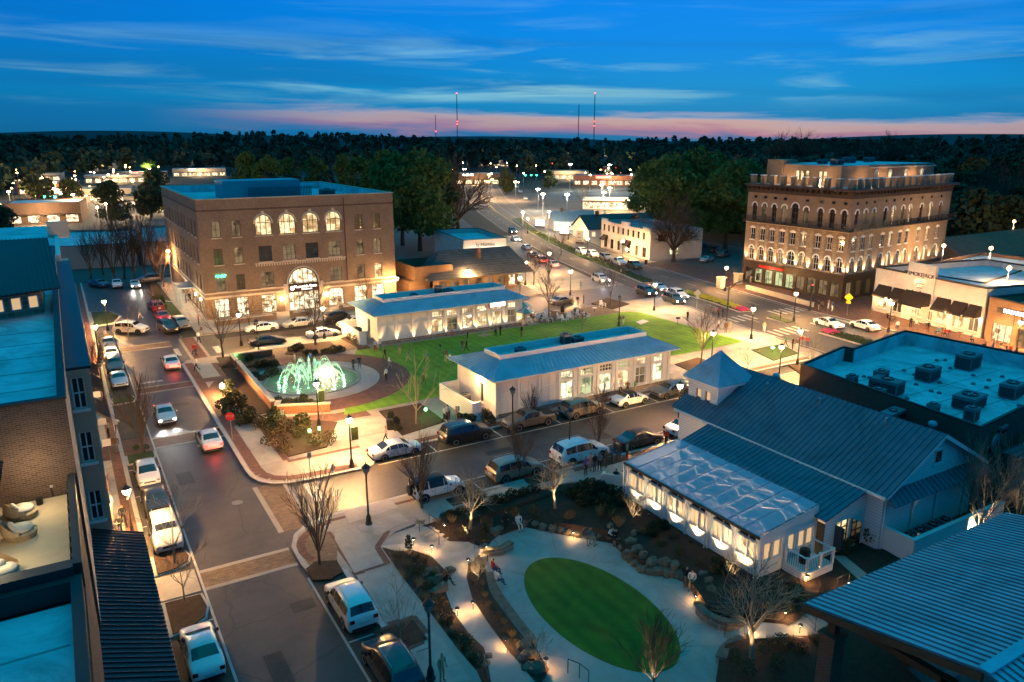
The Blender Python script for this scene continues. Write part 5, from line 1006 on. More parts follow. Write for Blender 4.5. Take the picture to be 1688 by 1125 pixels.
# ------------------------------------------------------------------ left-hand row: terrace house and its neighbours
lt = thing('terrace_building', 'brick building with a furnished roof terrace and dark metal porch roof over the pavement', 'building', (-1.0, 26, 0))
q = MB(); q.box(-14, 27.6, 0, -1.0, 36.1, 11.95); P_(lt, q, 'wall', 'brick_brown'); q = MB().box(-13.9, 27.7, 11.95, -1.2, 36.08, 12.0); P_(lt, q, 'terrace_floor', 'terrace')
q = MB(); q.box(-1.12, 27.6, 12.0, -.85, 36.0, 12.95); q.box(-3.6, 27.3, 12.0, -1.12, 27.9, 13.0); P_(lt, q, 'parapet', 'coping'); q = MB()
for i in range(9): q.box(-1.2, 28.4 + i * .85, 12.0, -1.125, 28.75 + i * .85, 12.8)
P_(lt, q, 'parapet_pier', 'coping')
q = MB(); roofplane(q, (-3.3, 28.4, 14.0), (-3.3, 45, 14.0), (-12, 45, 16.4), (-12, 28.4, 16.4), 50, .06, .05); P_(lt, q, 'side_roof', 'metal_dark'); q = MB().box(-12, 28.6, 12, -3.9, 36, 13.9); P_(lt, q, 'side_wall', 'brick_brown')
q = MB(); roofplane(q, (1.95, 47.0, 4.0), (1.95, 22, 4.0), (-1.05, 22, 5.1), (-1.05, 47.0, 5.1), 66, .06, .05); P_(lt, q, 'porch_roof', 'metal_dark'); q = MB()
for y in (24, 30, 36, 42, 46.6): q.box(1.6, y - .12, 0, 1.8, y + .12, 3.9)
P_(lt, q, 'porch_post', 'coping'); q = MB().box(-1.06, 20, 5.0, -.86, 36.1, 11.95); P_(lt, q, 'street_wall', 'brick_brown')
light('POINT', lt, (-1.3, 8.7, 13.6), 55, (1, .78, .46), .3); light('POINT', lt, (-2.6, 4.0, 13.5), 55, (1, .78, .46), .3)
ls = thing('flat_roofed_house', 'house with pale flat roof and dark parapet in the near left corner', 'building', (-1.0, 14, 0)); q = MB(); q.box(-14, 12, 0, -1.0, 27.3, 11.9); P_(ls, q, 'wall', 'brick_brown'); q = MB().box(-13.5, 12.2, 11.9, -1.3, 26.7, 12.0); P_(ls, q, 'roof', 'roof_membrane'); seams(ls, -13.4, 12.4, -1.4, 26.6, 12.0, 6); q = MB(); hollow(q, -14, 12, -.9, 27.25, 12.0, 12.7, .35); P_(ls, q, 'parapet', 'coping')
lm = thing('brick_row_building', 'tall brown brick row building with pale roof, bay fronts and white framed windows', 'building', (-1.0, 36.2, 0)); BM = Bld(lm)
BM.face((-14, 36.2), (-.75, 36.2), 0, 16.3, [], 'brick_brown')
ops = []
for i, y in enumerate((47.2, 52.2, 57.2, 62.2, 70.5, 76, 82, 88)):
    for z in (4.6, 8.4, 12.2): ops.append(dict(s=y - 36.2, z=z, w=1.35, h=2.1, pane='glass_dark', cols=2, rows=2, frame='white_trim', sill='limestone'))
BM.face((-.75, 36.2), (-.75, 92), 0, 16.3, [], 'stucco_grey'); ops = [dict(q_, s=q_['s'] - 11) for q_ in ops if q_['z'] < 12 and q_['s'] > 12]; BM.face((.4, 47.2), (.4, 92), 0, 14.6, ops, 'stucco_grey'); BM.face((-.75, 47.2), (.4, 47.2), 0, 14.6, [dict(s=.48, z=z_, w=.66, h=1.85, pane='glass_dark', cols=2, rows=2, frame='white_trim', sill='white_trim', bar=.07) for z_ in (5.4, 9.05, 12.3)], 'stucco_grey'); P_(lm, MB().box(-.75, 47.2, 14.6, .5, 92, 14.75), 'front_roof', 'metal_dark'); BM.face((-.75, 92), (-14, 92), 0, 16.3, [], 'brick_brown')
q = MB().box(-14, 36.5, 15.7, -1.1, 91.7, 15.8); P_(lm, q, 'roof', 'roof_membrane'); seams(lm, -13.5, 37, -1.2, 56, 15.8, 6); q = MB(); hollow(q, -14, 36.15, -.7, 92.1, 16.303, 16.4, .35); P_(lm, q, 'coping', 'coping')
# stone penthouse with lean roof
q = MB(); q.prism([(-9, 56.2), (-1.6, 58.6), (-1.6, 66), (-9, 66)], 15.8, 17.9); P_(lm, q, 'penthouse', 'fieldstone'); q = MB(); roofplane(q, (-9.6, 54.6, 17.4), (-.5, 57.6, 17.6), (-.9, 66, 20.0), (-9.6, 66, 20.0), 34, .06, .05); P_(lm, q, 'penthouse_roof', 'metal_dark')
for i in range(4): x = -5.0 + i * .95; window(lm, at(lm, (x, 56.2 + (x + 9) * .3243 - .02, 16.25)), 'S', .62, .85, 'curtain', 1, 1, 0, 'white_trim', None, depth=-.03, rz=math.atan2(2.4, 7.4))
for y in (53.5, 49.0, 57.6): MB().lathe([(1.15, 0), (1.15, 3.6), (1.25, 3.62), (1.25, 3.85), (.2, 4.6)], 18, (0.75, y - 36.2, 0), sx=.75).build('round_bay', 'brick_brown', lm)
for y, z in ((66.5, 6.6), (78, 5.6), (86, 5.0)): q = MB(); roofplane(q, (1.5, y + 2, z - .9), (1.5, y - 2, z - .9), (.4, y - 2, z), (.4, y + 2, z), 9, .06, .05); P_(lm, q, 'door_canopy', 'metal_dark')
for y in (66, 71.5, 80): MB().box(1.45, y - 36.2 - .02, 3.0, 2.3, y - 36.2 + .02, 3.6).build('hanging_sign', 'white_trim', lm)
MB().box(1.5, 75 - 36.2, 3.1, 2.4, 75.05 - 36.2, 3.5).build('hanging_sign', 'em_green_sign', lm)
for y in (52, 60, 68, 78): light('POINT', lm, (2.4, y - 36.2, 2.6), 60, WARM, .2)
ln_ = thing('corniced_building', 'brick building with white cornice and pale flat roof beyond the stone penthouse', 'building', (-1.0, 93, 0)); BN = Bld(ln_)
BN.face((-20, 93), (-.6, 93), 0, 15.0, [dict(s=19.4 + x, z=12.0, w=1.9, h=1.5, pane='lit_dim' if x > -5 else 'glass_dark', cols=2, rows=2, frame='white_trim', sill='white_trim') for x in (-6.6, -3.2)], 'brick_brown'); BN.face((-.6, 93), (-.6, 128), 0, 15, [dict(s=3 + i * 4, z=z, w=1.3, h=2, frame='white_trim') for i in range(8) for z in (5, 9)], 'brick_brown')
q = MB().box(-20, 93.3, 15.0, -.9, 128, 15.1); P_(ln_, q, 'roof', 'roof_membrane'); q = MB(); q.box(-20.2, 92.7, 14.2, -.3, 93.3, 15.3); q.box(-.7, 93.3, 14.2, -.3, 128, 15.3); P_(ln_, q, 'cornice', 'white_trim'); P_(ln_, MB().box(-1.4, 112, 15, 1.0, 113, 17), 'chimney', 'limestone'); P_(ln_, MB().box(-.6, 96, 8, .4, 99, 14.1), 'stair_turret', 'limestone')
# ------------------------------------------------------------------ street lamps
def lamp_proto():
    o = thing('street_lamp', '', 'street lamp')
    MB().lathe([(.26, 0), (.26, .12), (.2, .2), (.18, .55), (.12, .7), (.09, .8)], 10).build('base', 'iron', o)
    MB().lathe([(.075, .8), (.06, 3.7), (.1, 3.72), (.05, 3.8), (.03, 4.12)], 8).build('pole', 'iron', o)
    light('SPOT', o, (.07, 0, 4.05), 1150, WARM, .05, 172, (.07, 0, 0), .5); g_ = MB().lathe([(.12, 4.1), (.20, 4.16), (.24, 4.3), (.19, 4.5)], 10).build('globe', 'globe_on', o, smooth=True)
    MB().lathe([(.34, 4.44), (.24, 4.56), (.08, 4.7), (.03, 4.72), (.03, 4.84), (.0, 4.86)], 10).build('cap', 'iron', o)
    q = MB()
    for k in range(4): a = k * math.pi / 2 + .4; q.tube([(.06 * math.cos(a), .06 * math.sin(a), 3.78), (.27 * math.cos(a), .27 * math.sin(a), 4.3), (.24 * math.cos(a), .24 * math.sin(a), 4.52)], .012, 4)
    q.build('cage', 'iron', o); return o
lp = lamp_proto(); _first = [True]
def lamp(px, py, label, on=True, banner=False, arms=False, z=KZ, k=1.0):
    p = W(px, py, z)
    if _first[0]: o = lp; o.location = p; o['label'] = label; _first[0] = False
    else: o = copy_tree(lp, None, p, 0, label)
    o['group'] = 'globe street lamps'; o.scale = (k, k, k)
    if not on:
        for c in list(o.children):
            if c.name.startswith('globe'): c.data = GOFF
            elif c.type == 'LIGHT': bpy.data.objects.remove(c)
    if banner: q = MB(); q.box(.12, -.01, 2.4, .72, .01, 3.5); q.tube([(0, 0, 3.52), (.75, 0, 3.52)], .02, 5); q.tube([(0, 0, 2.38), (.75, 0, 2.38)], .02, 5); q.build('banner', 'shrub_green', o)
    if arms:
        q = MB()
        for z_ in (1.9, 2.8): q.tube([(0, 0, z_), (-.75, 0, z_)], .02, 5)
        q.build('banner_arm', 'iron', o)
    return o
GOFF = MB().lathe([(.10, 3.96), (.20, 4.1), (.24, 4.3), (.19, 4.5)], 10).mesh('globe', 'globe_off', True)
lamp(164, 593, 'lit lamp on the west pavement beside the row of parked cars'); lamp(580, 770, 'lit globe lamp with banner at the street corner by the hydrant', banner=True)
lamp(608, 864, 'unlit lamp on the pavement corner beside the round manhole', on=False); lamp(710, 1120, 'unlit lamp with banner arms beside the near planting bed', on=False, arms=True)
lamp(222, 905, 'lit lamp on the west pavement beside the parked black car', arms=True); lamp(173, 664, 'unlit lamp on the west pavement by the green sign', on=False)
lamp(178, 545, 'lit lamp on the west pavement by the white crosswalk corner')
lamp(398, 570, 'lit lamp on the corner beyond the fountain, by the black sedan'); lamp(427, 585, 'unlit lamp behind the fountain wall', on=False); lamp(535, 558, 'lit lamp beside the white sedan in front of the brick block')
lamp(526, 702, 'lit lamp by the brick wall in front of the fountain jets', banner=True); lamp(656, 500, 'lit lamp between brick block and station', z=0); lamp(773, 486, 'lit lamp in front of the dark roofed station', z=0)
lamp(857, 500, 'lit lamp beside the far pavilion gable'); lamp(940, 487, 'lit lamp on the arterial corner by the people with stroller'); lamp(1078, 512, 'lit lamp at the crossing beside the black cars'); lamp(1020, 538, 'unlit lamp at the end of the big lawn', on=False)
lamp(1195, 480, 'lit lamp near the hotel corner and drive'); lamp(1308, 530, 'lit lamp in the median opposite the hotel shopfront'); lamp(1238, 559, 'lit lamp beside the zebra crossing on the square side'); lamp(1172, 606, 'lit lamp by the pale bare tree behind the near pavilion')
lamp(1314, 602, 'lit lamp beside the group at the small green bed'); lamp(1117, 706, 'lit lamp in front of the chapel tower'); lamp(938, 757, 'unlit lamp beside the white parked car', on=False); lamp(845, 716, 'unlit lamp in the middle of the side street pavement', on=False)
lamp(1464, 548, 'lit lamp in front of the restaurant awnings'); lamp(1674, 585, 'lit lamp in front of the brewery'); lamp(866, 470, 'lit lamp by the station corner at the arterial'); lamp(1283, 632, 'lit lamp between chapel roof and flat roofed building')
lamp(905, 452, 'lit lamp on the near side of the arterial'); lamp(937, 395, 'lit lamp by the far pavement sign'); lamp(968, 424, 'lit lamp by the parked row at the far kerb'); lamp(1026, 428, 'lit lamp in front of the white two storey shop'); lamp(870, 385, 'lit lamp by the bend of the arterial'); lamp(908, 372, 'lit lamp at the car park beyond the bend')
gl = thing('ground_lamp', 'very bright low lamp in the shrubs at the fountain corner', 'lamp', W(368, 655, KZ)); MB().lathe([(.06, 0), (.06, 1.0), (.12, 1.05)], 8).build('post', 'iron', gl); MB().lathe([(.1, 1.06), (.19, 1.2), (.19, 1.35), (.05, 1.5)], 10).build('globe', 'globe_on', gl)
def greenlight(px, py, label, s=1.0):
    o = thing('green_floodlight', label, 'floodlight', W(px, py, KZ)); MB().lathe([(.05, 0), (.05, .5), (.12, .55)], 8).build('stake', 'iron', o); MB().lathe([(.1, .56), (.16 * s, .7), (.1, .84)], 8).build('lamp', 'em_green', o); light('POINT', o, (0, -.35, .8), 26 * s, (.15, 1, .2), .1)
greenlight(388, 595, 'green floodlight at the foot of the corner tree behind the fountain'); greenlight(1273, 582, 'bright green floodlight in the small square bed', 1.6); greenlight(702, 686, 'green floodlight in the bed beside the thin pale tree'); greenlight(511, 722, 'green floodlight in the bed near the bike hoop'); greenlight(527, 718, 'green floodlight on the lamp foot by the brick wall', .7)

# ------------------------------------------------------------------ trees
def branch(mb, mt, p, d, l, r, lev, maxl, rnd, spread, up, kids):
    n = 3; pts = [p]; rad = [r]; q = p.copy(); dd = d.copy()
    for i in range(n):
        dd = (dd + Vector((rnd.uniform(-.16, .16), rnd.uniform(-.16, .16), up * .14 + rnd.uniform(-.06, .1)))).normalized(); q = q + dd * (l / n); pts.append(q.copy()); rad.append(max(r * (1 - .62 * (i + 1) / n), .008))
    (mb if lev < 2 else mt).tube(pts, rad, 6 if lev == 0 else (4 if lev == 1 else 3), cap=False)
    if lev >= maxl: return
    k = kids[lev]
    for i in range(k):
        t = rnd.uniform(.3 if lev else .42, 1.0); j = min(int(t * n), n - 1); bp = pts[j].lerp(pts[j + 1], t * n - j); bd = (pts[j + 1] - pts[j]).normalized()
        a = rnd.uniform(0, 6.283); ax = bd.orthogonal().normalized(); ax = Matrix.Rotation(a, 3, bd) @ ax; nd_ = (bd * math.cos(spread) + ax * math.sin(spread) * rnd.uniform(.7, 1.2)).normalized()
        branch(mb, mt, bp, nd_, l * rnd.uniform(.45, .68) * (1.15 - .4 * t), rad[j] * rnd.uniform(.45, .62), lev + 1, maxl, rnd, spread, up, kids)
def tree_mesh(seed, h, spread, up, kids, trunk, r, bark='bark', twig='twig', lev=3, limb=1.0):
    rnd = random.Random(seed); a, b = MB(), MB(); p = Vector((0, 0, 0)); top = Vector((rnd.uniform(-.1, .1), rnd.uniform(-.1, .1), trunk)); a.tube([p, top * .5, top], [r * 1.35, r, r * .85], 7, cap=False)
    for i in range(kids[0]):
        an = 6.283 * i / kids[0] + rnd.uniform(-.4, .4); s_ = spread * rnd.uniform(.7, 1.2); d = Vector((math.cos(an) * math.sin(s_), math.sin(an) * math.sin(s_), math.cos(s_)))
        z = rnd.uniform(.72, 1.0); branch(a, b, top * z, d, (h - trunk) * rnd.uniform(.62, .9) * limb, r * .5, 1, lev, rnd, spread, up, [0] + list(kids[1:]))
    branch(a, b, top, Vector((.03, .02, 1)).normalized(), (h - trunk) * .92, r * .7, 1, lev, rnd, spread * .9, up, [0] + list(kids[1:]))
    return a.mesh('trunk', bark, True), b.mesh('crown', twig)
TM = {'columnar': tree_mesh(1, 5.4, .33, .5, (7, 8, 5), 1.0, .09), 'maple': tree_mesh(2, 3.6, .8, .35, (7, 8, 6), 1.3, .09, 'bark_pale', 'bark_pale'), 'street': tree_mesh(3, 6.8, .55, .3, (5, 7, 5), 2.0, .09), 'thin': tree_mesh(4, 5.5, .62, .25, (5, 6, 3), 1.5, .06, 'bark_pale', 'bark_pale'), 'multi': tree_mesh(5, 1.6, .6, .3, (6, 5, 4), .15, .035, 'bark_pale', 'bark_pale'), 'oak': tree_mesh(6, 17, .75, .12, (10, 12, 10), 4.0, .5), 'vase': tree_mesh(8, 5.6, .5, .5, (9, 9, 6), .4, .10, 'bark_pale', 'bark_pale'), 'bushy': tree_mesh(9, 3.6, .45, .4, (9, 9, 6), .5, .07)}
def tree(kind, loc, label, s=1.0, rz=None, group=None, name='bare_tree'):
    a, b = TM[kind]; o = thing(name, label, 'tree', loc, random.uniform(0, 6) if rz is None else rz, group); o.scale = (s, s, s); obj('trunk', a, o); obj('crown', b, o); return o
T = lambda kind, px, py, label, s=1.0, z=KZ, **k: tree(kind, W(px, py, z), label, s, **k)
T('columnar', 527, 930, 'upright bare street tree in the pit by the parked white SUV', 1.05); T('columnar', 238, 748, 'upright bare street tree on the west pavement above the white hatchback', 1.15); T('columnar', 155, 645, 'bare street tree by the lamp on the west pavement', 1.1)
T('columnar', 696, 838, 'upright bare tree in the pit beside the white jeep', .95); T('columnar', 855, 790, 'slim bare tree in the pit beside the gold SUV', .8); T('columnar', 985, 745, 'slim bare tree in the pit beside the big white SUV', .8)
T('thin', 660, 1062, 'thin leafless sapling in the square pit of the near pavement', .75); T('thin', 288, 930, 'thin bare tree on the far kerb island, left side', .85); T('thin', 305, 992, 'thin bare tree on the near kerb island, left side', .8); T('thin', 212, 560, 'small bare tree on the grassy island at the far crossing', .9)
T('street', 368, 590, 'bare tree at the pavement corner behind the fountain', 1.15); T('street', 412, 545, 'small bare tree before the brick block shop windows', .8); T('street', 520, 570, 'tall bare tree in the bed beyond the fountain jets', 1.25); T('street', 605, 500, 'bare tree before the right windows of the brick block', .8)
T('thin', 686, 700, 'thin green lit bare tree in the bed by the concrete walk', 1.25); T('thin', 480, 640, 'small bare ornamental tree behind the fountain pool', .6); T('thin', 532, 692, 'small leafless tree inside the low brick wall', .5)
T('street', 905, 524, 'bare tree in the mulch bed by the white chairs', 1.05); T('street', 1006, 504, 'bare tree in the diamond bed near the arterial corner', 1.0); T('street', 1155, 605, 'pale lamplit bare tree behind the near pavilion', 1.15); T('thin', 1232, 612, 'low bare tree behind the chapel tower', .6); T('thin', 1335, 612, 'small bare tree by the flat roofed building corner', .7)
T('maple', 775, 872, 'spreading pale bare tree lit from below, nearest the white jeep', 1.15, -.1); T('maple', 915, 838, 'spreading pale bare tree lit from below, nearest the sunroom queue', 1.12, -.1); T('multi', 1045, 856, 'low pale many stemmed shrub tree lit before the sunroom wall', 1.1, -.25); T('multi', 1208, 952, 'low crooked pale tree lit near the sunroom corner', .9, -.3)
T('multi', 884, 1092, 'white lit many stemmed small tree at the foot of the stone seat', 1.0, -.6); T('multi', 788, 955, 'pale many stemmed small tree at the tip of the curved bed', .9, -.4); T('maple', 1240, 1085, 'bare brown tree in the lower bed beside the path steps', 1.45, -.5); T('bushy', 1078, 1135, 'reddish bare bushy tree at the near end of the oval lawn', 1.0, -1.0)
T('vase', 1610, 880, 'large lamplit vase shaped bare tree by the white yard wall', 1.05, 0.0); T('vase', 1672, 868, 'dim vase shaped bare tree at the right edge', 1.0, 0.0); T('thin', 960, 545, 'thin bare tree between far pavilion and lawn', .6)
T('columnar', 876, 700, 'slim bare tree in front of the bronze pickup', .62); T('columnar', 993, 690, 'slim bare tree in front of the near pavilion windows', .62); T('thin', 1358, 545, 'thin bare tree in the arterial median', .7); T('thin', 1215, 490, 'thin bare tree by the hotel drive', .8)
for i, (a, b, s_) in enumerate(((170, 440, 1.5), (190, 452, 1.6), (205, 446, 1.9), (222, 450, 1.7), (240, 446, 2.0), (258, 450, 1.6), (150, 446, 1.4), (270, 460, 1.3))): T('columnar', a, b + 14, 'bare screen tree, %s from the left behind the car park end' % ordn((1, 2, 3, 4, 5, 6, 0, 7)[i]), s_ * 1.15, 0, group='screen trees by the low roofs')
T('street', 262, 525, 'small bare tree on the long planted island by the red cars', .9); T('street', 880, 470, 'bare tree by the station end of the arterial pavement', 1.1); T('street', 905, 468, 'second bare tree by the station end of the arterial pavement', 1.0); T('street', 925, 420, 'bare tree in the arterial median', .9)
T('oak', 755, 385, 'wide spreading bare oak above the arterial bend', 1.2, 0); T('oak', 1655, 395, 'bare oak at the right edge beyond the tiled hall', 1.1, 0); T('oak', 1620, 372, 'second bare oak beyond the tiled hall', 1.0, 0); T('oak', 1110, 432, 'bare oak standing in front of the big green trees', .8, 0); T('street', 960, 345, 'bare tree glowing by the car park lamps', 1.4, 0)

def leaf_mass(seed, blobs, n, size, name='crown', m='leaf_green', flat=.75):
    """leaf clumps in blobs: (x, y, z, r)"""
    rg = np.random.default_rng(seed); tot = sum(b[3] ** 2 for b in blobs); V = []
    for x, y, z, r in blobs:
        k = max(8, int(n * r * r / tot)); d = rg.normal(size=(k, 3)); d /= np.linalg.norm(d, axis=1)[:, None]; rad = r * (.55 + .5 * rg.random(k) ** .6)
        c = d * rad[:, None] * np.array([1, 1, flat]) + np.array([x, y, z]); u = rg.normal(size=(k, 3)); u /= np.linalg.norm(u, axis=1)[:, None]; v = np.cross(u, rg.normal(size=(k, 3))); v /= np.linalg.norm(v, axis=1)[:, None]
        s_ = size * (.6 + .8 * rg.random(k))[:, None]; V.append(np.stack([c - u * s_ - v * s_ * .6, c + u * s_ - v * s_ * .5, c + u * s_ * .7 + v * s_ * .7, c - u * s_ * .8 + v * s_ * .6], 1).reshape(-1, 3))
    V = np.concatenate(V); me = bpy.data.meshes.new(name); k = len(V) // 4
    me.vertices.add(len(V)); me.vertices.foreach_set('co', V.astype(np.float32).ravel()); me.loops.add(k * 4); me.loops.foreach_set('vertex_index', np.arange(k * 4, dtype=np.int32)); me.polygons.add(k); me.polygons.foreach_set('loop_start', np.arange(0, k * 4, 4, dtype=np.int32)); me.update(calc_edges=True); me.materials.append(M(m)); return me
def blobs(rnd, n, w, h0, h1, r0, r1): 
    out = []
    for i in range(n):
        z = rnd.uniform(h0, h1); t = (z - h0) / (h1 - h0); rr = w * math.sqrt(max(.05, 1 - (1.6 * t - .55) ** 2)); a = rnd.uniform(0, 6.283); q = rnd.random() ** .6 * rr; out.append((q * math.cos(a), q * math.sin(a), z, rnd.uniform(r0, r1)))
    return out
LT = []
for k in range(4): rnd = random.Random(40 + k); LT.append((tree_mesh(60 + k, 15, .7, .15, (6, 5, 3), 4.5, .42), leaf_mass(k, blobs(rnd, 34, 7.0, 5, 17, 1.8, 3.2), 5200, .34)))
DK = [leaf_mass(20 + k, blobs(random.Random(70 + k), 30, 5.5, 3, 15, 1.8, 3.0), 2600, .5, m='leaf_dark') for k in range(3)]
def leafy(px, py, label, k=0, s=1.0, dark=False, group=None):
    o = thing('leafy_tree', label, 'tree', W(px, py, 0), random.uniform(0, 6), group); o.scale = (s, s, s * random.uniform(.92, 1.08)); a, b = LT[k % 4]; obj('trunk', a[0], o); obj('crown', DK[k % 3] if dark else b, o)
for i, (a, b, s_) in enumerate(((1072, 372, 1.1), (1105, 405, 1.25), (1150, 400, 1.3), (1195, 412, 1.2), (1215, 385, 1.15), (1130, 360, 1.2), (1180, 365, 1.15), (1085, 345, 1.0))): leafy(a, b, 'big green tree, %s of the clump left of the corner hotel' % ordn(i), i, s_, group='green tree clump by the hotel')
for i, (a, b, s_) in enumerate(((410, 318, 1.1), (445, 322, 1.0), (600, 335, 1.1), (640, 340, 1.2), (680, 345, 1.15), (725, 335, 1.1), (570, 318, 1.0), (520, 312, 1.0), (480, 315, .9))): leafy(a, b, 'green tree, %s of the row behind the brick block roof' % ordn(i), i, s_, group='green trees behind the brick block')
for i, (a, b, s_) in enumerate(((1600, 330, 1.2), (1640, 345, 1.3), (1680, 350, 1.3), (1570, 322, 1.1), (1665, 320, 1.2))): leafy(a, b, 'dark tree, %s beyond the hotel at the right edge' % ordn(i), i, s_, True, group='dark trees right of the hotel')
for i, (a, b, s_) in enumerate(((185, 372, .9), (250, 360, .9), (262, 352, 1.0), (120, 350, .8), (255, 305, .7), (15, 420, .7), (60, 352, .8), (835, 320, .8), (905, 312, .7))): leafy(a, b, 'dark tree, %s of those among the distant car parks' % ordn(i), i, s_, True, group='dark trees among the far car parks')
lt_ = thing('leafy_tree', 'yellow green lamplit tree in the far car park at left', 'tree', W(250, 292, 0)); obj('trunk', LT[1][0][0], lt_); obj('crown', LT[1][1], lt_); lt_.scale = (.7, .7, .7); light('POINT', lt_, (-6, -9, 9), 9000, (.9, 1, .5), .5)

leafy(693, 414, 'big dark leafy tree right of the brick block', 1, 1.3); leafy(664, 405, 'second dark leafy tree hard against the brick block', 2, 1.2); leafy(725, 395, 'dark leafy tree between brick block and bare oak', 3, 1.0, True)
# shrubs, grass tufts, flowers
def tuft(seed, n, h, w, m, name='tuft'):
    rnd = random.Random(seed); b = MB()
    for i in range(n):
        a = rnd.uniform(0, 6.283); r = w * rnd.random() ** .5; l = h * rnd.uniform(.6, 1.1); x, y = r * math.cos(a) * .4, r * math.sin(a) * .4; ex, ey = x + r * math.cos(a), y + r * math.sin(a); t = .02
        b.add([(x - t, y, 0), (x + t, y, 0), (ex + t * .5, ey, l * .7), (ex * 1.3, ey * 1.3, l)], [(0, 1, 2), (0, 2, 3)])
    return b.mesh(name, m)
SH = {'dark': [leaf_mass(90 + k, [(random.Random(k).uniform(-.2, .2), .1 * k, .38, .42), (.25, -.15, .3, .34), (-.25, .15, .32, .36)], 420, .055, 'shrub', 'shrub_dark', .85) for k in range(3)], 'brown': [leaf_mass(95 + k, [(0, 0, .4, .45), (.2, .2, .3, .35), (-.2, -.1, .35, .36)], 300, .05, 'shrub', 'shrub_brown', .9) for k in range(2)], 'green': [leaf_mass(98 + k, [(0, 0, .35, .42), (.2, -.2, .3, .32)], 380, .05, 'shrub', 'shrub_green', .85) for k in range(2)], 'straw': [tuft(5 + k, 90, .75, .3, 'straw') for k in range(2)], 'upright': [leaf_mass(104, [(0, 0, .5, .3), (0, 0, .95, .26), (0, 0, 1.3, .16)], 380, .05, 'shrub', 'shrub_dark', 1.3)]}
NM = {'dark': 'dark_shrub', 'brown': 'brown_shrub', 'green': 'green_shrub', 'straw': 'grass_tuft', 'upright': 'upright_shrub'}; _sh = {}
DESC = {'dark': 'rounded dark evergreen shrub', 'brown': 'twiggy brown shrub', 'green': 'rounded green shrub', 'straw': 'dry straw coloured grass tuft', 'upright': 'upright dark conical shrub'}
def shrubs(kind, pts, where, s=1.0, z=KZ + .05):
    for i, (a, b) in enumerate(pts):
        k = (kind, where); j = _sh[k] = _sh.get(k, -1) + 1; o = obj(NM[kind], SH[kind][i % len(SH[kind])], None, W(a, b, z), random.uniform(0, 6)); f = s * random.uniform(.8, 1.25); o.scale = (f, f, f * random.uniform(.9, 1.2)); tag(o, '%s, %s from street end %s' % (DESC[kind], ordn(j), where), 'shrub', kind + ' shrubs ' + where)
shrubs('dark', ((372, 672), (380, 682), (392, 690), (402, 700), (390, 668), (410, 685), (400, 672), (418, 698), (384, 655), (375, 645)), 'beside the fountain side wall', 1.5); shrubs('brown', ((430, 705), (450, 720), (470, 712), (488, 722), (505, 715), (440, 735), (465, 745), (520, 735), (545, 728)), 'in the corner bed', 1.3)
shrubs('green', ((446, 712), (498, 706), (456, 700)), 'in the corner bed', 1.7); shrubs('dark', ((420, 622), (432, 627), (445, 622), (456, 618), (440, 605), (425, 606), (452, 606), (410, 598)), 'in the bed behind the fountain', 1.1); shrubs('dark', ((462, 668), (475, 664), (488, 668), (500, 664), (512, 668)), 'inside the low brick wall', 1.0)
shrubs('dark', ((492, 577), (484, 580), (505, 586), (520, 585), (535, 583), (550, 581), (562, 580)), 'in the bed beyond the fountain', 1.0); shrubs('dark', ((800, 690), (806, 698), (760, 690), (768, 693), (776, 697)), 'by the near pavilion steps', 1.1); shrubs('brown', ((588, 566), (578, 560)), 'by the far pavilion wall', 1.3); shrubs('dark', ((645, 690), (650, 700), (655, 710)), 'in the bed by the thin pale tree', .8)
shrubs('straw', ((655, 922), (672, 938), (668, 955), (690, 968), (700, 990), (715, 1012), (730, 1030), (745, 1052), (760, 1075), (778, 1090), (700, 930), (715, 950)), 'in the near park bed', .9, -.15); shrubs('brown', ((682, 925), (690, 948), (705, 970), (725, 1000), (738, 1030), (755, 1055), (770, 1070), (785, 1098)), 'in the near park bed', .9, -.25); shrubs('upright', ((674, 908),), 'in the near park bed', .95, 0)
shrubs('straw', ((785, 945), (796, 965), (800, 985), (812, 1005), (830, 1030), (845, 1050), (855, 1070)), 'in the curved middle bed', .6, -.5); shrubs('brown', ((792, 975), (806, 1000), (822, 1020), (838, 1042), (852, 1062)), 'in the curved middle bed', .55, -.5)
shrubs('dark', ((880, 812), (863, 817), (845, 822), (828, 828), (812, 832), (796, 838), (760, 846), (745, 850)), 'along the side street pavement edge', .85, 0.05); shrubs('dark', ((960, 830), (975, 822), (990, 830), (1000, 840), (985, 815), (970, 812), (945, 820), (1010, 820), (1022, 832)), 'massed near the sunroom queue', 1.5, -.1)
shrubs('straw', ((693, 868), (720, 864), (745, 862), (990, 850), (1003, 852), (1020, 868)), 'in the upper park bed', .9, -.1); shrubs('upright', ((799, 893),), 'by the lower steps', 1.0, -.4); shrubs('brown', ((760, 885), (800, 865), (850, 850), (880, 848), (940, 855), (1060, 880), (1090, 900), (1120, 915), (1150, 930), (1180, 945), (1080, 870), (1110, 890), (1020, 860)), 'in the upper park bed', .75, -.25)
shrubs('dark', ((1075, 880), (1090, 872), (1182, 938), (1195, 945), (1300, 1005), (1285, 1000), (1310, 985)), 'below the sunroom wall', 1.0, -.2); shrubs('green', ((1388, 912), (1402, 905), (1436, 895)), 'under the chapel casement', 1.2, .1); shrubs('brown', ((1210, 1090), (1260, 1075), (1290, 1065), (1320, 1075), (1350, 1065), (1280, 1100), (1230, 1110)), 'by the timber pavilion', .8, -.4)
shrubs('straw', ((1270, 1060), (1305, 1062), (1340, 1058)), 'by the timber pavilion', .8, -.35); shrubs('green', ((255, 500), (262, 497), (270, 510), (266, 503)), 'on the island by the red cars', 1.3); shrubs('green', ((225, 742), (240, 741)), 'on the crosswalk island', .7)
fl = MB(); rnd = random.Random(11)
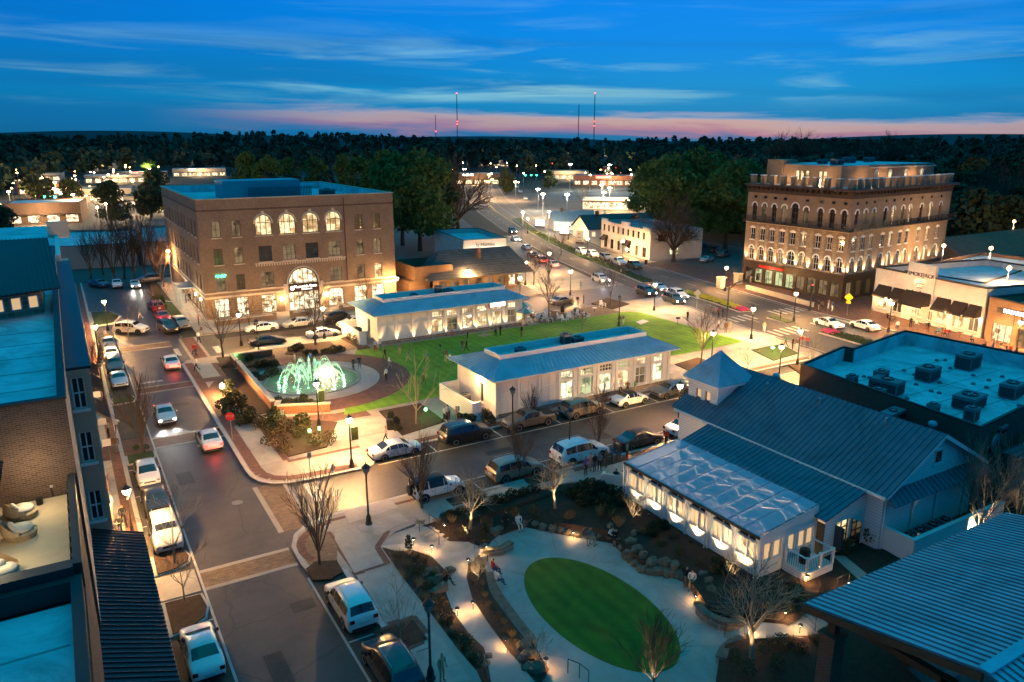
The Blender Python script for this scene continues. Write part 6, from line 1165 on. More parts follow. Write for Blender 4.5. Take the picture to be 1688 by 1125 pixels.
def flowerbed(name, m, pts, w, n, label):
    b = MB(); pts = lerp_path(pts, .5)
    for i in range(n):
        p = rnd.choice(pts); x, y = p[0] + rnd.uniform(-w, w), p[1] + rnd.uniform(-.5, .5); s_ = rnd.uniform(.08, .2); z = .26 + rnd.uniform(0, .2); b.add([(x - s_, y - s_, z), (x + s_, y - s_, z + .04), (x + s_, y + s_, z), (x - s_, y + s_, z + .05), (x, y, z + s_)], [(0, 1, 4), (1, 2, 4), (2, 3, 4), (3, 0, 4)])
    o = b.build(name, m); o['kind'] = 'stuff'; o['label'] = label; o['category'] = 'flowers'
flowerbed('flowers', 'flower_yellow', [(94.4, 86), (95.6, 92), (96.6, 100.5)], .95, 700, 'yellow flowers filling the arterial median by the hotel'); flowerbed('flowers', 'flower_pink', [(93.9, 84.3), (94.2, 85.6)], .9, 160, 'pink flowers at the tip of the planted median'); flowerbed('flowers', 'flower_pink', [(93.4, 67), (93.6, 68.3)], 1.0, 160, 'magenta flowers at the end of the lower median'); flowerbed('flowers', 'shrub_green', [(92.3, 50), (93.3, 66.5)], 1.0, 600, 'low green planting along the lower median'); flowerbed('flowers', 'verge', [(98, 113), (107, 147), (124, 196)], 1.1, 900, 'low green planting along the upper median')

# ------------------------------------------------------------------ boulders, stone seats, steps, rails, path lights
def rock(seed):
    rnd = random.Random(seed); b = MB(); n = 9
    prof = [(.55, -.1), (.62, .12), (.55, .34), (.3, .46)]; vs = []
    for r, z in prof:
        for j in range(n): a = 6.283 * j / n; k = 1 + rnd.uniform(-.2, .18); vs.append((r * k * math.cos(a) * 1.15, r * k * math.sin(a) * .85, z * (1 + rnd.uniform(-.2, .2))))
    k = len(prof); b.add(vs, [(i * n + j, i * n + (j + 1) % n, (i + 1) * n + (j + 1) % n, (i + 1) * n + j) for i in range(k - 1) for j in range(n)] + [tuple((k - 1) * n + j for j in range(n))]); return b.mesh('boulder', 'stone')
RK = [rock(i) for i in range(6)]
def rocks(pts, where, z=LV, s=.85):
    for i, (a, b, k) in enumerate(pts):
        o = obj('boulder', RK[(i * 5 + 1) % 6], None, W(a, b, z), random.uniform(-.5, .5)); f = s * k; o.scale = (f, f, f * random.uniform(1.0, 1.4)); tag(o, 'rough tan boulder, %s from the left %s' % (ordn(i), where), 'boulder', 'boulders ' + where)
rocks([(812, 882, .9), (822, 876, .8), (836, 870, .7), (846, 868, .9), (862, 866, .9), (872, 862, 1.0), (884, 866, .9), (898, 870, 1.0), (912, 874, .9), (926, 876, .8), (937, 879, .8), (948, 880, .8), (955, 884, .7), (966, 884, .8), (978, 885, .8), (990, 886, .8), (1000, 882, .9), (1010, 890, .9), (1020, 898, .9)], 'in the bank behind the oval lawn')
rocks([(1028, 905, .9), (1034, 918, .9), (1042, 925, .8), (1052, 932, .9), (1063, 940, 1.0), (1075, 944, 1.0), (1088, 944, 1.1), (1103, 946, 1.1), (1118, 948, 1.0), (1130, 954, .9), (1141, 964, .9), (1150, 975, .8), (1158, 985, .8), (1152, 996, .7)], 'in the bank right of the oval lawn'); rocks([(1040, 895, .8), (1050, 908, .8), (1060, 918, .7), (1075, 928, .8), (1095, 930, .8), (1112, 934, .7), (1158, 948, .6), (1168, 960, .6), (1172, 975, .6)], 'in the upper row right of the oval lawn', -.45)
rocks([(700, 950, .7), (712, 944, .8), (722, 958, .8), (710, 962, .7), (728, 972, .8), (718, 978, .7), (742, 942, .6)], 'in the near bed where a person sits', -.35); rocks([(786, 1092, .8), (798, 1100, .7), (803, 1086, .6), (862, 1068, .8), (872, 1082, .8), (884, 1106, .9), (872, 1104, .8), (858, 1088, .6)], 'at the foot of the middle bed', -.6); rocks([(1035, 912, .5), (1006, 868, .5), (1045, 880, .5)], 'scattered in the mulch slope', -.25)
def wall_path(name, label, px, z0, z1, w, m='stone_wall', cap='stone'):
    pts = [W2(a, b, z1) for a, b in px]; o = thing(name, label, 'wall', (*pts[0], 0)); l, r_ = along(pts, -w / 2), along(pts, w / 2); q = MB().prism(l + r_[::-1], z0, z1); P_(o, q, 'stonework', m); l, r_ = along(pts, -w / 2 - .05), along(pts, w / 2 + .05); q = MB().prism(l + r_[::-1], z1 + .003, z1 + .09); P_(o, q, 'capstones', cap)
wall_path('stone_seat_wall', 'long curved flagstone seat wall beside the oval lawn where people sit', ((804, 945), (812, 968), (822, 985), (838, 1008), (856, 1032), (876, 1057)), LV - .1, LV + .42, .55); wall_path('curved_wall', 'curved block wall at the right side of the oval plaza', ((1152, 998), (1160, 1008), (1172, 1016), (1186, 1022), (1200, 1026), (1225, 1026)), LV - .1, LV + .55, .4)
wall_path('curved_wall', 'short curved block wall beside the lower steps', ((790, 902), (806, 906), (826, 904), (843, 894)), LV - .1, LV + .5, .4); wall_path('curved_wall', 'low flagstone edging of the lower bed by the steps', ((1188, 1086), (1194, 1072), (1206, 1061), (1222, 1054), (1240, 1052)), LV - .1, LV + .35, .5)
for nm, lab, x0, y0, x1, y1, h in (('garden_wall', 'brown brick garden wall along the street side of the fountain', 16.25, 75.6, 16.6, 92.4, 1.15), ('garden_wall', 'brown brick garden wall behind the fountain, street corner end', 16.6, 96.3, 21.4, 96.65, 1.0), ('garden_wall', 'short brick wall piece joining the fountain corner', 16.25, 93.6, 16.6, 96.6, 1.0)):
    o = thing(nm, lab, 'wall', (x0, y0, 0)); MB().box(0, 0, 0, x1 - x0, y1 - y0, h).build('brickwork', 'brick_red' if h > 1.1 else 'brick_brown', o); MB().box(-.08, -.08, h + .003, x1 - x0 + .08, y1 - y0 + .08, h + .12).build('coping', 'limestone', o)
o = thing('garden_wall', 'orange brick garden wall with pale coping at the near side of the fountain', 'wall', (16.3, 74.3, 0)); o.rotation_euler[2] = R(-22); MB().box(0, 0, 0, 5.4, .4, 1.0).build('brickwork', 'brick_red', o); MB().box(-.08, -.08, 1.003, 5.48, .48, 1.12).build('coping', 'limestone', o); MB().box(-.06, .4, 0, .34, 1.6, 1.0).build('brickwork', 'brick_red', o); MB().box(-.14, .485, 1.003, .42, 1.7, 1.12).build('coping', 'limestone', o)
light('POINT', o, (2.6, -1.2, .5), 16, WARM, .1)
def steps(label, p0, p1, w, z0, z1, n=4, group=None):
    a, b = Vector(p0), Vector(p1); d = (b - a); rz = math.atan2(d.y, d.x); o = thing('stone_steps', label, 'steps', (a.x, a.y, 0), rz)
    for i in range(n): MB().box(d.length * i / n, -w / 2, min(z0, z1) - .3, d.length * (i + 1) / n - .004, w / 2, z0 + (z1 - z0) * (i + .5) / n).build('step', 'concrete', o)
    for s_ in (-1, 1): q = MB(); y = s_ * (w / 2 - .08); q.tube([(0, y, z0), (0, y, z0 + .9), (d.length, y, z1 + .9), (d.length, y, z1)], .025, 6); q.build('handrail', 'iron', o)
steps('upper pale steps with iron rails leading down from the pavement corner', W2(700, 872, .1), W2(732, 893, -.4), 1.3, .1, WZ, 4); steps('lower pale steps with iron rails leading to the oval plaza', W2(790, 900, WZ), W2(812, 920, LV), 1.3, WZ, LV, 4); steps('pale steps rising from the plaza beside the brown bare tree', W2(1203, 1040, LV), W2(1236, 1038, -.35), 1.5, LV, -.34, 4); steps('wide striped steps rising beside the timber pavilion', W2(1330, 1028, -.3), W2(1372, 1010, .1), 1.6, -.32, .04, 5)
for lab, px, z in (('iron handrail at the foot of the near planting bed', ((796, 1098), (800, 1125), (808, 1145)), -.45), ('iron handrail descending beside the middle bed', ((836, 1078), (860, 1106), (890, 1135)), -.5), ('short iron rail by the near end of the oval lawn', ((936, 1110), (955, 1118), (970, 1130)), -1.0), ('iron handrail above the path near the timber pavilion', ((1352, 985), (1378, 974), (1398, 966)), 0.0)):
    pts = [W(a, b, z) for a, b in px]; o = thing('handrail', lab, 'railing', pts[0]); q = MB(); q.tube([p + Vector((0, 0, .9)) - pts[0] for p in pts], .025, 6); q.build('rail', 'iron', o)
    for p in pts: MB().tube([p - pts[0], p - pts[0] + Vector((0, 0, .9))], .022, 6).build('post', 'iron', o)
def pathlight(px, py, z, label, watt=22):
    o = thing('path_light', label, 'path light', W(px, py, z)); MB().lathe([(.02, 0), (.02, .5)], 6).build('stem', 'iron', o); MB().lathe([(.035, .46), (.05, .48), (.05, .54)], 8).build('lamp', 'globe_small', o); MB().lathe([(.16, .55), (.12, .6), (.0, .66)], 10).build('hood', 'iron', o); light('POINT', o, (0, 0, .4), watt, WARM, .05)
for (a, b, z, l_) in ((682, 900, .05, 'path light at the tip of the near planting bed'), (712, 912, -.4, 'path light by the foot of the upper steps'), (733, 876, 0, 'path light beside the upper handrail'), (772, 934, -.4, 'path light at the tip of the middle bed'), (754, 1016, -.42, 'path light halfway down the near bed'), (834, 1068, -.42, 'path light at the low end of the middle bed'), (802, 912, -.6, 'path light on the lower steps'), (945, 888, LV, 'path light among the boulders behind the lawn'), (1040, 922, LV, 'path light among the boulders right of the lawn'), (1146, 994, LV, 'path light at the end of the boulder bank'), (1318, 1044, -.3, 'path light by the striped steps'), (1294, 1022, -.3, 'path light across the path from the striped steps'), (1398, 972, .0, 'path light below the timber pavilion eave'), (1240, 1046, -.35, 'path light beside the plaza steps'), (900, 1100, -.8, 'small light by the white lit tree'), (1330, 962, 0, 'path light by the deck'), (780, 1005, -.4, 'path light by the middle bed edge')): pathlight(a, b, z, l_)
def spotlight(px, py, z, tx, ty, tz, label, watt=70, spot=70):
    p = W(px, py, z); o = thing('garden_spotlight', label, 'spotlight', p); MB().lathe([(.05, 0), (.07, .14), (.05, .2)], 8).build('housing', 'iron', o); t = W(tx, ty, z) + Vector((0, 0, tz)); light('SPOT', o, (0, 0, .25), watt, (1, .76, .45), .05, spot, t - p)
spotlight(768, 886, -.2, 775, 872, 2.4, 'spotlight at the foot of the pale tree by the jeep', 330); spotlight(922, 850, -.2, 915, 838, 2.4, 'spotlight at the foot of the pale tree by the queue', 330); spotlight(1042, 868, -.25, 1045, 856, 1, 'spotlight under the pale shrub tree by the sunroom', 110); spotlight(1200, 962, -.3, 1208, 950, 1, 'spotlight under the crooked pale tree', 100); spotlight(892, 1104, -.7, 884, 1092, 1, 'spotlight under the white lit small tree', 140); spotlight(780, 962, -.4, 788, 955, 1, 'spotlight under the tree at the bed tip', 100)
spotlight(1228, 1098, -.5, 1240, 1085, 3, 'very bright spotlight under the brown bare tree', 150); spotlight(1600, 890, 0, 1612, 868, 3, 'spotlight under the vase shaped tree', 260, 100); spotlight(1512, 916, 0, 1500, 905, .8, 'wall washer low on the white yard wall', 25, 110); spotlight(1150, 615, KZ, 1155, 605, 4, 'spotlight under the pale tree behind the near pavilion', 160); spotlight(683, 708, KZ, 686, 700, 4, 'spotlight under the thin tree by the concrete walk', 60); spotlight(1060, 1140, -1, 1078, 1135, 2, 'spotlight under the reddish bushy tree', 150)

# ------------------------------------------------------------------ fountain
fo = thing('fountain', 'round ground fountain with green lit arching jets', 'fountain', (FC[0], FC[1], 0)); q = MB()
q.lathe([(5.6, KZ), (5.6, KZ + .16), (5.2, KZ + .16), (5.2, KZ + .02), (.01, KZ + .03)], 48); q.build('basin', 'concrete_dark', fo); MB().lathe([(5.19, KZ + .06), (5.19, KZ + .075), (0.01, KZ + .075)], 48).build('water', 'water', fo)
rnd = random.Random(5)
for i in range(22):
    a = 6.283 * i / 22; r0 = 3.0 if i % 2 else 3.7; r1 = r0 - (2.5 if i % 2 else 2.0); h = (2.0 if i % 2 else 1.5) * rnd.uniform(.75, 1.15); q = MB()
    for t in range(3):
        da = rnd.uniform(-.05, .05); pts = [Vector((math.cos(a + da * s_ / 9) * (r0 + (r1 - r0) * s_ / 9), math.sin(a + da * s_ / 9) * (r0 + (r1 - r0) * s_ / 9), KZ + .1 + h * (1 - (2 * s_ / 9 - 1) ** 2) * (1 + .08 * t))) for s_ in range(10)]; q.tube(pts, [.013 - .0008 * s_ for s_ in range(10)], 4)
    for t in range(60):
        s_ = rnd.uniform(2, 9); z = KZ + .1 + h * (1 - (2 * s_ / 9 - 1) ** 2); r = r0 + (r1 - r0) * s_ / 9; x, y = math.cos(a) * r + rnd.uniform(-.12, .12), math.sin(a) * r + rnd.uniform(-.12, .12); q.add([(x - .012, y, z), (x + .012, y, z), (x, y, z - rnd.uniform(.1, .4))], [(0, 1, 2)])
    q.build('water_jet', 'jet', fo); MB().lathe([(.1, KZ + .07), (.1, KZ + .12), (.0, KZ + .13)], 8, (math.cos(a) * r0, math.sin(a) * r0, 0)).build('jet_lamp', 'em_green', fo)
    if i % 2 == 0: light('POINT', fo, (math.cos(a) * r0, math.sin(a) * r0, KZ + .45), 12, (.4, 1, .55), .1)

# ------------------------------------------------------------------ street furniture
def post_sign(name, label, cat, px, py, build, z=KZ, rz=0):
    o = thing(name, label, cat, W(px, py, z), rz); build(o); return o
def stop(o): 
    MB().tube([(0, 0, 0), (0, 0, 2.3)], .03, 6).build('post', 'steel', o); f = MB().lathe([(.42, 0), (.42, .03), (0, .03)], 8).build('plate', 'red_sign', o, (0, -.03, 2.3)); f.rotation_euler = (math.pi / 2, R(22.5), 0); text(o, 'STOP', (0, -.075, 2.3), .3, 'paint', ext=.005)
post_sign('stop_sign', 'red octagonal stop sign at the crosswalk', 'stop sign', 383, 725, stop, rz=-.45)
def hyd(o): MB().lathe([(.16, 0), (.16, .05), (.1, .08), (.1, .5), (.13, .52), (.12, .6), (.05, .7), (.03, .75)], 10).build('barrel', 'steel', o); MB().tube([(-.2, 0, .42), (.2, 0, .42)], .06, 8).build('outlet', 'steel', o)
post_sign('fire_hydrant', 'grey fire hydrant on the corner pavement', 'hydrant', 549, 778, hyd)
def hoop(o): MB().tube([(-.2 * math.cos(t), 0, .55 + .5 * math.sin(t)) if True else 0 for t in [6.283 * i / 16 for i in range(17)]], .025, 6).build('hoop', 'iron', o)
post_sign('bike_hoop', 'iron bicycle hoop beside the planting bed', 'bike rack', 546, 736, hoop, rz=.6)
def meter(o): MB().tube([(0, 0, 0), (0, 0, 2.2)], .025, 6).build('post', 'iron', o); MB().box(-.15, -.02, 1.7, .15, .02, 2.15).build('plate', 'steel', o)
post_sign('parking_sign', 'thin parking sign post on the corner pavement', 'sign', 512, 787, meter); post_sign('parking_sign', 'parking sign post beside the black SUV', 'sign', 756, 705, meter); post_sign('parking_sign', 'small white notice on a post in the corner bed', 'sign', 468, 712, meter); post_sign('parking_sign', 'white sign post on the arterial refuge', 'sign', 1132, 498, meter); post_sign('parking_sign', 'sign post by the parked row across the arterial', 'sign', 1023, 462, meter)
def diamond(m): 
    def f(o): MB().tube([(0, 0, 0), (0, 0, 3.0)], .03, 6).build('post', 'steel', o); b = MB().cbox((0, 0, 0), (.95, .03, .95)).build('plate', m, o, (0, -.03, 2.9)); b.rotation_euler = (0, R(45), 0); MB().box(-.35, -.045, 1.9, .35, -.015, 2.3).build('arrow_plate', m, o)
    return f
post_sign('crossing_sign', 'yellow diamond pedestrian crossing sign before the restaurant', 'sign', 1396, 520, diamond('yellow_sign'), rz=-.9); post_sign('crossing_sign', 'back of a grey diamond sign beside the black cars', 'sign', 1148, 512, diamond('steel'), rz=-.3)
def binn(o): MB().lathe([(.3, 0), (.34, .9), (.36, .95), (.3, 1.05)], 12).build('body', 'black', o)
for a, b, l_ in ((643, 708, 'black litter bin by the concrete walk'), (927, 515, 'square dark bin behind the white chairs'), (737, 690, 'tall dark bin at the near pavilion walk'), (1065, 436, 'dark bin at the white two storey shop')): post_sign('litter_bin', l_, 'litter bin', a, b, binn)
pp = thing('planter_pillar', 'pale stone gate pillar by the hotel drive', 'pillar', W(1188, 475, KZ)); MB().box(-.6, -.6, 0, .6, .6, 1.9).build('shaft', 'limestone', pp); MB().box(-.7, -.7, 1.903, .7, .7, 2.1).build('cap', 'limestone', pp)
pp = thing('planter_pillar', 'second pale stone gate pillar by the hotel drive', 'pillar', W(1216, 468, KZ)); MB().box(-.6, -.6, 0, .6, .6, 1.9).build('shaft', 'limestone', pp); MB().box(-.7, -.7, 1.903, .7, .7, 2.1).build('cap', 'limestone', pp)
lw = thing('low_wall', 'long low pale wall along the hotel pavement', 'wall', (106.2, 80.5, KZ)); lw.rotation_euler[2] = R(81); MB().box(0, 0, 0, 17, .4, .7).build('stonework', 'limestone', lw); MB().box(-.05, -.05, .703, 17.05, .45, .8).build('coping', 'limestone', lw)
# traffic signal with mast arm
ts = thing('traffic_signal', 'black traffic signal mast with long arm over the zebra crossing', 'traffic light', W(1197, 540, KZ)); MB().lathe([(.28, 0), (.2, .6), (.13, .8), (.1, 6.2)], 10).build('mast', 'iron', ts); MB().tube([(0, 0, 5.6), (1.5, .3, 6.4), (9.5, 2.6, 6.8)], [.09, .08, .05], 8).build('arm', 'iron', ts)
for i, (x, y) in enumerate(((5.8, 1.55), (8.6, 2.35))): h = MB().box(x - .22, y - .2, 5.9, x + .22, y + .2, 7.0).build('signal_head', 'black', ts); MB().lathe([(.12, 0), (.12, .04), (0, .04)], 10).build('lens', 'red_sign', h, (x - .24, y, 6.75))
ts2 = thing('traffic_signal', 'black signal post on the hotel pavement', 'traffic light', W(1335, 512, KZ)); MB().lathe([(.28, 0), (.2, .6), (.13, .8), (.1, 5.4)], 10).build('mast', 'iron', ts2); MB().box(-.2, -.2, 3.2, .2, .2, 4.2).build('signal_head', 'black', ts2); MB().lathe([(.1, 0), (.1, .05), (0, .05)], 10).build('lens', 'em_red', ts2, (-.15, -.15, 4.2))
# white garden chairs, tables, parasols
def garden_chair():
    o = thing('garden_chair', '', 'chair'); 
    for i in range(5): q = MB(); x = -.24 + i * .12; q.add([(x - .05, -.2, .36), (x + .05, -.2, .36), (x + .05, -.42, .98), (x - .05, -.42, .98), (x - .05, -.23, .36), (x + .05, -.23, .36), (x + .05, -.45, .98), (x - .05, -.45, .98)], [(0, 1, 2, 3), (7, 6, 5, 4), (0, 3, 7, 4), (1, 5, 6, 2), (3, 2, 6, 7)]); q.build('back_slat', 'white_trim', o)
    MB().add([(-.28, -.25, .3), (.28, -.25, .3), (.28, .35, .4), (-.28, .35, .4), (-.28, -.25, .26), (.28, -.25, .26), (.28, .35, .36), (-.28, .35, .36)], [(0, 1, 2, 3), (7, 6, 5, 4), (2, 6, 7, 3), (0, 4, 5, 1), (1, 5, 6, 2), (3, 7, 4, 0)]).build('seat', 'white_trim', o)
    for s_ in (-1, 1): MB().box(s_ * .35 - .07, -.35, .56, s_ * .35 + .07, .38, .6).build('armrest', 'white_trim', o); MB().box(s_ * .34 - .03, .28, 0, s_ * .34 + .03, .36, .557).build('leg', 'white_trim', o); MB().box(s_ * .34 - .03, -.36, 0, s_ * .34 + .03, -.28, .557).build('leg', 'white_trim', o)
    return o
gc = garden_chair(); CH = [(889, 529, 'far left of the lawn edge, by the parasols'), (897, 530, 'second from the parasols'), (906, 531, 'third from the parasols'), (923, 528, 'left of the dark seated person'), (939, 527, 'right of the dark seated person'), (948, 519, 'at the back of the lawn edge group'), (955, 523, 'under the person in red'), (967, 526, 'at the right end of the lawn edge group'), (993, 507, 'alone beside the diamond tree bed'), (902, 522, 'behind the three by the parasols'), (931, 531, 'under the dark seated person'), (872, 532, 'nearest the pavilion corner')]
for i, (a, b, l_) in enumerate(CH):
    o = gc if i == 0 else copy_tree(gc); o.location = W(a, b, KZ); o.rotation_euler[2] = random.uniform(2.2, 4.6); o.scale = (1.15,) * 3; o['label'] = 'white slatted garden chair ' + l_; o['group'] = 'white garden chairs'
for i, (a, b, l_) in enumerate(((866, 516, 'teal and white parasol at the far pavilion corner'), (862, 506, 'second teal parasol behind the far pavilion corner'))):
    o = thing('parasol', l_, 'parasol', W(a, b + 20, KZ)); MB().tube([(0, 0, 0), (0, 0, 2.6)], .03, 6).build('pole', 'white_trim', o); MB().lathe([(.35, 0), (.35, .08), (.05, .12)], 10).build('base', 'iron', o)
    for k in range(8):
        a0, a1 = 6.283 * k / 8, 6.283 * (k + 1) / 8; q = MB(); q.add([(0, 0, 2.75), (1.4 * math.cos(a0), 1.4 * math.sin(a0), 2.15), (1.4 * math.cos(a1), 1.4 * math.sin(a1), 2.15)], [(0, 1, 2)]); q.add([(1.4 * math.cos(a0), 1.4 * math.sin(a0), 2.15), (1.4 * math.cos(a1), 1.4 * math.sin(a1), 2.15), (1.4 * math.cos(a1), 1.4 * math.sin(a1), 2.02), (1.4 * math.cos(a0), 1.4 * math.sin(a0), 2.02)], [(0, 1, 2, 3)]); q.build('canopy_panel', 'teal' if k % 2 else 'canvas', o)
def cafe_table(x, y, z, label, m='white_trim'):
    o = thing('cafe_table', label, 'table', (x, y, z)); MB().lathe([(.4, .7), (.4, .74), (0, .74)], 14).build('table_top', m, o); MB().lathe([(.22, 0), (.22, .03), (.03, .05), (.03, .7)], 10).build('pedestal', 'iron', o)
p = W(870, 530, KZ); cafe_table(p.x, p.y, KZ, 'white table beneath the teal parasol'); p = W(980, 515, KZ); cafe_table(p.x, p.y, KZ, 'small white table on the paving near the diamond bed')
for i, s_ in enumerate((2.0, 5.5, 12.6, 15.4, 18.2)):
    d = Vector((108.9 - 112.4, 55 - 74.2)).normalized(); n = Vector((d.y, -d.x)); q = Vector((112.4, 74.2)) + d * s_ + n * 2.2; cafe_table(q.x, q.y, KZ, 'cafe table, %s from the hotel side under the restaurant awnings' % ordn(i), 'dark_bronze')
# terrace furniture
def wicker(x, y, rz, label):
    o = thing('wicker_chair', label, 'armchair', (x, y, 12.0), rz); q = MB(); n = 16
    vs = []
    for j in range(n + 1):
        t = math.pi * (.0 + j / n) + math.pi; 
        h = .45 + .42 * math.sin(math.pi * j / n) ** 2
        for r, z in ((.5, .05), (.62, .3), (.58, h)): vs.append((r * math.cos(t + math.pi), r * math.sin(t + math.pi) * .9 + .1, z))
    q.add(vs, [(j * 3 + k, (j + 1) * 3 + k, (j + 1) * 3 + k + 1, j * 3 + k + 1) for j in range(n) for k in range(2)]); q.lathe([(.5, 0), (.58, .25), (.5, .3)], 16); q.build('shell', 'wicker', o); MB().lathe([(.42, .3), (.46, .36), (.42, .44), (.0, .46)], 14).build('cushion', 'cushion', o, smooth=True); b = MB().lathe([(.2, 0), (.26, .08), (.2, .16)], 10).build('pillow', 'cushion', o, (0, .3, .45), smooth=True); b.rotation_euler = (1.1, 0, 0)
for a, b, rz, l_ in ((38, 852, 2.0, 'round wicker armchair at the back of the terrace'), (36, 885, 1.7, 'round wicker armchair at the front of the terrace'), (8, 955, .6, 'wicker armchair half hidden in the near terrace corner')): p = W(a, b, 12.0); wicker(p.x, p.y, rz, l_)
for a, b, rz, l_ in ((48, 818, -.6, 'metal lounge chair with pale cushion by the terrace brick wall'), (88, 812, .7, 'metal lounge chair with striped cushion near the terrace parapet')):
    p = W(a, b, 12.0); o = thing('lounge_chair', l_, 'chair', (p.x, p.y, 12.0), rz); q = MB(); 
    for x in (-.32, .32): q.tube([(x, -.35, 0), (x, -.3, .4), (x, .3, .4), (x, .45, 1.0)], .02, 5); q.tube([(x, .32, 0), (x, .3, .4)], .02, 5)
    q.tube([(-.32, .45, 1), (.32, .45, 1)], .02, 5); q.build('frame', 'iron', o); MB().cbox((0, 0, .46), (.62, .66, .12)).build('seat_cushion', 'cushion', o); q = MB().cbox((0, 0, 0), (.6, .14, .42)).build('back_cushion', 'cushion', o, (0, .32, .72)); q.rotation_euler = (-.25, 0, 0)
p = W(68, 815, 12); tag(MB().lathe([(.25, 0), (.3, .25), (.3, .5), (.22, .55)], 12).build('side_table', 'iron', None, (p.x, p.y, 12)), 'black drum side table between the lounge chairs', 'table'); p = W(66, 832, 12); tag(MB().lathe([(.12, 0), (.14, .3), (.05, .32)], 10).build('lantern', 'black', None, (p.x, p.y, 12)), 'small black lantern on the terrace floor', 'lantern')
# curved sofa by the sunroom
p = W(1018, 795, 0.13); o = thing('outdoor_sofa', 'pale curved outdoor sofa beside the sunroom corner', 'sofa', p, -.9); MB().box(-1.1, -.35, 0, 1.1, .4, .42).build('seat', 'canvas', o); MB().box(-1.15, -.55, 0, 1.15, -.353, .8).build('backrest', 'canvas', o); MB().box(-1.3, -.5, 0, -1.103, .4, .6).build('armrest', 'canvas', o); MB().box(1.103, -.5, 0, 1.3, .4, .6).build('armrest', 'canvas', o)
# ------------------------------------------------------------------ cars
CARC = {'white': (.72, .71, .69), 'black': (.012, .012, .014), 'silver': (.42, .43, .44), 'bronze': (.16, .125, .09), 'gold': (.26, .21, .15), 'red': (.30, .02, .015), 'grey': (.12, .12, .12), 'blue': (.03, .06, .14), 'tan': (.34, .29, .22), 'navy': (.015, .022, .04), 'palegrey': (.5, .52, .55)}
for k, c in CARC.items(): mat('car_' + k, c, .28, metal=.25 if k not in ('white', 'black') else 0.0, spec=.6, coat=.7)
mat('car_glass', (.012, .014, .016), .05, spec=.9); mat('tail_off', (.22, .01, .01), .2); mat('head_off', (.5, .5, .5), .12, metal=.5); mat('alloy', (.38, .38, .39), .3, metal=.8); mat('plate', (.6, .6, .6), .5)
# stations: x, sill-to-belt height, top, cabin?, width factor
TY = {
 'sedan': dict(w=.91, zb=.2, r=.33, ax=(-1.4, 1.45), st=[(-2.38, .55, .58, 0, .78), (-2.3, .84, .9, 0, .9), (-2.0, .93, .98, 0, .96), (-1.62, .95, 1.0, 0, .99), (-.85, .96, 1.4, 1, 1), (-.1, .96, 1.46, 1, 1), (.4, .95, 1.41, 1, 1), (1.2, .93, .99, 0, 1), (1.95, .8, .85, 0, .96), (2.28, .66, .7, 0, .86), (2.4, .48, .5, 0, .74)]),
 'suv': dict(w=.96, zb=.25, r=.38, ax=(-1.4, 1.5), st=[(-2.36, .6, .62, 0, .84), (-2.33, 1.02, 1.06, 0, .95), (-2.2, 1.1, 1.14, 0, .98), (-1.9, 1.12, 1.68, 1, 1), (-.9, 1.12, 1.78, 1, 1), (.2, 1.1, 1.76, 1, 1), (.55, 1.09, 1.68, 1, 1), (1.25, 1.07, 1.13, 0, 1), (2.05, .97, 1.02, 0, .97), (2.32, .78, .82, 0, .9), (2.42, .5, .52, 0, .8)]),
 'hatch': dict(w=.88, zb=.2, r=.32, ax=(-1.3, 1.3), st=[(-2.02, .55, .58, 0, .82), (-2.0, .9, .95, 0, .93), (-1.85, .98, 1.03, 0, .97), (-1.35, .99, 1.4, 1, 1), (-.5, .98, 1.49, 1, 1), (.3, .97, 1.46, 1, 1), (1.15, .94, 1.0, 0, 1), (1.75, .82, .87, 0, .95), (2.0, .66, .7, 0, .86), (2.1, .48, .5, 0, .74)]),
 'beetle': dict(w=.9, zb=.2, r=.34, ax=(-1.25, 1.3), st=[(-2.08, .5, .52, 0, .7), (-1.98, .78, .82, 0, .86), (-1.65, .95, 1.0, 0, .95), (-1.25, 1.0, 1.05, 0, .98), (-.75, 1.0, 1.38, 1, 1), (-.1, .99, 1.47, 1, 1), (.35, .98, 1.42, 1, 1), (.95, .96, 1.02, 0, 1), (1.5, .9, .95, 0, .97), (1.9, .72, .77, 0, .86), (2.08, .46, .5, 0, .7)]),
 'jeep': dict(w=.9, zb=.42, r=.42, ax=(-1.45, 1.5), st=[(-2.1, 1.05, 1.08, 0, .94), (-2.08, 1.12, 1.15, 0, .94), (-2.06, 1.15, 1.8, 1, .94), (-1.0, 1.15, 1.86, 1, .94), (.3, 1.15, 1.84, 1, .94), (.42, 1.15, 1.8, 1, .94), (.72, 1.14, 1.17, 0, .94), (1.9, 1.06, 1.1, 0, .84), (2.1, .98, 1.02, 0, .8), (2.14, .5, .52, 0, .78)]),
 'pickup': dict(w=.97, zb=.3, r=.4, ax=(-1.7, 1.6), st=[(-2.7, .6, .62, 0, .9), (-2.68, 1.05, 1.1, 0, .96), (-1.9, 1.1, 1.15, 0, .99), (-1.0, 1.12, 1.2, 0, 1), (-.75, 1.13, 1.72, 1, 1), (0, 1.13, 1.8, 1, 1), (.6, 1.12, 1.74, 1, 1), (1.35, 1.1, 1.17, 0, 1), (2.3, 1.02, 1.07, 0, .97), (2.6, .8, .85, 0, .9), (2.7, .5, .52, 0, .8)]),
}
def sect(w, zb, belt, top, cab, f):
    W_ = w * f
    if cab: up = [(W_ * .965, belt), (W_ * .78, top - .1), (W_ * .68, top - .025), (W_ * .34, top), (0, top + .012)]
    else: up = [(W_ * .975, belt - .06), (W_ * .93, top - .02), (W_ * .8, top + .0), (W_ * .4, top + .02), (0, top + .025)]
    return [(0, zb), (W_ * .88, zb), (W_ * .985, zb + .1), (W_ * 1.0, zb + (belt - zb) * .55), ] + up
_wheel = {}
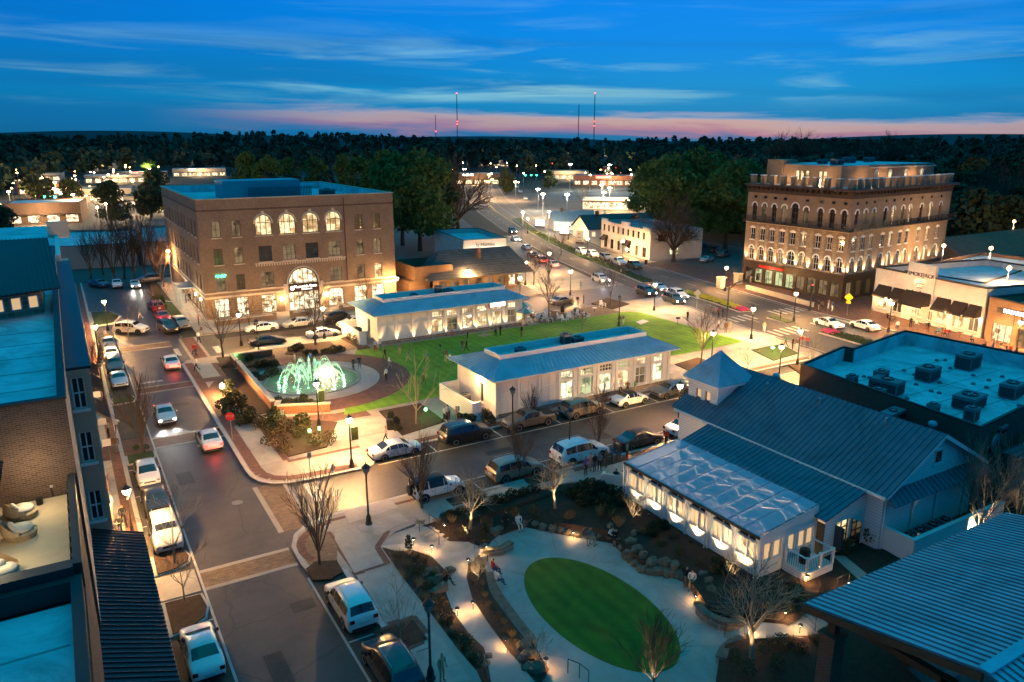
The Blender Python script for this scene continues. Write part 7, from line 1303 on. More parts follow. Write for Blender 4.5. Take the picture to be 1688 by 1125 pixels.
def wheel_mesh(r):
    if r in _wheel: return _wheel[r]
    t = MB(); t.lathe([(r * .62, -.11), (r * .95, -.11), (r, -.07), (r, .07), (r * .95, .11), (r * .62, .11)], 18); k = MB(); k.lathe([(r * .64, -.09), (r * .64, .112), (r * .55, .118), (r * .5, .07), (r * .12, .07), (r * .1, .1)], 18)
    for i in range(5): a = 6.283 * i / 5; k.add([(.05 * math.cos(a + 1.57) + r * .1 * math.cos(a), .05 * math.sin(a + 1.57) + r * .1 * math.sin(a), .1), (.05 * math.cos(a - 1.57) + r * .1 * math.cos(a), .05 * math.sin(a - 1.57) + r * .1 * math.sin(a), .1), (.04 * math.cos(a - 1.57) + r * .58 * math.cos(a), .04 * math.sin(a - 1.57) + r * .58 * math.sin(a), .112), (.04 * math.cos(a + 1.57) + r * .58 * math.cos(a), .04 * math.sin(a + 1.57) + r * .58 * math.sin(a), .112)], [(0, 1, 2, 3)])
    _wheel[r] = (t.mesh('tyre', 'rubber', True), k.mesh('rim', 'alloy')); return _wheel[r]
_car = {}
def car_parts(ty):
    if ty in _car: return _car[ty]
    D = TY[ty]; w, zb = D['w'], D['zb']; ST = D['st']; b = MB(); sec = [sect(w, zb + (.08 if i in (0, len(ST) - 1) else 0), *s_[1:]) for i, s_ in enumerate(ST)]
    n = 9; V = []
    for s_, c in zip(ST, sec):
        ring_ = [(s_[0], y, z) for y, z in c] + [(s_[0], -y, z) for y, z in c[-2:0:-1]]; V += ring_
    m = 16; F = [(i * m + j, i * m + (j + 1) % m, (i + 1) * m + (j + 1) % m, (i + 1) * m + j) for i in range(len(ST) - 1) for j in range(m)] + [tuple(range(m))[::-1], tuple((len(ST) - 1) * m + j for j in range(m))]
    b.add(V, F)
    # wheel arches: dark discs set into the flanks
    parts = {}
    body = b.mesh('body', 'car_white', True); t_ = obj('body', body); t_.modifiers.new('s', 'SUBSURF').levels = 1; body = bpy.data.meshes.new_from_object(t_.evaluated_get(bpy.context.evaluated_depsgraph_get())); bpy.data.objects.remove(t_); parts['body'] = body
    pt = lambda i, j, s_=1: Vector((ST[i][0], sec[i][j][0] * s_, sec[i][j][1]))
    cab = [i for i, s_ in enumerate(ST) if s_[3]]; c0, c1 = cab[0], cab[-1]; P = []
    def quad(name, a, b_, c, d, mm, ins=.1, off=.012):
        ce = (a + b_ + c + d) / 4; n_ = (b_ - a).cross(d - a).normalized(); n_ = n_ if n_.dot(ce - Vector((0, 0, .9))) > 0 else -n_
        q = [p + (ce - p) * ins + n_ * off for p in (a, b_, c, d)]
        if (q[1] - q[0]).cross(q[3] - q[0]).dot(n_) < 0: q = q[::-1]
        P.append((name, MB().add(q, [(0, 1, 2, 3)]).mesh(name, mm)))
    for nm, lo, hi in (('windscreen', c1 + 1, c1), ('rear_window', c0 - 1, c0)):
        f = lambda i: [pt(i, 6), pt(i, 7), pt(i, 8), pt(i, 7, -1), pt(i, 6, -1)]
        a, b_ = f(lo), f(hi); sx = 1 if lo > hi else -1; off = Vector((sx * .014, 0, .02)); g_ = [p_.lerp(q_, .08) + off for p_, q_ in zip(a, b_)] + [p_.lerp(q_, .92) + off for p_, q_ in zip(a, b_)]
        for v_ in g_: v_.y *= .95
        P.append((nm, MB().add(g_, [(j, j + 1, j + 6, j + 5)[::-sx] for j in range(4)]).mesh(nm, 'car_glass')))
    for s_ in (1, -1):
        for i in range(c0, c1): quad('side_window', pt(i, 4, s_), pt(i + 1, 4, s_), pt(i + 1, 5, s_), pt(i, 5, s_), 'car_glass', .07, .02)
        a, b_, c = pt(c1, 4, s_), pt(c1 + 1, 4, s_), pt(c1, 5, s_); quad('side_window', a, a.lerp(b_, .6), c.lerp(b_, .45), c, 'car_glass', .12, .014)
        if ty in ('sedan', 'hatch', 'beetle'): a, b_, c = pt(c0, 4, s_), pt(c0 - 1, 4, s_), pt(c0, 5, s_); quad('side_window', a, a.lerp(b_, .6), c.lerp(b_, .45), c, 'car_glass', .14, .014)
    for s_ in (1, -1):
        q = MB(); ww = w * s_ * 1.002
        for x in ((-.55, .5) if len(cab) > 2 else (.2,)):
            q.quad((x - .012, ww, zb + .12), (x + .012, ww, zb + .12), (x + .012, ww * .985, ST[c1][1] - .05), (x - .012, ww * .985, ST[c1][1] - .05)); q.box(x - .3, min(ww, ww * .97), ST[c1][1] - .22, x - .12, max(ww, ww * .97) + .0, ST[c1][1] - .19)
        q.quad((-.85, ww, zb + .1), (.95, ww, zb + .1), (.95, ww, zb + .13), (-.85, ww, zb + .13)); P.append(('door_trim', q.mesh('door_trim', 'black')))
    parts['P'] = P; xr, xf = ST[0][0], ST[-1][0]; wf = w * ST[-3][4] * .72; zf = ST[-2][1] - .02; wr = w * .72; zr = ST[1][1] - .08
    L_ = MB().lathe([(.0, .05), (.1, .03), (.13, -.03)], 10); L_.v = [(z * 1.2, x * 1.25, y * .75) for x, y, z in L_.v]; parts['head'] = L_; parts['hp'] = [(xf - .12, s_ * wf, zf) for s_ in (1, -1)]
    parts['tp'] = [(xr - .012 if ty in ('suv', 'jeep', 'pickup') else xr + .02, s_ * wr, zr) for s_ in (1, -1)]; parts['x'] = (xr, xf, zr, w)
    _car[ty] = parts; return parts
TAIL = MB().box(-.03, -.13, -.1, .03, .13, .1); HEADM, TAILM = {}, {}
def car(ty, px, py, rz, col, label, head=False, brake=False, z=.012, top=None, s=1.0, group=None, wpos=None):
    p = W(px, py, z) if wpos is None else Vector(wpos); D = TY[ty]; C = car_parts(ty); o = thing('parked_car' if not (head or brake) else 'moving_car', label, 'car', p, rz, group); o.scale = (s, s, s)
    b = obj('body', C['body'], o); b.material_slots[0].link = 'OBJECT'; b.material_slots[0].material = M('car_' + col)
    for n_, me in C['P']: obj(n_, me, o)
    r = D['r']; ty_, ri = wheel_mesh(r)
    for ax in D['ax']:
        for s_ in (1, -1):
            wh = obj('wheel', ty_, o, (ax, s_ * (D['w'] - .1), r)); wh.rotation_euler = (-math.pi / 2 * s_, 0, 0); obj('rim', ri, wh)
            a = MB(); n = 12; R2 = r * 1.18; a.add([(ax + R2 * math.cos(math.pi * i / n), s_ * (D['w'] + .004), r + R2 * math.sin(math.pi * i / n)) for i in range(n + 1)] + [(ax - R2, s_ * (D['w'] + .004), D['zb'] + .02), (ax + R2, s_ * (D['w'] + .004), D['zb'] + .02)], [tuple(range(n + 3))[::s_ * -1 or 1]])
            k = (ty, ax, s_)
            if k not in _car: _car[k] = a.mesh('wheel_arch', 'black')
            obj('wheel_arch', _car[k], o)
    hm = 'em_head' if head else 'head_off'; tm = 'em_tail' if (brake or head) else 'tail_off'
    if hm not in HEADM: HEADM[hm] = C['head'].mesh('headlight', hm, True)
    if tm not in TAILM: TAILM[tm] = TAIL.mesh('taillight', tm)
    for q in C['hp']: obj('headlight', HEADM[hm], o, q)
    for q in C['tp']: obj('taillight', TAILM[tm], o, q)
    xr, xf, zr, w = C['x']
    if 'plate' not in _car: _car['plate'] = MB().box(-.02, -.26, -.07, .02, .26, .07).mesh('number_plate', 'plate'); _car['mirror'] = MB().lathe([(.05, -.09), (.09, 0), (.05, .09)], 8).mesh('mirror', 'black'); _car['grille'] = MB().box(-.02, -.42, -.09, .02, .42, .09).mesh('grille', 'black'); _car['bump'] = MB().box(-.03, -.72, -.07, .03, .72, .07).mesh('bumper_trim', 'black')
    obj('number_plate', _car['plate'], o, (xr - .02, 0, zr - .16)); obj('grille', _car['grille'], o, (xf - .05, 0, D['st'][-2][1] - .1)); obj('bumper_trim', _car['bump'], o, (xr + .0, 0, D['zb'] + .16)); obj('bumper_trim', _car['bump'], o, (xf + .0, 0, D['zb'] + .14))
    cab = [q for q in D['st'] if q[3]]; xm = cab[-1][0] + .35
    for s_ in (1, -1): obj('mirror', _car['mirror'], o, (xm, s_ * (w + .07), cab[-1][1] + .04))
    if top:
        key = (ty, top)
        if key not in _car:
            q = MB(); rows = [[(x, y * sg, z_ + .014) for y, sg, z_ in ((w * f * .8, 1, tp - .12), (w * f * .69, 1, tp - .02), (w * f * .34, 1, tp + .004), (0, 1, tp + .016), (w * f * .34, -1, tp + .004), (w * f * .69, -1, tp - .02), (w * f * .8, -1, tp - .12))] for x, be, tp, cb, f in cab]
            q.add([p_ for r_ in rows for p_ in r_], [(i * 7 + j, i * 7 + j + 1, (i + 1) * 7 + j + 1, (i + 1) * 7 + j) for i in range(len(rows) - 1) for j in range(6)]); _car[key] = q.mesh('soft_top' if top != 'rack' else 'roof_panel', 'black', True)
        obj('soft_top', _car[key], o)
    if ty == 'jeep': wh = obj('spare_wheel', ty_, o, (xr - .14, .1, 1.0)); wh.rotation_euler = (0, math.pi / 2, 0)
    if ty == 'suv': [MB().tube([(-1.6, s_ * .6, 1.78), (-1.5, s_ * .6, 1.84), (.2, s_ * .6, 1.84), (.35, s_ * .6, 1.76)], .02, 5).build('roof_rail', 'steel', o) for s_ in (1, -1)]
    if ty == 'pickup':
        if 'bed' not in _car: _car['bed'] = MB().box(-2.55, -.72, 1.14, -1.05, .72, 1.225).mesh('load_bed', 'black')
        obj('load_bed', _car['bed'], o)
    if head:
        for q in C['hp']: light('SPOT', o, (q[0] + .2, q[1], q[2]), 95, (1, .93, .8), .05, 75, (q[0] + 8, q[1] * 1.2, -1.0), .8)
    if brake: light('POINT', o, (xr - .35, 0, zr), 16, (1, .05, .03), .2)
    return o
HY, HX = math.pi / 2, 0.0; SOU, WES = -math.pi / 2, math.pi
C3 = 3.55
def acar(y, *a, x=C3, **k): return car(a[0], 0, 0, a[1], a[2], a[3], wpos=(x, y, .012), **k)
acar(64.6, 'hatch', SOU, 'white', 'white hatchback facing the camera, nearest the crosswalk island'); acar(58.9, 'sedan', SOU, 'black', 'black car parked behind the white hatchback'); acar(53.2, 'suv', SOU, 'silver', 'silver SUV parked behind the black car'); acar(38.7, 'sedan', HY, 'white', 'white sedan parked alone in the near left bay', x=3.6)
acar(94.0, 'sedan', SOU, 'palegrey', 'pale blue sedan at the front of the far left row'); acar(100.2, 'suv', SOU, 'grey', 'dark SUV second in the far left row'); acar(106.2, 'sedan', SOU, 'white', 'white car third in the far left row'); acar(112.2, 'sedan', SOU, 'grey', 'grey car at the back of the far left row')
acar(38.6, 'suv', HY, 'white', 'white SUV with dark sunroof in the near right bay', x=11.85); acar(32.2, 'suv', HY, 'black', 'black SUV at the bottom edge in the near right bay', x=11.85)
acar(79.0, 'sedan', SOU, 'palegrey', 'silver blue car driving towards the camera with headlights on', x=6.6, head=True); acar(69.9, 'sedan', HY, 'white', 'white sedan with glowing brake lights at the crosswalk', x=9.25, brake=True); acar(98.5, 'sedan', HY, 'white', 'white sedan glowing red at the far junction', x=9.6, brake=True); acar(119.5, 'suv', R(-35), 'white', 'white car turning at the far end of the left street', x=7.0)
car('sedan', 268, 527, R(95), 'red', 'red sedan parked at the end of the long island', brake=True); car('suv', 258, 512, R(95), 'red', 'dark red car parked behind the red sedan'); car('suv', 277, 546, R(-80), 'black', 'black SUV facing the camera at the corner'); car('suv', 298, 540, R(-80), 'tan', 'tan SUV beside the black one at the corner', s=.95)
car('sedan', 223, 474, R(-90), 'white', 'car with bright headlights at the top of the left street', head=True); car('sedan', 193, 473, R(-90), 'white', 'white sports car parked at the top of the left street'); car('sedan', 164, 473, R(-60), 'blue', 'blue car at the far left corner of the left street'); car('suv', 247, 466, R(180), 'grey', 'dark car beside the headlights at the street top')
def bcar(x, y, *a, **k): return car(a[0], 0, 0, a[1], a[2], a[3], wpos=(x, y, .016), **k)
bcar(23.0, 58.85, 'sedan', HX, 'palegrey', 'silver sedan first in the near pavilion row', top=None); bcar(29.9, 58.8, 'suv', HX, 'black', 'black SUV second in the near pavilion row', s=1.05); bcar(36.8, 58.85, 'pickup', WES, 'bronze', 'bronze pickup third in the near pavilion row'); bcar(43.2, 58.8, 'suv', HX, 'gold', 'tan SUV in front of the near pavilion windows'); bcar(49.4, 58.85, 'beetle', HX, 'white', 'white round convertible with dark soft top', top='soft'); bcar(55.2, 58.85, 'sedan', WES, 'grey', 'grey sedan at the end of the near pavilion row')
bcar(21.9 + 4.2 - 3.4, 49.75, 'jeep', HX, 'white', 'white open top jeep with spare wheel by the corner', top='soft'); bcar(29.8, 49.75, 'suv', HX, 'gold', 'gold SUV between the two white ones'); bcar(36.4, 49.75, 'suv', HX, 'white', 'big white SUV next to the waiting queue', s=1.1); bcar(43.0, 49.75, 'sedan', HX, 'black', 'black convertible beside the sunroom queue', top='soft'); bcar(49.0, 49.75, 'sedan', HX, 'white', 'white sedan parked in front of the chapel tower')
bcar(23.4, 110.9, 'sedan', WES, 'white', 'white sedan parked before the brick block corner'); bcar(22.3, 102.9, 'sedan', HX, 'black', 'black sedan parked on the fountain side of the back street'); bcar(28.9, 110.9, 'sedan', WES, 'silver', 'silver sedan parked before the arched doorway'); bcar(30.1, 103.0, 'sedan', HX, 'white', 'white coupe parked on the fountain side of the back street'); bcar(35.2, 110.9, 'suv', HX, 'black', 'black SUV before the right windows of the brick block'); bcar(36.0, 106.3, 'pickup', WES, 'white', 'white pickup parked behind the far pavilion end')
car('sedan', 925, 502, R(10), 'grey', 'dark sedan by the far pavilion corner and the arterial'); car('suv', 990, 466, R(-100), 'white', 'white SUV stopped at the junction on the arterial', head=True); car('suv', 1065, 487, R(-100), 'black', 'black SUV behind the first at the zebra crossing', head=True); car('suv', 1110, 500, R(-100), 'black', 'black SUV first at the zebra crossing', head=True); car('suv', 1116, 492, R(-100), 'white', 'white SUV beside the black one at the zebra crossing', head=True); car('sedan', 1085, 479, R(-100), 'silver', 'silver car behind the pair at the zebra crossing', head=True)
car('sedan', 1365, 539, R(-100), 'white', 'white sedan passing the planted median', head=True); car('sedan', 1425, 543, R(80), 'white', 'white car passing the restaurant with red tail lights', brake=True)
for i, (a, b, ty, c, l_) in enumerate(((960, 420, 'suv', 'white', 'white SUV at the far end'), (977, 425, 'suv', 'palegrey', 'pale SUV second from the far end'), (999, 430, 'suv', 'gold', 'tan SUV third from the far end'), (1020, 437, 'pickup', 'palegrey', 'pale pickup fourth from the far end'), (1046, 443, 'suv', 'black', 'black off roader at the near end'))): car(ty, a, b, R(-105), c, l_ + ' of the kerbside row at the white shop')
car('sedan', 911, 440, R(75), 'palegrey', 'pale sedan waiting in the arterial lane', brake=True); car('suv', 892, 434, R(75), 'grey', 'grey SUV behind the pale sedan on the arterial', brake=True); car('sedan', 878, 425, R(75), 'black', 'dark car third in the arterial lane'); car('sedan', 868, 412, R(75), 'silver', 'silver car fourth in the arterial lane'); car('sedan', 850, 398, R(-105), 'white', 'oncoming car with headlights near the bend', head=True); car('suv', 845, 385, R(-110), 'black', 'second oncoming car with headlights near the bend', head=True)
car('sedan', 1165, 432, R(20), 'silver', 'silver car in the dim drive beside the hotel'); car('suv', 1192, 424, R(20), 'grey', 'dark car in the drive beside the hotel'); car('sedan', 1180, 416, R(20), 'red', 'red car deep in the drive beside the hotel'); car('sedan', 1155, 408, R(20), 'black', 'black car under the green trees by the drive')
for i, (a, b, c) in enumerate(((1570, 388, 'white'), (1590, 392, 'red'), (1605, 385, 'blue'), (1595, 378, 'palegrey'), (1635, 385, 'black'), (1648, 390, 'grey'), (1580, 380, 'black'), (1615, 378, 'white'), (1672, 412, 'silver'))): car('sedan' if i % 2 else 'suv', a, b, R(20 + (i % 3) * 60), c, '%s car, %s counted from the left in the lot behind the hotel' % (c if c != 'palegrey' else 'pale grey', ordn(i)), group='cars in the lot behind the hotel')
for i, (a, b, h_) in enumerate(((34, 350, 1), (42, 346, 1), (30, 343, 1), (50, 352, 1), (845, 305, 1), (852, 310, 1), (840, 300, 1), (858, 318, 1), (866, 330, 1), (848, 296, 1))): car('sedan', a, b, R(-115 if a > 500 else -20), 'white' if i % 2 else 'silver', 'distant car with headlights, %s %s' % (ordn(i if i < 4 else i - 4), 'on the far left highway' if i < 4 else 'in the queue along the far arterial'), head=False, group='distant cars').children[0].name
# ------------------------------------------------------------------ people: one continuous skinned body per pose
for n_, c in dict(skin_a=(.42, .24, .15), skin_b=(.16, .085, .05), hair_d=(.02, .014, .01), hair_l=(.30, .19, .08), hair_g=(.35, .33, .3), cl_black=(.012, .012, .014), cl_white=(.62, .6, .56), cl_red=(.36, .03, .025), cl_blue=(.06, .14, .3), cl_green=(.05, .28, .12), cl_grey=(.17, .17, .17), cl_brown=(.14, .08, .045), cl_pink=(.5, .2, .2), cl_denim=(.05, .075, .13), cl_tan=(.38, .28, .17), cl_purple=(.2, .1, .24), cl_teal=(.04, .26, .24)).items(): mat(n_, c, .85)
def fingers(w, d, side):
    """five bent fingers rooted in the palm: list of chains"""
    out = []; ax = Vector((0, 1, 0)); u = Vector((side, 0, 0))
    for k, (off, l) in enumerate(((-.03, .062), (-.01, .075), (.012, .07), (.032, .055))):
        a = w + d * .075 + ax * off; out.append([(a, .011), (a + d * l * .55 + ax * .004, .0095), (a + d * l + u * -.012, .008)])
    a = w + d * .03 + ax * .04; out.append([(a, .013), (a + d * .03 + ax * .03, .011), (a + d * .06 + ax * .035, .009)]); return out
def figure(name, J):
    """J: joints of the pose"""
    V, E, RD, TG = [], [], [], []
    def v(p, r, rr=None): V.append(Vector(p)); RD.append((r, rr or r)); return len(V) - 1
    def e(a, b, t): E.append((a, b)); TG.append((a, b, t))
    pel = v(J['pel'], .125, .10); sp_ = v(J['sp'], .12, .095); ch_ = v(J['ch'], .145, .10); nk = v(J['nk'], .052); h1 = v(J['h1'], .07, .078); h2 = v(J['h2'], .082, .095); h3 = v(J['h3'], .05, .06)
    no = v(Vector(J['h2']) + Vector(J['fw']) * .1 + Vector((0, 0, -.035)), .013)
    e(pel, sp_, 1); e(sp_, ch_, 1); e(ch_, nk, 1); e(nk, h1, 0); e(h1, h2, 0); e(h2, h3, 3); e(h2, no, 0)
    for s_ in 'lr':
        sg = -1 if s_ == 'l' else 1; sh = v(J['sh' + s_], .058); el = v(J['el' + s_], .043); wr = v(J['wr' + s_], .028); d = (Vector(J['wr' + s_]) - Vector(J['el' + s_])).normalized(); pm_ = v(Vector(J['wr' + s_]) + d * .06, .034, .02)
        e(ch_, sh, 1); e(sh, el, 1); e(el, wr, J.get('slv', 1)); e(wr, pm_, 0)
        for chn in fingers(Vector(J['wr' + s_]), d, sg):
            pr = pm_
            for p, r in chn: k = v(p, r); e(pr, k, 0); pr = k
        hp = v(J['hp' + s_], .085); kn = v(J['kn' + s_], .06); an = v(J['an' + s_], .042); to = v(J['to' + s_], .036, .03); e(pel, hp, 2); e(hp, kn, 2); e(kn, an, 2); e(an, to, 4)
    me = bpy.data.meshes.new(name); me.from_pydata(V, E, []); o = bpy.data.objects.new(name, me); COL.objects.link(o); o.modifiers.new('s', 'SKIN'); sv = me.skin_vertices[0].data
    for i, (a, b) in enumerate(RD): sv[i].radius = (a, b)
    sv[0].use_root = True; m_ = o.modifiers.new('u', 'SUBSURF'); m_.levels = 1; m_.render_levels = 1
    dg = bpy.context.evaluated_depsgraph_get(); dg.update(); r_ = bpy.data.meshes.new_from_object(o.evaluated_get(dg)); bpy.data.objects.remove(o)
    for mm in ('skin_a', 'cl_black', 'cl_denim', 'hair_d', 'black'): r_.materials.append(M(mm))
    A = np.array([V[a] for a, b, t in TG]); B = np.array([V[b] for a, b, t in TG]); T_ = np.array([t for a, b, t in TG]); idx = []; AB = B - A; L2 = (AB ** 2).sum(1) + 1e-9; fw = np.array(J['fw'])
    hc = np.array(J['h2'])
    for p in r_.polygons:
        c = np.array(p.center); t = np.clip(((c - A) * AB).sum(1) / L2, 0, 1); d = ((A + AB * t[:, None] - c) ** 2).sum(1); k = int(T_[d.argmin()]); 
        if k in (0, 3) and np.linalg.norm(c - hc) < .17: k = 3 if (c[2] - hc[2] > .045 or (np.dot(c - hc, fw) < .0 and c[2] - hc[2] > -.06)) else 0
        idx.append(k)
    r_.polygons.foreach_set('material_index', idx); r_.polygons.foreach_set('use_smooth', [True] * len(idx)); r_.name = name; return r_
def base(**k):
    J = dict(pel=(0, 0, .95), sp=(0, 0, 1.14), ch=(0, 0, 1.34), nk=(0, .005, 1.5), h1=(0, .02, 1.56), h2=(0, .02, 1.64), h3=(0, .0, 1.71), fw=(0, 1, 0), shl=(-.19, 0, 1.42), shr=(.19, 0, 1.42), ell=(-.24, -.02, 1.15), elr=(.24, -.02, 1.15), wrl=(-.25, .06, .92), wrr=(.25, .06, .92), hpl=(-.09, 0, .9), hpr=(.09, 0, .9), knl=(-.1, .02, .5), knr=(.1, .02, .5), anl=(-.11, -.02, .09), anr=(.11, -.02, .09), tol=(-.13, .13, .045), tor=(.13, .13, .045)); J.update(k); return J
PO = {'stand': figure('body', base()), 'phone': figure('body', base(wrl=(-.1, .26, 1.22), wrr=(.08, .28, 1.25), ell=(-.25, .06, 1.16), elr=(.25, .06, 1.16), anl=(-.14, -.04, .09), tol=(-.18, .1, .045))), 'walk': figure('body', base(knl=(-.1, .2, .53), anl=(-.1, .3, .1), tol=(-.1, .44, .07), knr=(.1, -.02, .5), anr=(.1, -.34, .14), tor=(.1, -.24, .05), ell=(-.24, -.14, 1.17), wrl=(-.24, -.12, .95), elr=(.24, .1, 1.17), wrr=(.22, .26, 1.0))), 'sit': figure('body', base(pel=(0, 0, .55), sp=(0, -.02, .74), ch=(0, .02, .94), nk=(0, .05, 1.1), h1=(0, .07, 1.16), h2=(0, .08, 1.24), h3=(0, .06, 1.31), shl=(-.19, .02, 1.02), shr=(.19, .02, 1.02), ell=(-.25, .1, .78), elr=(.25, .1, .78), wrl=(-.12, .3, .68), wrr=(.12, .3, .68), hpl=(-.1, .06, .52), hpr=(.1, .06, .52), knl=(-.13, .46, .52), knr=(.13, .46, .52), anl=(-.13, .5, .1), anr=(.13, .52, .1), tol=(-.14, .66, .05), tor=(.14, .68, .05))), 'lean': figure('body', base(pel=(0, 0, .62), sp=(0, .05, .8), ch=(0, .2, .97), nk=(0, .3, 1.1), h1=(0, .35, 1.14), h2=(0, .38, 1.2), h3=(0, .38, 1.28), shl=(-.18, .22, 1.05), shr=(.18, .22, 1.05), ell=(-.26, .4, .82), elr=(.26, .4, .82), wrl=(-.08, .55, .8), wrr=(.08, .55, .78), hpl=(-.1, .06, .58), hpr=(.1, .06, .58), knl=(-.15, .45, .6), knr=(.15, .45, .55), anl=(-.15, .6, .12), anr=(.16, .66, .1), tol=(-.16, .76, .06), tor=(.17, .82, .05)))}
CN = dict(black='cl_black', white='cl_white', red='cl_red', blue='cl_blue', green='cl_green', grey='cl_grey', brown='cl_brown', pink='cl_pink', denim='cl_denim', tan='cl_tan', purple='cl_purple', teal='cl_teal')
_pi = [0]
def person(px, py, pose, top, leg, where, z=KZ, rz=None, s=1.0, hair='hair_d', skin='skin_a'):
    i = _pi[0] = _pi[0] + 1; p = W(px, py, z); verb = {'stand': 'standing', 'phone': 'holding a phone', 'walk': 'walking', 'sit': 'sitting', 'lean': 'bent forward'}[pose]
    o = obj('person', PO[pose], None, p, random.Random(i * 3).uniform(0, 6.28) if rz is None else rz); o.scale = (s, s, s)
    for k, m_ in enumerate((skin, CN[top], CN[leg], hair, 'black')): o.material_slots[k].link = 'OBJECT'; o.material_slots[k].material = M(m_)
    kid = 'child' if s < .85 else 'person'; tag(o, '%s in %s top, %s trousers, %s %s' % (kid, top, leg if leg != 'denim' else 'blue', verb, where), 'person', 'people in the square'); return o
SB = -.52
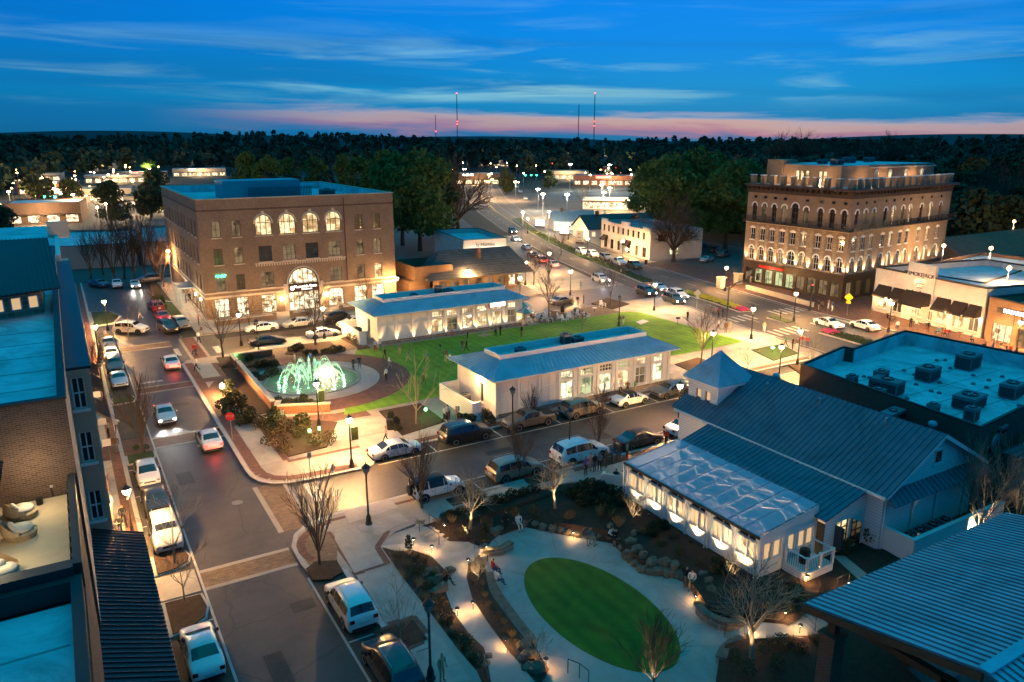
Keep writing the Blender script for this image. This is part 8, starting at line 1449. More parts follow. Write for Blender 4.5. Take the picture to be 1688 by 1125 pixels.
for a in ((205, 868, 'walk', 'black', 'black', 'by the lamp on the west pavement', dict(hair='hair_l', rz=3.3)), (219, 888, 'stand', 'brown', 'black', 'behind the lamp near the porch roof', {}), (200, 886, 'phone', 'black', 'black', 'next to the porch roof edge', {}), (193, 748, 'stand', 'brown', 'grey', 'on the west pavement by the planter', {}), (194, 716, 'phone', 'white', 'brown', 'by the dark west doorway', {}), (180, 722, 'stand', 'grey', 'black', 'at the west doorway', {}),
 (232, 526, 'walk', 'teal', 'white', 'alone in the left street', dict(z=.01)), (328, 537, 'stand', 'red', 'black', 'by the corner of the brick block', {}), (333, 556, 'stand', 'brown', 'tan', 'on the far crosswalk corner', {}), (328, 566, 'walk', 'white', 'black', 'crossing the back street', dict(z=.02)), (320, 587, 'walk', 'red', 'black', 'at the fountain corner kerb', {}), (324, 588, 'walk', 'red', 'denim', 'at the fountain corner kerb, right hand one', {}), (325, 612, 'walk', 'white', 'black', 'on the pavement beside the red lit car', {}), (175, 562, 'stand', 'white', 'tan', 'by the far left lamp', {}), (307, 500, 'stand', 'blue', 'denim', 'under the side entrance canopy', {}), (313, 498, 'walk', 'black', 'black', 'under the side entrance canopy', {}),
 (487, 604, 'stand', 'white', 'tan', 'behind the fountain jets with family', {}), (495, 606, 'stand', 'white', 'denim', 'behind the fountain jets, right hand one', dict(s=.75)), (512, 602, 'stand', 'blue', 'black', 'behind the fountain at the bed edge', {}), (583, 612, 'stand', 'black', 'black', 'on the fountain ring, left of two', {}), (593, 609, 'phone', 'black', 'denim', 'on the fountain ring, right of two', {}), (637, 629, 'stand', 'white', 'black', 'on the brick ring beside the lawn', {}), (642, 609, 'walk', 'white', 'grey', 'on the lawn edge near the ring', {}), (635, 595, 'walk', 'black', 'black', 'on the lawn near the ring', {}), (619, 581, 'stand', 'white', 'red', 'by the yard wall of the far pavilion', {}), (627, 579, 'stand', 'white', 'grey', 'by the far pavilion corner', {}), (659, 586, 'stand', 'grey', 'tan', 'in front of the far pavilion panels', {}), (726, 581, 'walk', 'black', 'denim', 'on the lawn alone', dict(s=.75)), (674, 597, 'walk', 'grey', 'tan', 'on the lawn beside the thin tree', {}), (705, 597, 'walk', 'teal', 'tan', 'in the middle of the lawn', dict(s=.8)), (735, 597, 'stand', 'brown', 'tan', 'left of the green one', {}), (742, 597, 'phone', 'green', 'white', 'left of the near pavilion', {}), (762, 580, 'stand', 'brown', 'grey', 'on the lawn holding a red toy', {}), (769, 580, 'walk', 'black', 'black', 'on the lawn near the red toy', {}), (745, 556, 'walk', 'red', 'red', 'by the far pavilion front', dict(s=.72)), (771, 559, 'stand', 'black', 'black', 'by the far pavilion windows', dict(s=.72)), (817, 555, 'stand', 'grey', 'black', 'below the red framed sign, left one', {}), (825, 554, 'stand', 'black', 'black', 'below the red framed sign, right one', {}), (860, 556, 'stand', 'black', 'red', 'on the lawn by the pavilion corner', {}), (699, 634, 'walk', 'brown', 'black', 'on the lawn in front of the thin tree', dict(s=.75)),
 (893, 531, 'sit', 'black', 'denim', 'among the white chairs, leftmost', dict(z=KZ - .1)), (905, 532, 'sit', 'grey', 'black', 'among the white chairs, second', dict(z=KZ - .1)), (931, 531, 'sit', 'black', 'black', 'in a white chair facing the lawn', dict(z=KZ - .1)), (948, 520, 'sit', 'black', 'grey', 'in the rear white chair', dict(z=KZ - .1)), (955, 524, 'sit', 'red', 'denim', 'in a white chair, wearing red', dict(z=KZ - .1)), (966, 527, 'sit', 'black', 'black', 'in the rightmost white chair', dict(z=KZ - .1)), (944, 503, 'phone', 'white', 'tan', 'with the stroller group', {}), (952, 504, 'stand', 'black', 'pink', 'in the middle of the stroller group', {}), (962, 501, 'stand', 'brown', 'black', 'right of the stroller group', {}), (957, 478, 'stand', 'grey', 'denim', 'by the bicycles at the arterial corner', {}), (1021, 537, 'stand', 'brown', 'tan', 'under the lawn end lamp, left', {}), (1027, 537, 'phone', 'grey', 'white', 'under the lawn end lamp, right', {}), (866, 528, 'stand', 'grey', 'tan', 'under the parasol', {}), (876, 529, 'sit', 'red', 'denim', 'at the parasol table', {}), (882, 528, 'sit', 'white', 'black', 'at the parasol table, right side', {}),
 (1133, 530, 'stand', 'black', 'black', 'beside the information board', {}), (1175, 524, 'stand', 'grey', 'denim', 'waiting at the crossing, leftmost', {}), (1180, 523, 'stand', 'pink', 'grey', 'waiting at the crossing, second', {}), (1184, 526, 'stand', 'brown', 'black', 'waiting at the crossing, third', {}), (1191, 524, 'phone', 'black', 'black', 'waiting at the crossing, rightmost', {}), (1184, 545, 'walk', 'white', 'brown', 'near the signal mast', {}), (1196, 549, 'stand', 'brown', 'brown', 'at the foot of the signal mast', {}), (1203, 548, 'stand', 'tan', 'tan', 'right of the signal mast', {}), (1259, 549, 'walk', 'tan', 'white', 'in the roadway by the crossing', dict(z=.02)), (1286, 529, 'stand', 'black', 'black', 'on the median refuge', {}), (1295, 573, 'walk', 'green', 'brown', 'left of the corner group', {}), (1306, 577, 'stand', 'black', 'black', 'in the corner group by the lamp', {}), (1313, 578, 'stand', 'brown', 'white', 'in the corner group, in front', {}), (1321, 572, 'stand', 'red', 'grey', 'in the corner group, back', {}), (1330, 575, 'phone', 'red', 'denim', 'in the corner group, rightmost', {}),
 (1349, 512, 'stand', 'black', 'tan', 'before the hotel corner, leftmost', {}), (1354, 512, 'stand', 'brown', 'black', 'before the hotel corner, second', {}), (1365, 510, 'phone', 'tan', 'white', 'before the hotel corner, third', {}), (1371, 514, 'walk', 'blue', 'white', 'before the hotel corner, rightmost', {}), (1462, 530, 'sit', 'black', 'black', 'at the first restaurant table', {}), (1474, 533, 'sit', 'brown', 'denim', 'at the second restaurant table', {}), (1478, 547, 'stand', 'white', 'denim', 'on the restaurant pavement', {}), (1500, 541, 'stand', 'black', 'black', 'by the restaurant door, left', {}), (1509, 545, 'walk', 'white', 'grey', 'by the restaurant door, right', {}), (1529, 549, 'stand', 'black', 'brown', 'below the restaurant awnings, left of the teal one', {}), (1547, 553, 'sit', 'teal', 'denim', 'in teal at the restaurant', {}), (1557, 556, 'sit', 'red', 'black', 'in red at the restaurant, left one', {}), (1564, 556, 'sit', 'red', 'denim', 'in red at the restaurant, right one', {}), (1600, 566, 'sit', 'grey', 'black', 'at the restaurant end', {}), (1625, 575, 'sit', 'brown', 'black', 'outside the brewery, leftmost', {}), (1636, 578, 'stand', 'grey', 'denim', 'outside the brewery, second', {}), (1648, 578, 'sit', 'black', 'tan', 'outside the brewery, third', {}), (1658, 582, 'stand', 'tan', 'black', 'outside the brewery, fourth', {}), (1665, 584, 'sit', 'red', 'denim', 'outside the brewery, rightmost', {}),
 (871, 678, 'walk', 'blue', 'grey', 'on the pavement beside the pickup, left', {}), (881, 680, 'walk', 'pink', 'tan', 'on the pavement beside the pickup, right', {}), (1023, 652, 'stand', 'white', 'black', 'at the near pavilion window, left', {}), (1034, 652, 'stand', 'brown', 'black', 'at the near pavilion window, middle', {}), (1046, 651, 'phone', 'green', 'tan', 'in green at the near pavilion window', {}), (733, 697, 'walk', 'white', 'black', 'on the walk by the tall bin', {}), (738, 694, 'walk', 'white', 'brown', 'on the walk by the tall bin, behind', {}), (752, 696, 'stand', 'pink', 'tan', 'on the walk by the sign post', {}), (637, 731, 'walk', 'pink', 'black', 'hurrying past the silver sedan', {}),
 (965, 784, 'stand', 'purple', 'black', 'at the left end of the sunroom queue', {}), (973, 778, 'stand', 'pink', 'grey', 'in the sunroom queue, second', {}), (980, 779, 'stand', 'black', 'denim', 'in the sunroom queue, third', {}), (988, 777, 'phone', 'grey', 'black', 'in the sunroom queue, fourth', {}), (999, 772, 'stand', 'brown', 'brown', 'in the sunroom queue, fifth', {}), (1008, 764, 'stand', 'blue', 'black', 'in the sunroom queue, sixth', {}), (1020, 759, 'stand', 'brown', 'denim', 'behind the sunroom queue by the black car', {}), (1033, 760, 'stand', 'tan', 'red', 'behind the queue next to the sunroom', {}), (1098, 736, 'stand', 'red', 'black', 'by the chapel porch', {}), (1124, 718, 'stand', 'blue', 'denim', 'in front of the chapel tower', {}), (1015, 798, 'sit', 'black', 'denim', 'on the outdoor sofa, left', dict(z=.1, rz=-.9)), (1026, 800, 'sit', 'white', 'tan', 'on the outdoor sofa, right', dict(z=.1, rz=-.9)),
 (730, 966, 'lean', 'brown', 'black', 'on a boulder of the near bed', dict(z=SB + .05, rz=-1.9)), (834, 876, 'stand', 'black', 'black', 'in front of the boulder bank', dict(z=LV)), (854, 872, 'sit', 'white', 'white', 'on the boulder bank in pale clothes', dict(z=LV, rz=3.0)), (812, 950, 'sit', 'red', 'denim', 'on the curved seat wall, upper one', dict(z=LV, rz=-1.6)), (818, 968, 'sit', 'white', 'denim', 'on the curved seat wall with a tablet', dict(z=LV, rz=-1.6)), (729, 1124, 'stand', 'tan', 'tan', 'at the bottom edge beside the unlit lamp', dict(rz=3.4)), (961, 895, 'sit', 'brown', 'tan', 'on the boulder bank, left of a couple', dict(z=LV, rz=3.4)), (971, 896, 'sit', 'grey', 'tan', 'on the boulder bank, right of a couple', dict(z=LV, rz=3.4)), (1004, 893, 'lean', 'white', 'black', 'with bowed head on the boulder bank', dict(z=LV, rz=3.2, hair='skin_a')), (1014, 898, 'sit', 'black', 'black', 'at the bend of the boulder bank', dict(z=LV, rz=3.0)), (1131, 962, 'sit', 'black', 'brown', 'on the right hand boulder bank, left', dict(z=LV, rz=2.4)), (1140, 968, 'sit', 'white', 'tan', 'on the right hand boulder bank, right', dict(z=LV, rz=2.3))): person(*a[:6], **a[6])
ib = thing('information_board', 'small dark information board on a post at the lawn edge', 'sign', W(1117, 537, KZ), -.6); MB().tube([(0, 0, 0), (0, 0, 1.1)], .03, 6).build('post', 'iron', ib); q = MB().cbox((0, 0, 0), (.6, .4, .04)).build('panel', 'black', ib, (0, 0, 1.15)); q.rotation_euler = (.5, 0, 0)
mt = MB().prism(PX((1048, 533), (1060, 529), (1070, 532), (1056, 537)), KZ + .05, KZ + .075).build('picnic_blanket', 'canvas'); tag(mt, 'pale blanket spread on the far end of the lawn', 'blanket'); mt = MB().prism(PX((786, 556), (800, 551), (812, 553), (798, 558)), KZ + .05, KZ + .08).build('picnic_blanket', 'cl_tan'); tag(mt, 'tan blanket on the lawn before the far pavilion', 'blanket')
# ------------------------------------------------------------------ mid-distance buildings
def simple(name, label, poly, h, wm, rm, par=.6, cop='coping', z0=0):
    o = thing(name, label, 'building', (*poly[0], 0)); q = MB(); polywall(q, poly, z0, h, .35); P_(o, q, 'wall', wm); q = MB().sheet(poly, h - par); P_(o, q, 'roof', rm); q = MB(); polywall(q, poly, h + .003, h + .12, .45); P_(o, q, 'coping', cop); return o
st = thing('station_house', 'low building with big dark shingle hip roof and wooden roof deck beyond the far pavilion', 'building', (52.4, 117, 0)); B = Bld(st)
sx0, sx1, sy0, sy1 = 55.5, 73.0, 121.0, 134.0
B.face((sx0, sy0), (sx1, sy0), 0, 3.3, [dict(s=2 + i * 2.4, z=.7, w=1.5, h=1.9, pane='lit_dim' if i < 6 else 'lit_shop', cols=2, rows=1) for i in range(7)], 'planks'); B.face((sx1, sy0), (sx1, sy1), 0, 3.3, [dict(s=3 + i * 4, z=.7, w=2, h=1.9, pane='lit_shop') for i in range(3)], 'planks'); q = MB().box(51.5, 122, 0, sx0, 138, 3.0); P_(st, q, 'annex', 'planks')
q = MB(); e_ = [(53.6, 119.0, 3.3), (75.2, 118.6, 3.3), (75.2, 136, 3.3), (58.5, 136, 3.3)]; t_ = [(60.0, 127.4, 7.2), (74.2, 126.2, 7.2)]
roofplane(q, e_[0], e_[1], t_[1], t_[0], 1, .02); roofplane(q, e_[1], e_[2], t_[1], t_[1], 1, .02); roofplane(q, e_[2], e_[3], t_[0], t_[1], 1, .02); roofplane(q, e_[3], e_[0], t_[0], t_[0], 1, .02); P_(st, q, 'roof', 'shingle'); q = MB().box(65.8, 123.4, 4.6, 66.6, 124.2, 7.6); P_(st, q, 'chimney', 'brick_brown')
q = MB(); hollow(q, 52.2, 121, 59.5, 131, 3.2, 5.6, .15); P_(st, q, 'deck_screen', 'planks'); q = MB().box(52.4, 121.2, 3.2, 59.3, 130.8, 3.5); P_(st, q, 'deck_roof', 'roof_grey')
for x in (57, 62, 67): light('POINT', st, at(st, (x, 119.2, 2.3)), 90, WARM, .2)
sb_ = simple('flat_sign_shop', 'white fronted flat roofed shop with floodlit lettering behind the station', [(75.2, 147.5), (85.5, 146.5), (89.6, 167.0), (78.4, 169.2)], 5.8, 'white_brick', 'roof_membrane', 1.0); text(sb_, 'la Matizza', at(sb_, (80.4, 146.85, 4.6)), 1.15, 'letter_dark', rot=(math.pi / 2, 0, -.097)); q = MB().box(77, 146.0, 3.0, 79.5, 147.2, 3.2); P_(sb_, q, 'canopy', 'dark_bronze')
for x in (77.5, 80.5, 83.5): light('POINT', sb_, at(sb_, (x, 145.9, 3.3)), 100, (1, .85, .6), .2)
ws = thing('white_two_storey_shop', 'white painted two storey brick shop with stepped parapet and dark awnings', 'building', (120.3, 157.4, 0)); rz = math.atan2(133.2 - 157.4, 115.9 - 120.3); ws.rotation_euler[2] = rz; LL = math.hypot(4.4, 24.2)
ops = [(1.6 + i * 2.5, 4.6, 1.1, 1.6, 0) for i in range(9)] + [(s_, .5, w, 2.3, 0) for s_, w in ((2.5, 1.8), (6.0, 1.6), (9.5, 1.4), (14.5, 1.8), (18.5, 1.4), (22, 1.8))]
f_, _, at_ = facade(ws, (0, 0), (LL, 0), 0, 7.0, ops, 'white_brick')
for i, (s_, z, w, h, a) in enumerate(ops): window(ws, (s_, 0, z), 'S', w, h, 'lit_dim' if i % 5 == 3 else 'glass_dark', 2, 2, 0, 'dark_bronze', 'limestone', None, rz=0)
q = MB(); 
for x0, x1, z in ((0, 3.2, 7.7), (10.5, 14.5, 7.9), (21, LL, 7.6)): q.box(x0, 0.01, 7.0, x1, .35, z)
q.build('stepped_parapet', 'white_brick', ws); q = MB(); q.box(0, .35, 0, .3, 14, 7.0); q.box(.3, 13.7, 0, LL - .3, 14, 7.0); q.build('side_wall', 'white_brick', ws); MB().box(.3, .35, 6.2, LL - .3, 13.7, 6.3).build('roof', 'roof_grey', ws)
f2, _, _ = facade(ws, (LL, 0), (LL, 14), 0, 7.0, [(3, 4.4, 2.0, 1.6, 0), (6.5, 1.2, 2.4, 1.7, 0)], 'white_brick', 'side_wall'); window(ws, (LL, 3, 4.4), 'E', 2.0, 1.6, 'glass_dark', 3, 2); window(ws, (LL, 6.5, 1.2), 'E', 2.4, 1.7, 'lit_pale', 4, 3)
awning(ws, 1.2, 3.8, -.02, 3.6, 2.6, 1.1); awning(ws, 13.2, 15.8, -.02, 3.6, 2.6, 1.1); MB().box(14, -.2, 1, 14.2, -.02, 1.6).build('wall_lantern', 'globe_small', ws)
for s_ in (3, 14.5, 22): light('POINT', ws, (s_, -2.6, 3), 160, WARM, .2)
def house(label, x, y, w, d, h, rh, rz, wm, rm, lits=2):
    o = thing('gabled_house', label, 'house', (x, y, 0), rz); q = MB(); q.box(-w / 2, -d / 2, 0, w / 2, d / 2, h); q.add([(-w / 2, -d / 2, h), (-w / 2, d / 2, h), (-w / 2, 0, h + rh), (w / 2, -d / 2, h), (w / 2, d / 2, h), (w / 2, 0, h + rh)], [(0, 2, 1), (3, 4, 5)]); q.build('wall', wm, o)
    q = MB(); roofplane(q, (-w / 2 - .5, -d / 2 - .5, h - .2), (w / 2 + .5, -d / 2 - .5, h - .2), (w / 2 + .5, 0, h + rh + .1), (-w / 2 - .5, 0, h + rh + .1), 12, .03); roofplane(q, (w / 2 + .5, d / 2 + .5, h - .2), (-w / 2 - .5, d / 2 + .5, h - .2), (-w / 2 - .5, 0, h + rh + .1), (w / 2 + .5, 0, h + rh + .1), 12, .03); q.build('roof', rm, o)
    for i in range(max(2, int(w / 3))): window(o, (-w / 2 + 1.5 + i * 3, -d / 2 - .01, .9), 'S', 1.1, 1.4, 'lit_room' if i < lits else 'glass_dark', 2, 2, 0, 'white_trim', None, depth=-.02)
    MB().box(-w / 4 - .4, -.4, h, -w / 4 + .4, .4, h + rh + 1.0).build('chimney', 'brick_brown', o); return o
house('pale lamplit cottage with green roof behind the far pavement sign', 138, 196, 13, 8, 3, 2.6, R(-20), 'white_trim', 'metal_mid', 1); house('long dark roofed house left of the white two storey shop', 137, 174, 20, 11, 3.2, 3.2, R(-12), 'white_siding', 'metal_dark', 1); house('dark hip roofed house behind the white two storey shop', 142, 158, 16, 12, 5, 3, R(-10), 'brick_brown', 'metal_dark', 0)
fl_ = thing('flood_lamp', 'floodlight on the pale cottage lawn', 'lamp', (128, 190, 0)); MB().lathe([(.08, 0), (.08, 1.6), (.3, 1.65), (.3, 1.9)], 8).build('post', 'iron', fl_); light('POINT', fl_, (0, 0, 2.4), 900, (1, .95, .7), .3)
def monument(label, px, py, w, h, m, rz=R(-60)):
    o = thing('roadside_sign', label, 'sign', W(px, py, 0), rz); MB().box(-w / 2, -.15, .5, w / 2, .15, .5 + h).build('panel', m, o); MB().box(-w / 2 - .2, -.25, 0, w / 2 + .2, .25, .5).build('base', 'brick_brown', o)
    for i in range(3): MB().box(-w / 2 + .3, -.17, .7 + h * i / 3.2, w / 2 - .4 - .3 * i, -.152, .85 + h * i / 3.2).build('lettering_bar', 'letter_dark', o)
monument('bright white roadside sign beside the far pavement', 930, 388, 2.6, 2.0, 'em_sign'); monument('tall pale tenant sign board by the white two storey shop', 956, 402, 1.9, 3.0, 'canvas'); monument('small glowing sign further up the road', 890, 375, 3.0, 1.8, 'em_sign')
# left middle distance: low roofs
simple('low_warehouse', 'long low warehouse with pale roof beyond the corniced building', [(-4, 188), (14, 186), (17, 215), (-2, 222)], 5.0, 'stucco', 'roof_membrane', .4); simple('low_warehouse', 'wide low dark roofed warehouse left of the brick block', [(15, 186), (40, 180), (44, 214), (18, 222)], 5.0, 'stucco', 'roof_grey', .4); simple('low_warehouse', 'low lamplit storehouse behind the screen trees', [(-30, 195), (-5, 190), (-3, 230), (-30, 236)], 4.6, 'stucco', 'roof_grey', .4)
for p in ((4, 180), (12, 178), (22, 176), (30, 174), (-8, 182)): light('POINT', lt_, (p[0] - lt_.location.x, p[1] - lt_.location.y, 5), 700, (1, .74, .4), .3)
# far strip buildings with lit fronts
def strip_shop(label, px, py, w, d, h, rz, wm, rm, sign=None, sm='em_sign', lit_='lit_shop'):
    p = W(px, py, 0); o = thing('far_store', label, 'store', p, rz); q = MB(); q.box(0, 0, 0, w, .3, h); q.box(0, .3, 0, .3, d, h); q.box(w - .3, .3, 0, w, d, h); q.box(.3, d - .3, 0, w - .3, d, h); q.build('wall', wm, o); MB().box(.3, .3, h - .5, w - .3, d - .3, h - .4).build('roof', rm, o); n = max(3, int(w / 5))
    for i in range(n): window(o, ((i + .5) * w / n, -.01, .5), 'S', w / n * .66, 2.4, lit_, 3, 1, 0, 'dark_bronze', None, depth=-.02)
    MB().box(-.2, -1.6, 3.1, w + .2, .0, 3.4).build('canopy', 'dark_bronze', o); 
    if sign: MB().box(w * .3, -.25, h - 1.6, w * .3 + sign, -.02, h - .4).build('sign', sm, o)
    light('POINT', o, (w / 2, -7, 5), 4200, (1, .66, .32), .5); return o
SR = [('far store with a red sign across the car park, right of the arterial', 945, 306, 46, 22, 6, R(-38), 'brick_red', 'roof_grey', 9, 'em_red'), ('far restaurant with pale floodlit front and blue roof', 285, 292, 38, 22, 6, R(-10), 'stucco', 'roof_membrane', 5, 'em_sign'), ('far low red roofed shop at the left', 68, 282, 30, 16, 5, R(-5), 'brick_red', 'brick_red', 12, 'em_red'), ('far low pale roofed store at the left', 140, 303, 40, 22, 5, R(-5), 'stucco', 'roof_membrane', 0, 'em_sign'), ('far gabled restaurant with warm windows', 205, 345, 30, 18, 5, R(-12), 'stucco', 'brick_red', 4, 'em_sign'), ('far dark brick store with white sign behind the oaks', 735, 305, 34, 20, 7, R(-28), 'brick_brown', 'roof_membrane', 7, 'em_sign'), ('far lit shops at the head of the arterial', 825, 277, 50, 24, 6, R(-30), 'stucco', 'roof_grey', 8, 'em_red'), ('far lit shops right of the arterial head', 880, 278, 50, 24, 6, R(-35), 'brick_red', 'roof_grey', 6, 'em_red'), ('far pale tented nursery across the road', 960, 345, 30, 12, 4, R(-38), 'white_trim', 'roof_membrane', 0, 'em_sign'), ('far long low school building at the left', 225, 266, 90, 26, 7, R(-5), 'brick_brown', 'roof_grey', 0, 'em_sign')]
for i, (a, b, w, m_) in enumerate(((5, 300, 34, 'stucco'), (30, 322, 26, 'brick_red'), (110, 284, 40, 'stucco'), (190, 296, 34, 'brick_brown'), (120, 335, 24, 'stucco'), (10, 372, 22, 'brick_brown'), (300, 276, 44, 'stucco'), (180, 275, 40, 'brick_red'), (770, 276, 40, 'stucco'), (985, 285, 46, 'brick_red'), (900, 296, 30, 'stucco'), (790, 262, 60, 'brick_brown'), (950, 262, 60, 'stucco'))): SR.append(('far low %s store with lit windows, %s counted along the skyline lots' % ('brick' if 'b' in m_[:1] else 'pale', ordn(i)), a, b, w, 20, 5 + i % 3, R(-8 - (a > 500) * 24), m_, 'roof_membrane' if i % 2 else 'roof_grey', 5 if i % 3 == 0 else 0, 'em_red' if i % 2 else 'em_sign'))
for a in SR: strip_shop(*a)
# far street lights, traffic signals
def far_lamp(px, py, h, label, m='globe_far', r=.35, watt=1100, col=(1, .66, .32)):
    p = W(px, py, h); p.z = 0; o = thing('road_lamp', label, 'street lamp', p); MB().tube([(0, 0, 0), (0, 0, h - .3)], [.12, .07], 6).build('pole', 'steel', o); MB().lathe([(.1, h - .35), (r, h - .2), (r, h + .1), (.1, h + .25)], 8).build('globe', m, o); light('POINT', o, (0, 0, h - 1.2), watt, col, .3)
FLP = [(14, 316, 'at the left edge by the highway'), (0, 338, 'on the left border'), (70, 293, 'beside the green signals'), (90, 301, 'right of the green signals'), (89, 311, 'below the green signals'), (108, 311, 'by the car park entrance'), (120, 321, 'nearest the lower green signals'), (180, 318, 'with an orange star in the left car park'), (174, 336, 'over the pale sign'), (160, 342, 'before the gabled restaurant'), (247, 279, 'by the lamplit green tree'), (240, 253, 'small one on the horizon at left'), (314, 250, 'far one above the school'), (379, 251, 'far one behind the brick block'), (806, 288, 'upper left at the arterial bend'), (811, 296, 'middle left at the arterial bend'), (805, 300, 'lower left at the arterial bend'), (850, 300, 'in the queue of headlights'), (887, 312, 'first bright one by the tented nursery'), (935, 321, 'second bright one by the tented nursery'), (862, 350, 'at the kerb below the nursery'), (905, 349, 'by the glowing sign'), (895, 320, 'near the nursery edge'), (767, 240, 'far white one above the oaks'), (992, 305, 'in front of the red sign store'), (1005, 310, 'right of the red sign store'), (995, 317, 'low one beyond the green clump'), (1592, 292, 'right of the hotel roof'), (1640, 307, 'reddish one among the right trees'), (1556, 405, 'by the tiled hall, left'), (1634, 409, 'by the tiled hall, right'), (1664, 442, 'very bright one at the right edge'), (1672, 365, 'white one in the right hand lot')]
for i, (a, b, l_) in enumerate(FLP):
    wh = i in (21 - 21 + 18, 19, 23); far_lamp(a, b, 8.5, 'road lamp ' + l_, 'globe_white' if wh else ('globe_orange' if a > 1500 or i in (7, 1, 14, 15, 16) else 'globe_far'), (.75 if 700 < a < 1100 else .5) if b < 330 else .3, 6000 if b < 330 else 1500, (1, .9, .7) if wh else (1, .6, .27))
far_lamp(277, 414, 7.0, 'orange star bright lamp at the left edge of the brick block', 'globe_orange', .3, 1500, (1, .5, .18)); far_lamp(940, 271, 14, 'very bright white floodlight mast left of the red sign store', 'globe_white', 1.0, 9000, (.95, 1, .9)); far_lamp(1005, 272, 14, 'very bright white floodlight mast above the red sign store', 'globe_white', 1.0, 9000, (.95, 1, .9)); far_lamp(1195, 258, 9, 'small lamp in the woods left of the hotel', watt=300)
for i, (a, b, n, l_) in enumerate(((50, 304, 4, 'row of green signals hanging over the far left highway'), (78, 331, 3, 'lower row of green signals over the left road'), (866, 286, 3, 'green signals at the head of the arterial'))):
    o = thing('traffic_signal', l_, 'traffic light', W(a, b + 18, 0), R(-30.7)); d = (W(a + 10, b, 6) - W(a, b, 6)).length / 10; MB().tube([(-2, 0, 0), (-2, 0, 6.6)], .12, 6).build('mast', 'iron', o); MB().tube([(-2, 0, 6.5), (n * 10 * d, 0, 6.6)], .06, 5).build('arm', 'iron', o)
    for k in range(n): h = MB().box(k * 9 * d - .25, -.2, 5.3, k * 9 * d + .25, .2, 6.5).build('signal_head', 'black', o); MB().lathe([(.42, 0), (.42, .1), (0, .12)], 10).build('lens', 'em_traffic', h, (k * 9 * d, -.22, 5.6)).rotation_euler = (math.pi / 2, 0, 0)
rg = random.Random(9); lm_, lo_ = (MB().lathe([(.08, 0), (.06, 7.4)], 5).lathe([(.1, 7.4), (.42, 7.5), (.42, 7.8), (.1, 8.0)], 8, mi=1).mesh('road_lamp', ['steel', m_]) for m_ in ('globe_far', 'globe_orange'))
for i in range(150):
    a, b = ((rg.uniform(0, 270), rg.uniform(262, 352)) if i < 80 else (rg.uniform(700, 1040), rg.uniform(256, 318))) if i < 136 else (rg.uniform(1050, 1688), rg.uniform(240, 262))
    o = obj('distant_lamp', lm_ if i % 3 else lo_, None, W(a, b, 0)); o.scale = (1, 1, rg.uniform(.6, 1.3)); tag(o, 'tiny distant lamp glowing among the %s' % ('left hand roads' if i < 80 else 'shops at the head of the arterial' if i < 136 else 'woods on the right'), 'lamp', 'tiny distant lamps')
# radio masts
def mast(px, top, dist, h, label, reds):
    a = (px - 844.0) / 1250; ang = YAW + math.atan(a / math.cos(PITCH) * 1.0); p = Vector((math.sin(ang) * dist, math.cos(ang) * dist, 0)); o = thing('radio_mast', label, 'radio mast', p); q = MB(); w = h * .012
    for k in range(3): t = 2.094 * k; q.tube([(w * math.cos(t), w * math.sin(t), 0), (w * .5 * math.cos(t), w * .5 * math.sin(t), h)], .35, 4)
    for i in range(24):
        z = h * i / 24; f = w * (1 - .5 * i / 24)
        for k in range(3): q.tube([(f * math.cos(2.094 * k), f * math.sin(2.094 * k), z), (f * math.cos(2.094 * (k + 1)), f * math.sin(2.094 * (k + 1)), z + h / 24)], .22, 3)
    q.build('lattice', 'iron', o)
    for z in reds: MB().lathe([(.3, -1.6), (2.2, 0), (.3, 1.6)], 8, (0, 0, h * z)).build('beacon', 'em_red', o)
mast(727, 195, 2400, 100, 'short radio mast with a red beacon, left of the pair', (.52,)); mast(760, 163, 2400, 162, 'tall thin radio mast with red lights above the oaks', (1.0, .5, .45)); mast(946, 180, 2400, 130, 'left radio mast of the right hand pair', ()); mast(970, 162, 2400, 162, 'right radio mast of the pair with red beacons', (1.0, .5, .42))
bc = thing('beacon_mast', 'distant red beacon on the left horizon', 'beacon', (-150, 2000, 0)); MB().tube([(0, 0, 0), (0, 0, 38)], .4, 5).build('pole', 'iron', bc); MB().lathe([(.3, 36), (2.2, 38), (.3, 40)], 8).build('beacon', 'em_red', bc)

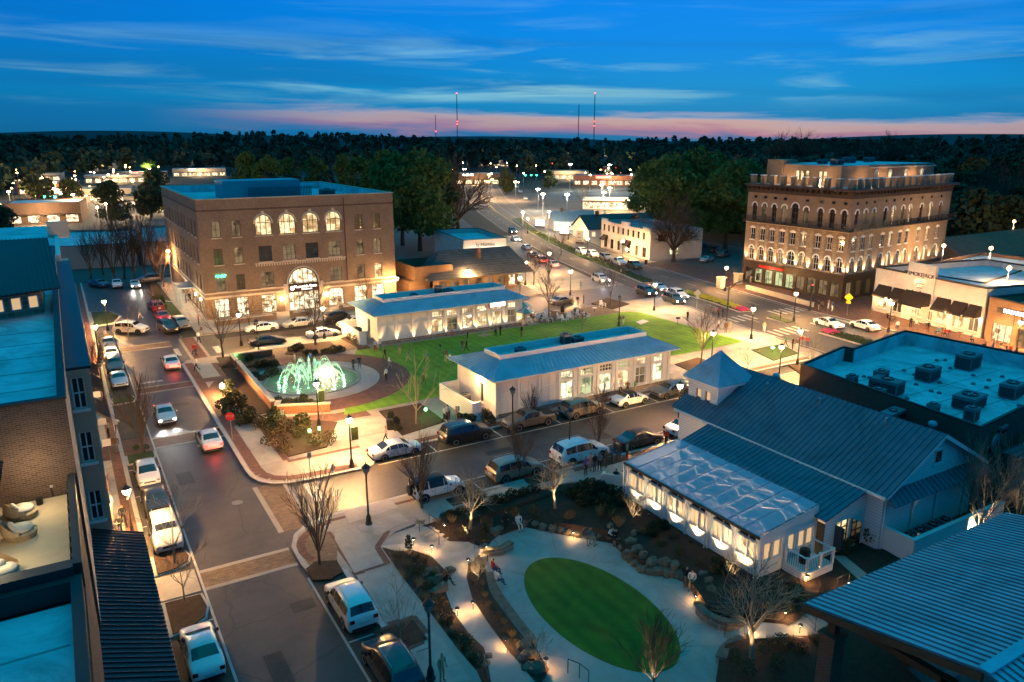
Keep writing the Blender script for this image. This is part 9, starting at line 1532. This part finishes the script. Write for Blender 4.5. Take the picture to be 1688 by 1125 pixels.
# ------------------------------------------------------------------ hills and woods
def hz(r, a): return max(0.0, (r - 620) * .0135) * (1 + .35 * math.sin(a * 5.1 + 1) + .25 * math.sin(a * 13 + r * .002)) - .5
hm = MB(); rs = [600, 800, 1100, 1500, 2000, 2700, 3600, 5000, 8000]; na = 90
for r in rs:
    for i in range(na + 1): a = R(-40 + 150 * i / na); hm.v.append((math.sin(a) * r, math.cos(a) * r, hz(r, a) if r < 4000 else hz(3600, a) * .8))
for j in range(len(rs) - 1):
    for i in range(na): k = j * (na + 1) + i; hm.f.append((k, k + na + 1, k + na + 2, k + 1)); hm.m.append(0)
mat('wood_floor', (.012, .02, .018), .95, var=.4, vs=.004); struct('hills', hm, 'wood_floor', smooth=True)
def wood(seed, n, rmin, rmax, amin, amax, hmin, hmax, leaves, keep, name, label, m='leaf_far', ls=.075):
    rg = np.random.default_rng(seed); V = []; c = 0
    while c < n:
        a = R(rg.uniform(amin, amax)); r = rmin * (rmax / rmin) ** rg.random(); x, y = math.sin(a) * r, math.cos(a) * r
        c += 1
        if not keep(x, y, r, math.degrees(a)): continue
        h = rg.uniform(hmin, hmax); w = h * rg.uniform(.26, .4); z0 = hz(r, a) + .2; k = leaves if r < 700 else leaves // 2; t = rg.random(k); d = rg.normal(size=(k, 2)); d /= np.linalg.norm(d, axis=1)[:, None]; pr = w * np.sqrt(np.clip(1 - (1.7 * t - .75) ** 2, .03, 1)) * (.55 + .5 * rg.random(k))
        ce = np.stack([x + d[:, 0] * pr, y + d[:, 1] * pr, z0 + h * (.18 + .82 * t)], 1); u = rg.normal(size=(k, 3)); u /= np.linalg.norm(u, axis=1)[:, None]; v = np.cross(u, rg.normal(size=(k, 3))); v /= np.linalg.norm(v, axis=1)[:, None]; s_ = (h * ls * (.6 + .9 * rg.random(k)) * (1 if k == leaves else 1.6))[:, None]
        V.append(np.stack([ce - u * s_ - v * s_, ce + u * s_ - v * s_ * .8, ce + u * s_ * .8 + v * s_, ce - u * s_ * .9 + v * s_ * .7], 1).reshape(-1, 3))
    V = np.concatenate(V).astype(np.float32); k = len(V) // 4; me = bpy.data.meshes.new(name); me.vertices.add(len(V)); me.vertices.foreach_set('co', V.ravel()); me.loops.add(k * 4); me.loops.foreach_set('vertex_index', np.arange(k * 4, dtype=np.int32)); me.polygons.add(k); me.polygons.foreach_set('loop_start', np.arange(0, k * 4, 4, dtype=np.int32)); me.update(calc_edges=True); me.materials.append(M(m)); obj(name, me, kind='stuff', label=label, category='woods')
def near_path(x, y, pts, d): return any(math.hypot(x - (a[0] + (b[0] - a[0]) * t / 4), y - (a[1] + (b[1] - a[1]) * t / 4)) < d for a, b in zip(pts, pts[1:]) for t in range(5))
ART = [(110, 150), (130, 205), (160, 290), (215, 400), (300, 560)]
LOTS = [(140, 520, 200), (-20, 330, 130), (250, 330, 90), (310, 400, 80), (220, 480, 60), (60, 600, 90), (270, 560, 40)]
def keep(x, y, r, a):
    if near_path(x, y, ART, 34): return False
    if any(math.hypot(x - u, y - v) < d * .8 for u, v, d in LOTS): return False
    if r < 330 and -20 < a < 45: return False
    return True
def keep_right(x, y, r, a): return not near_path(x, y, ART, 40) and not any(math.hypot(x - u, y - v) < d * .7 for u, v, d in LOTS) and not (x < 205 and 55 < y < 150) and not (120 < x < 210 and 180 < y < 300)
wood(1, 2600, 420, 2400, -12, 74, 11, 19, 90, keep, 'woods', 'dark woods covering the land out to the horizon'); wood(2, 420, 200, 520, 44, 70, 10, 17, 620, keep_right, 'woods', 'dark woods behind the hotel and green clump', 'leaf_dark', .036); wood(3, 240, 260, 560, -10, 28, 7, 14, 400, keep, 'woods', 'dark trees scattered behind the brick block and car parks', 'leaf_dark', .042)
for i, (a, b) in enumerate(((1285, 262), (1320, 260), (1365, 262), (1410, 260), (1455, 262), (1485, 262))): p = W(a, 300, 0); T('oak', a, 300, 'bare tree silhouette, %s of the row on the skyline above the hotel' % ordn(i), (1.55, 1.6, 1.4, 1.35, 1.55, 1.3)[i] * 1.08, 0, group='skyline trees above the hotel')
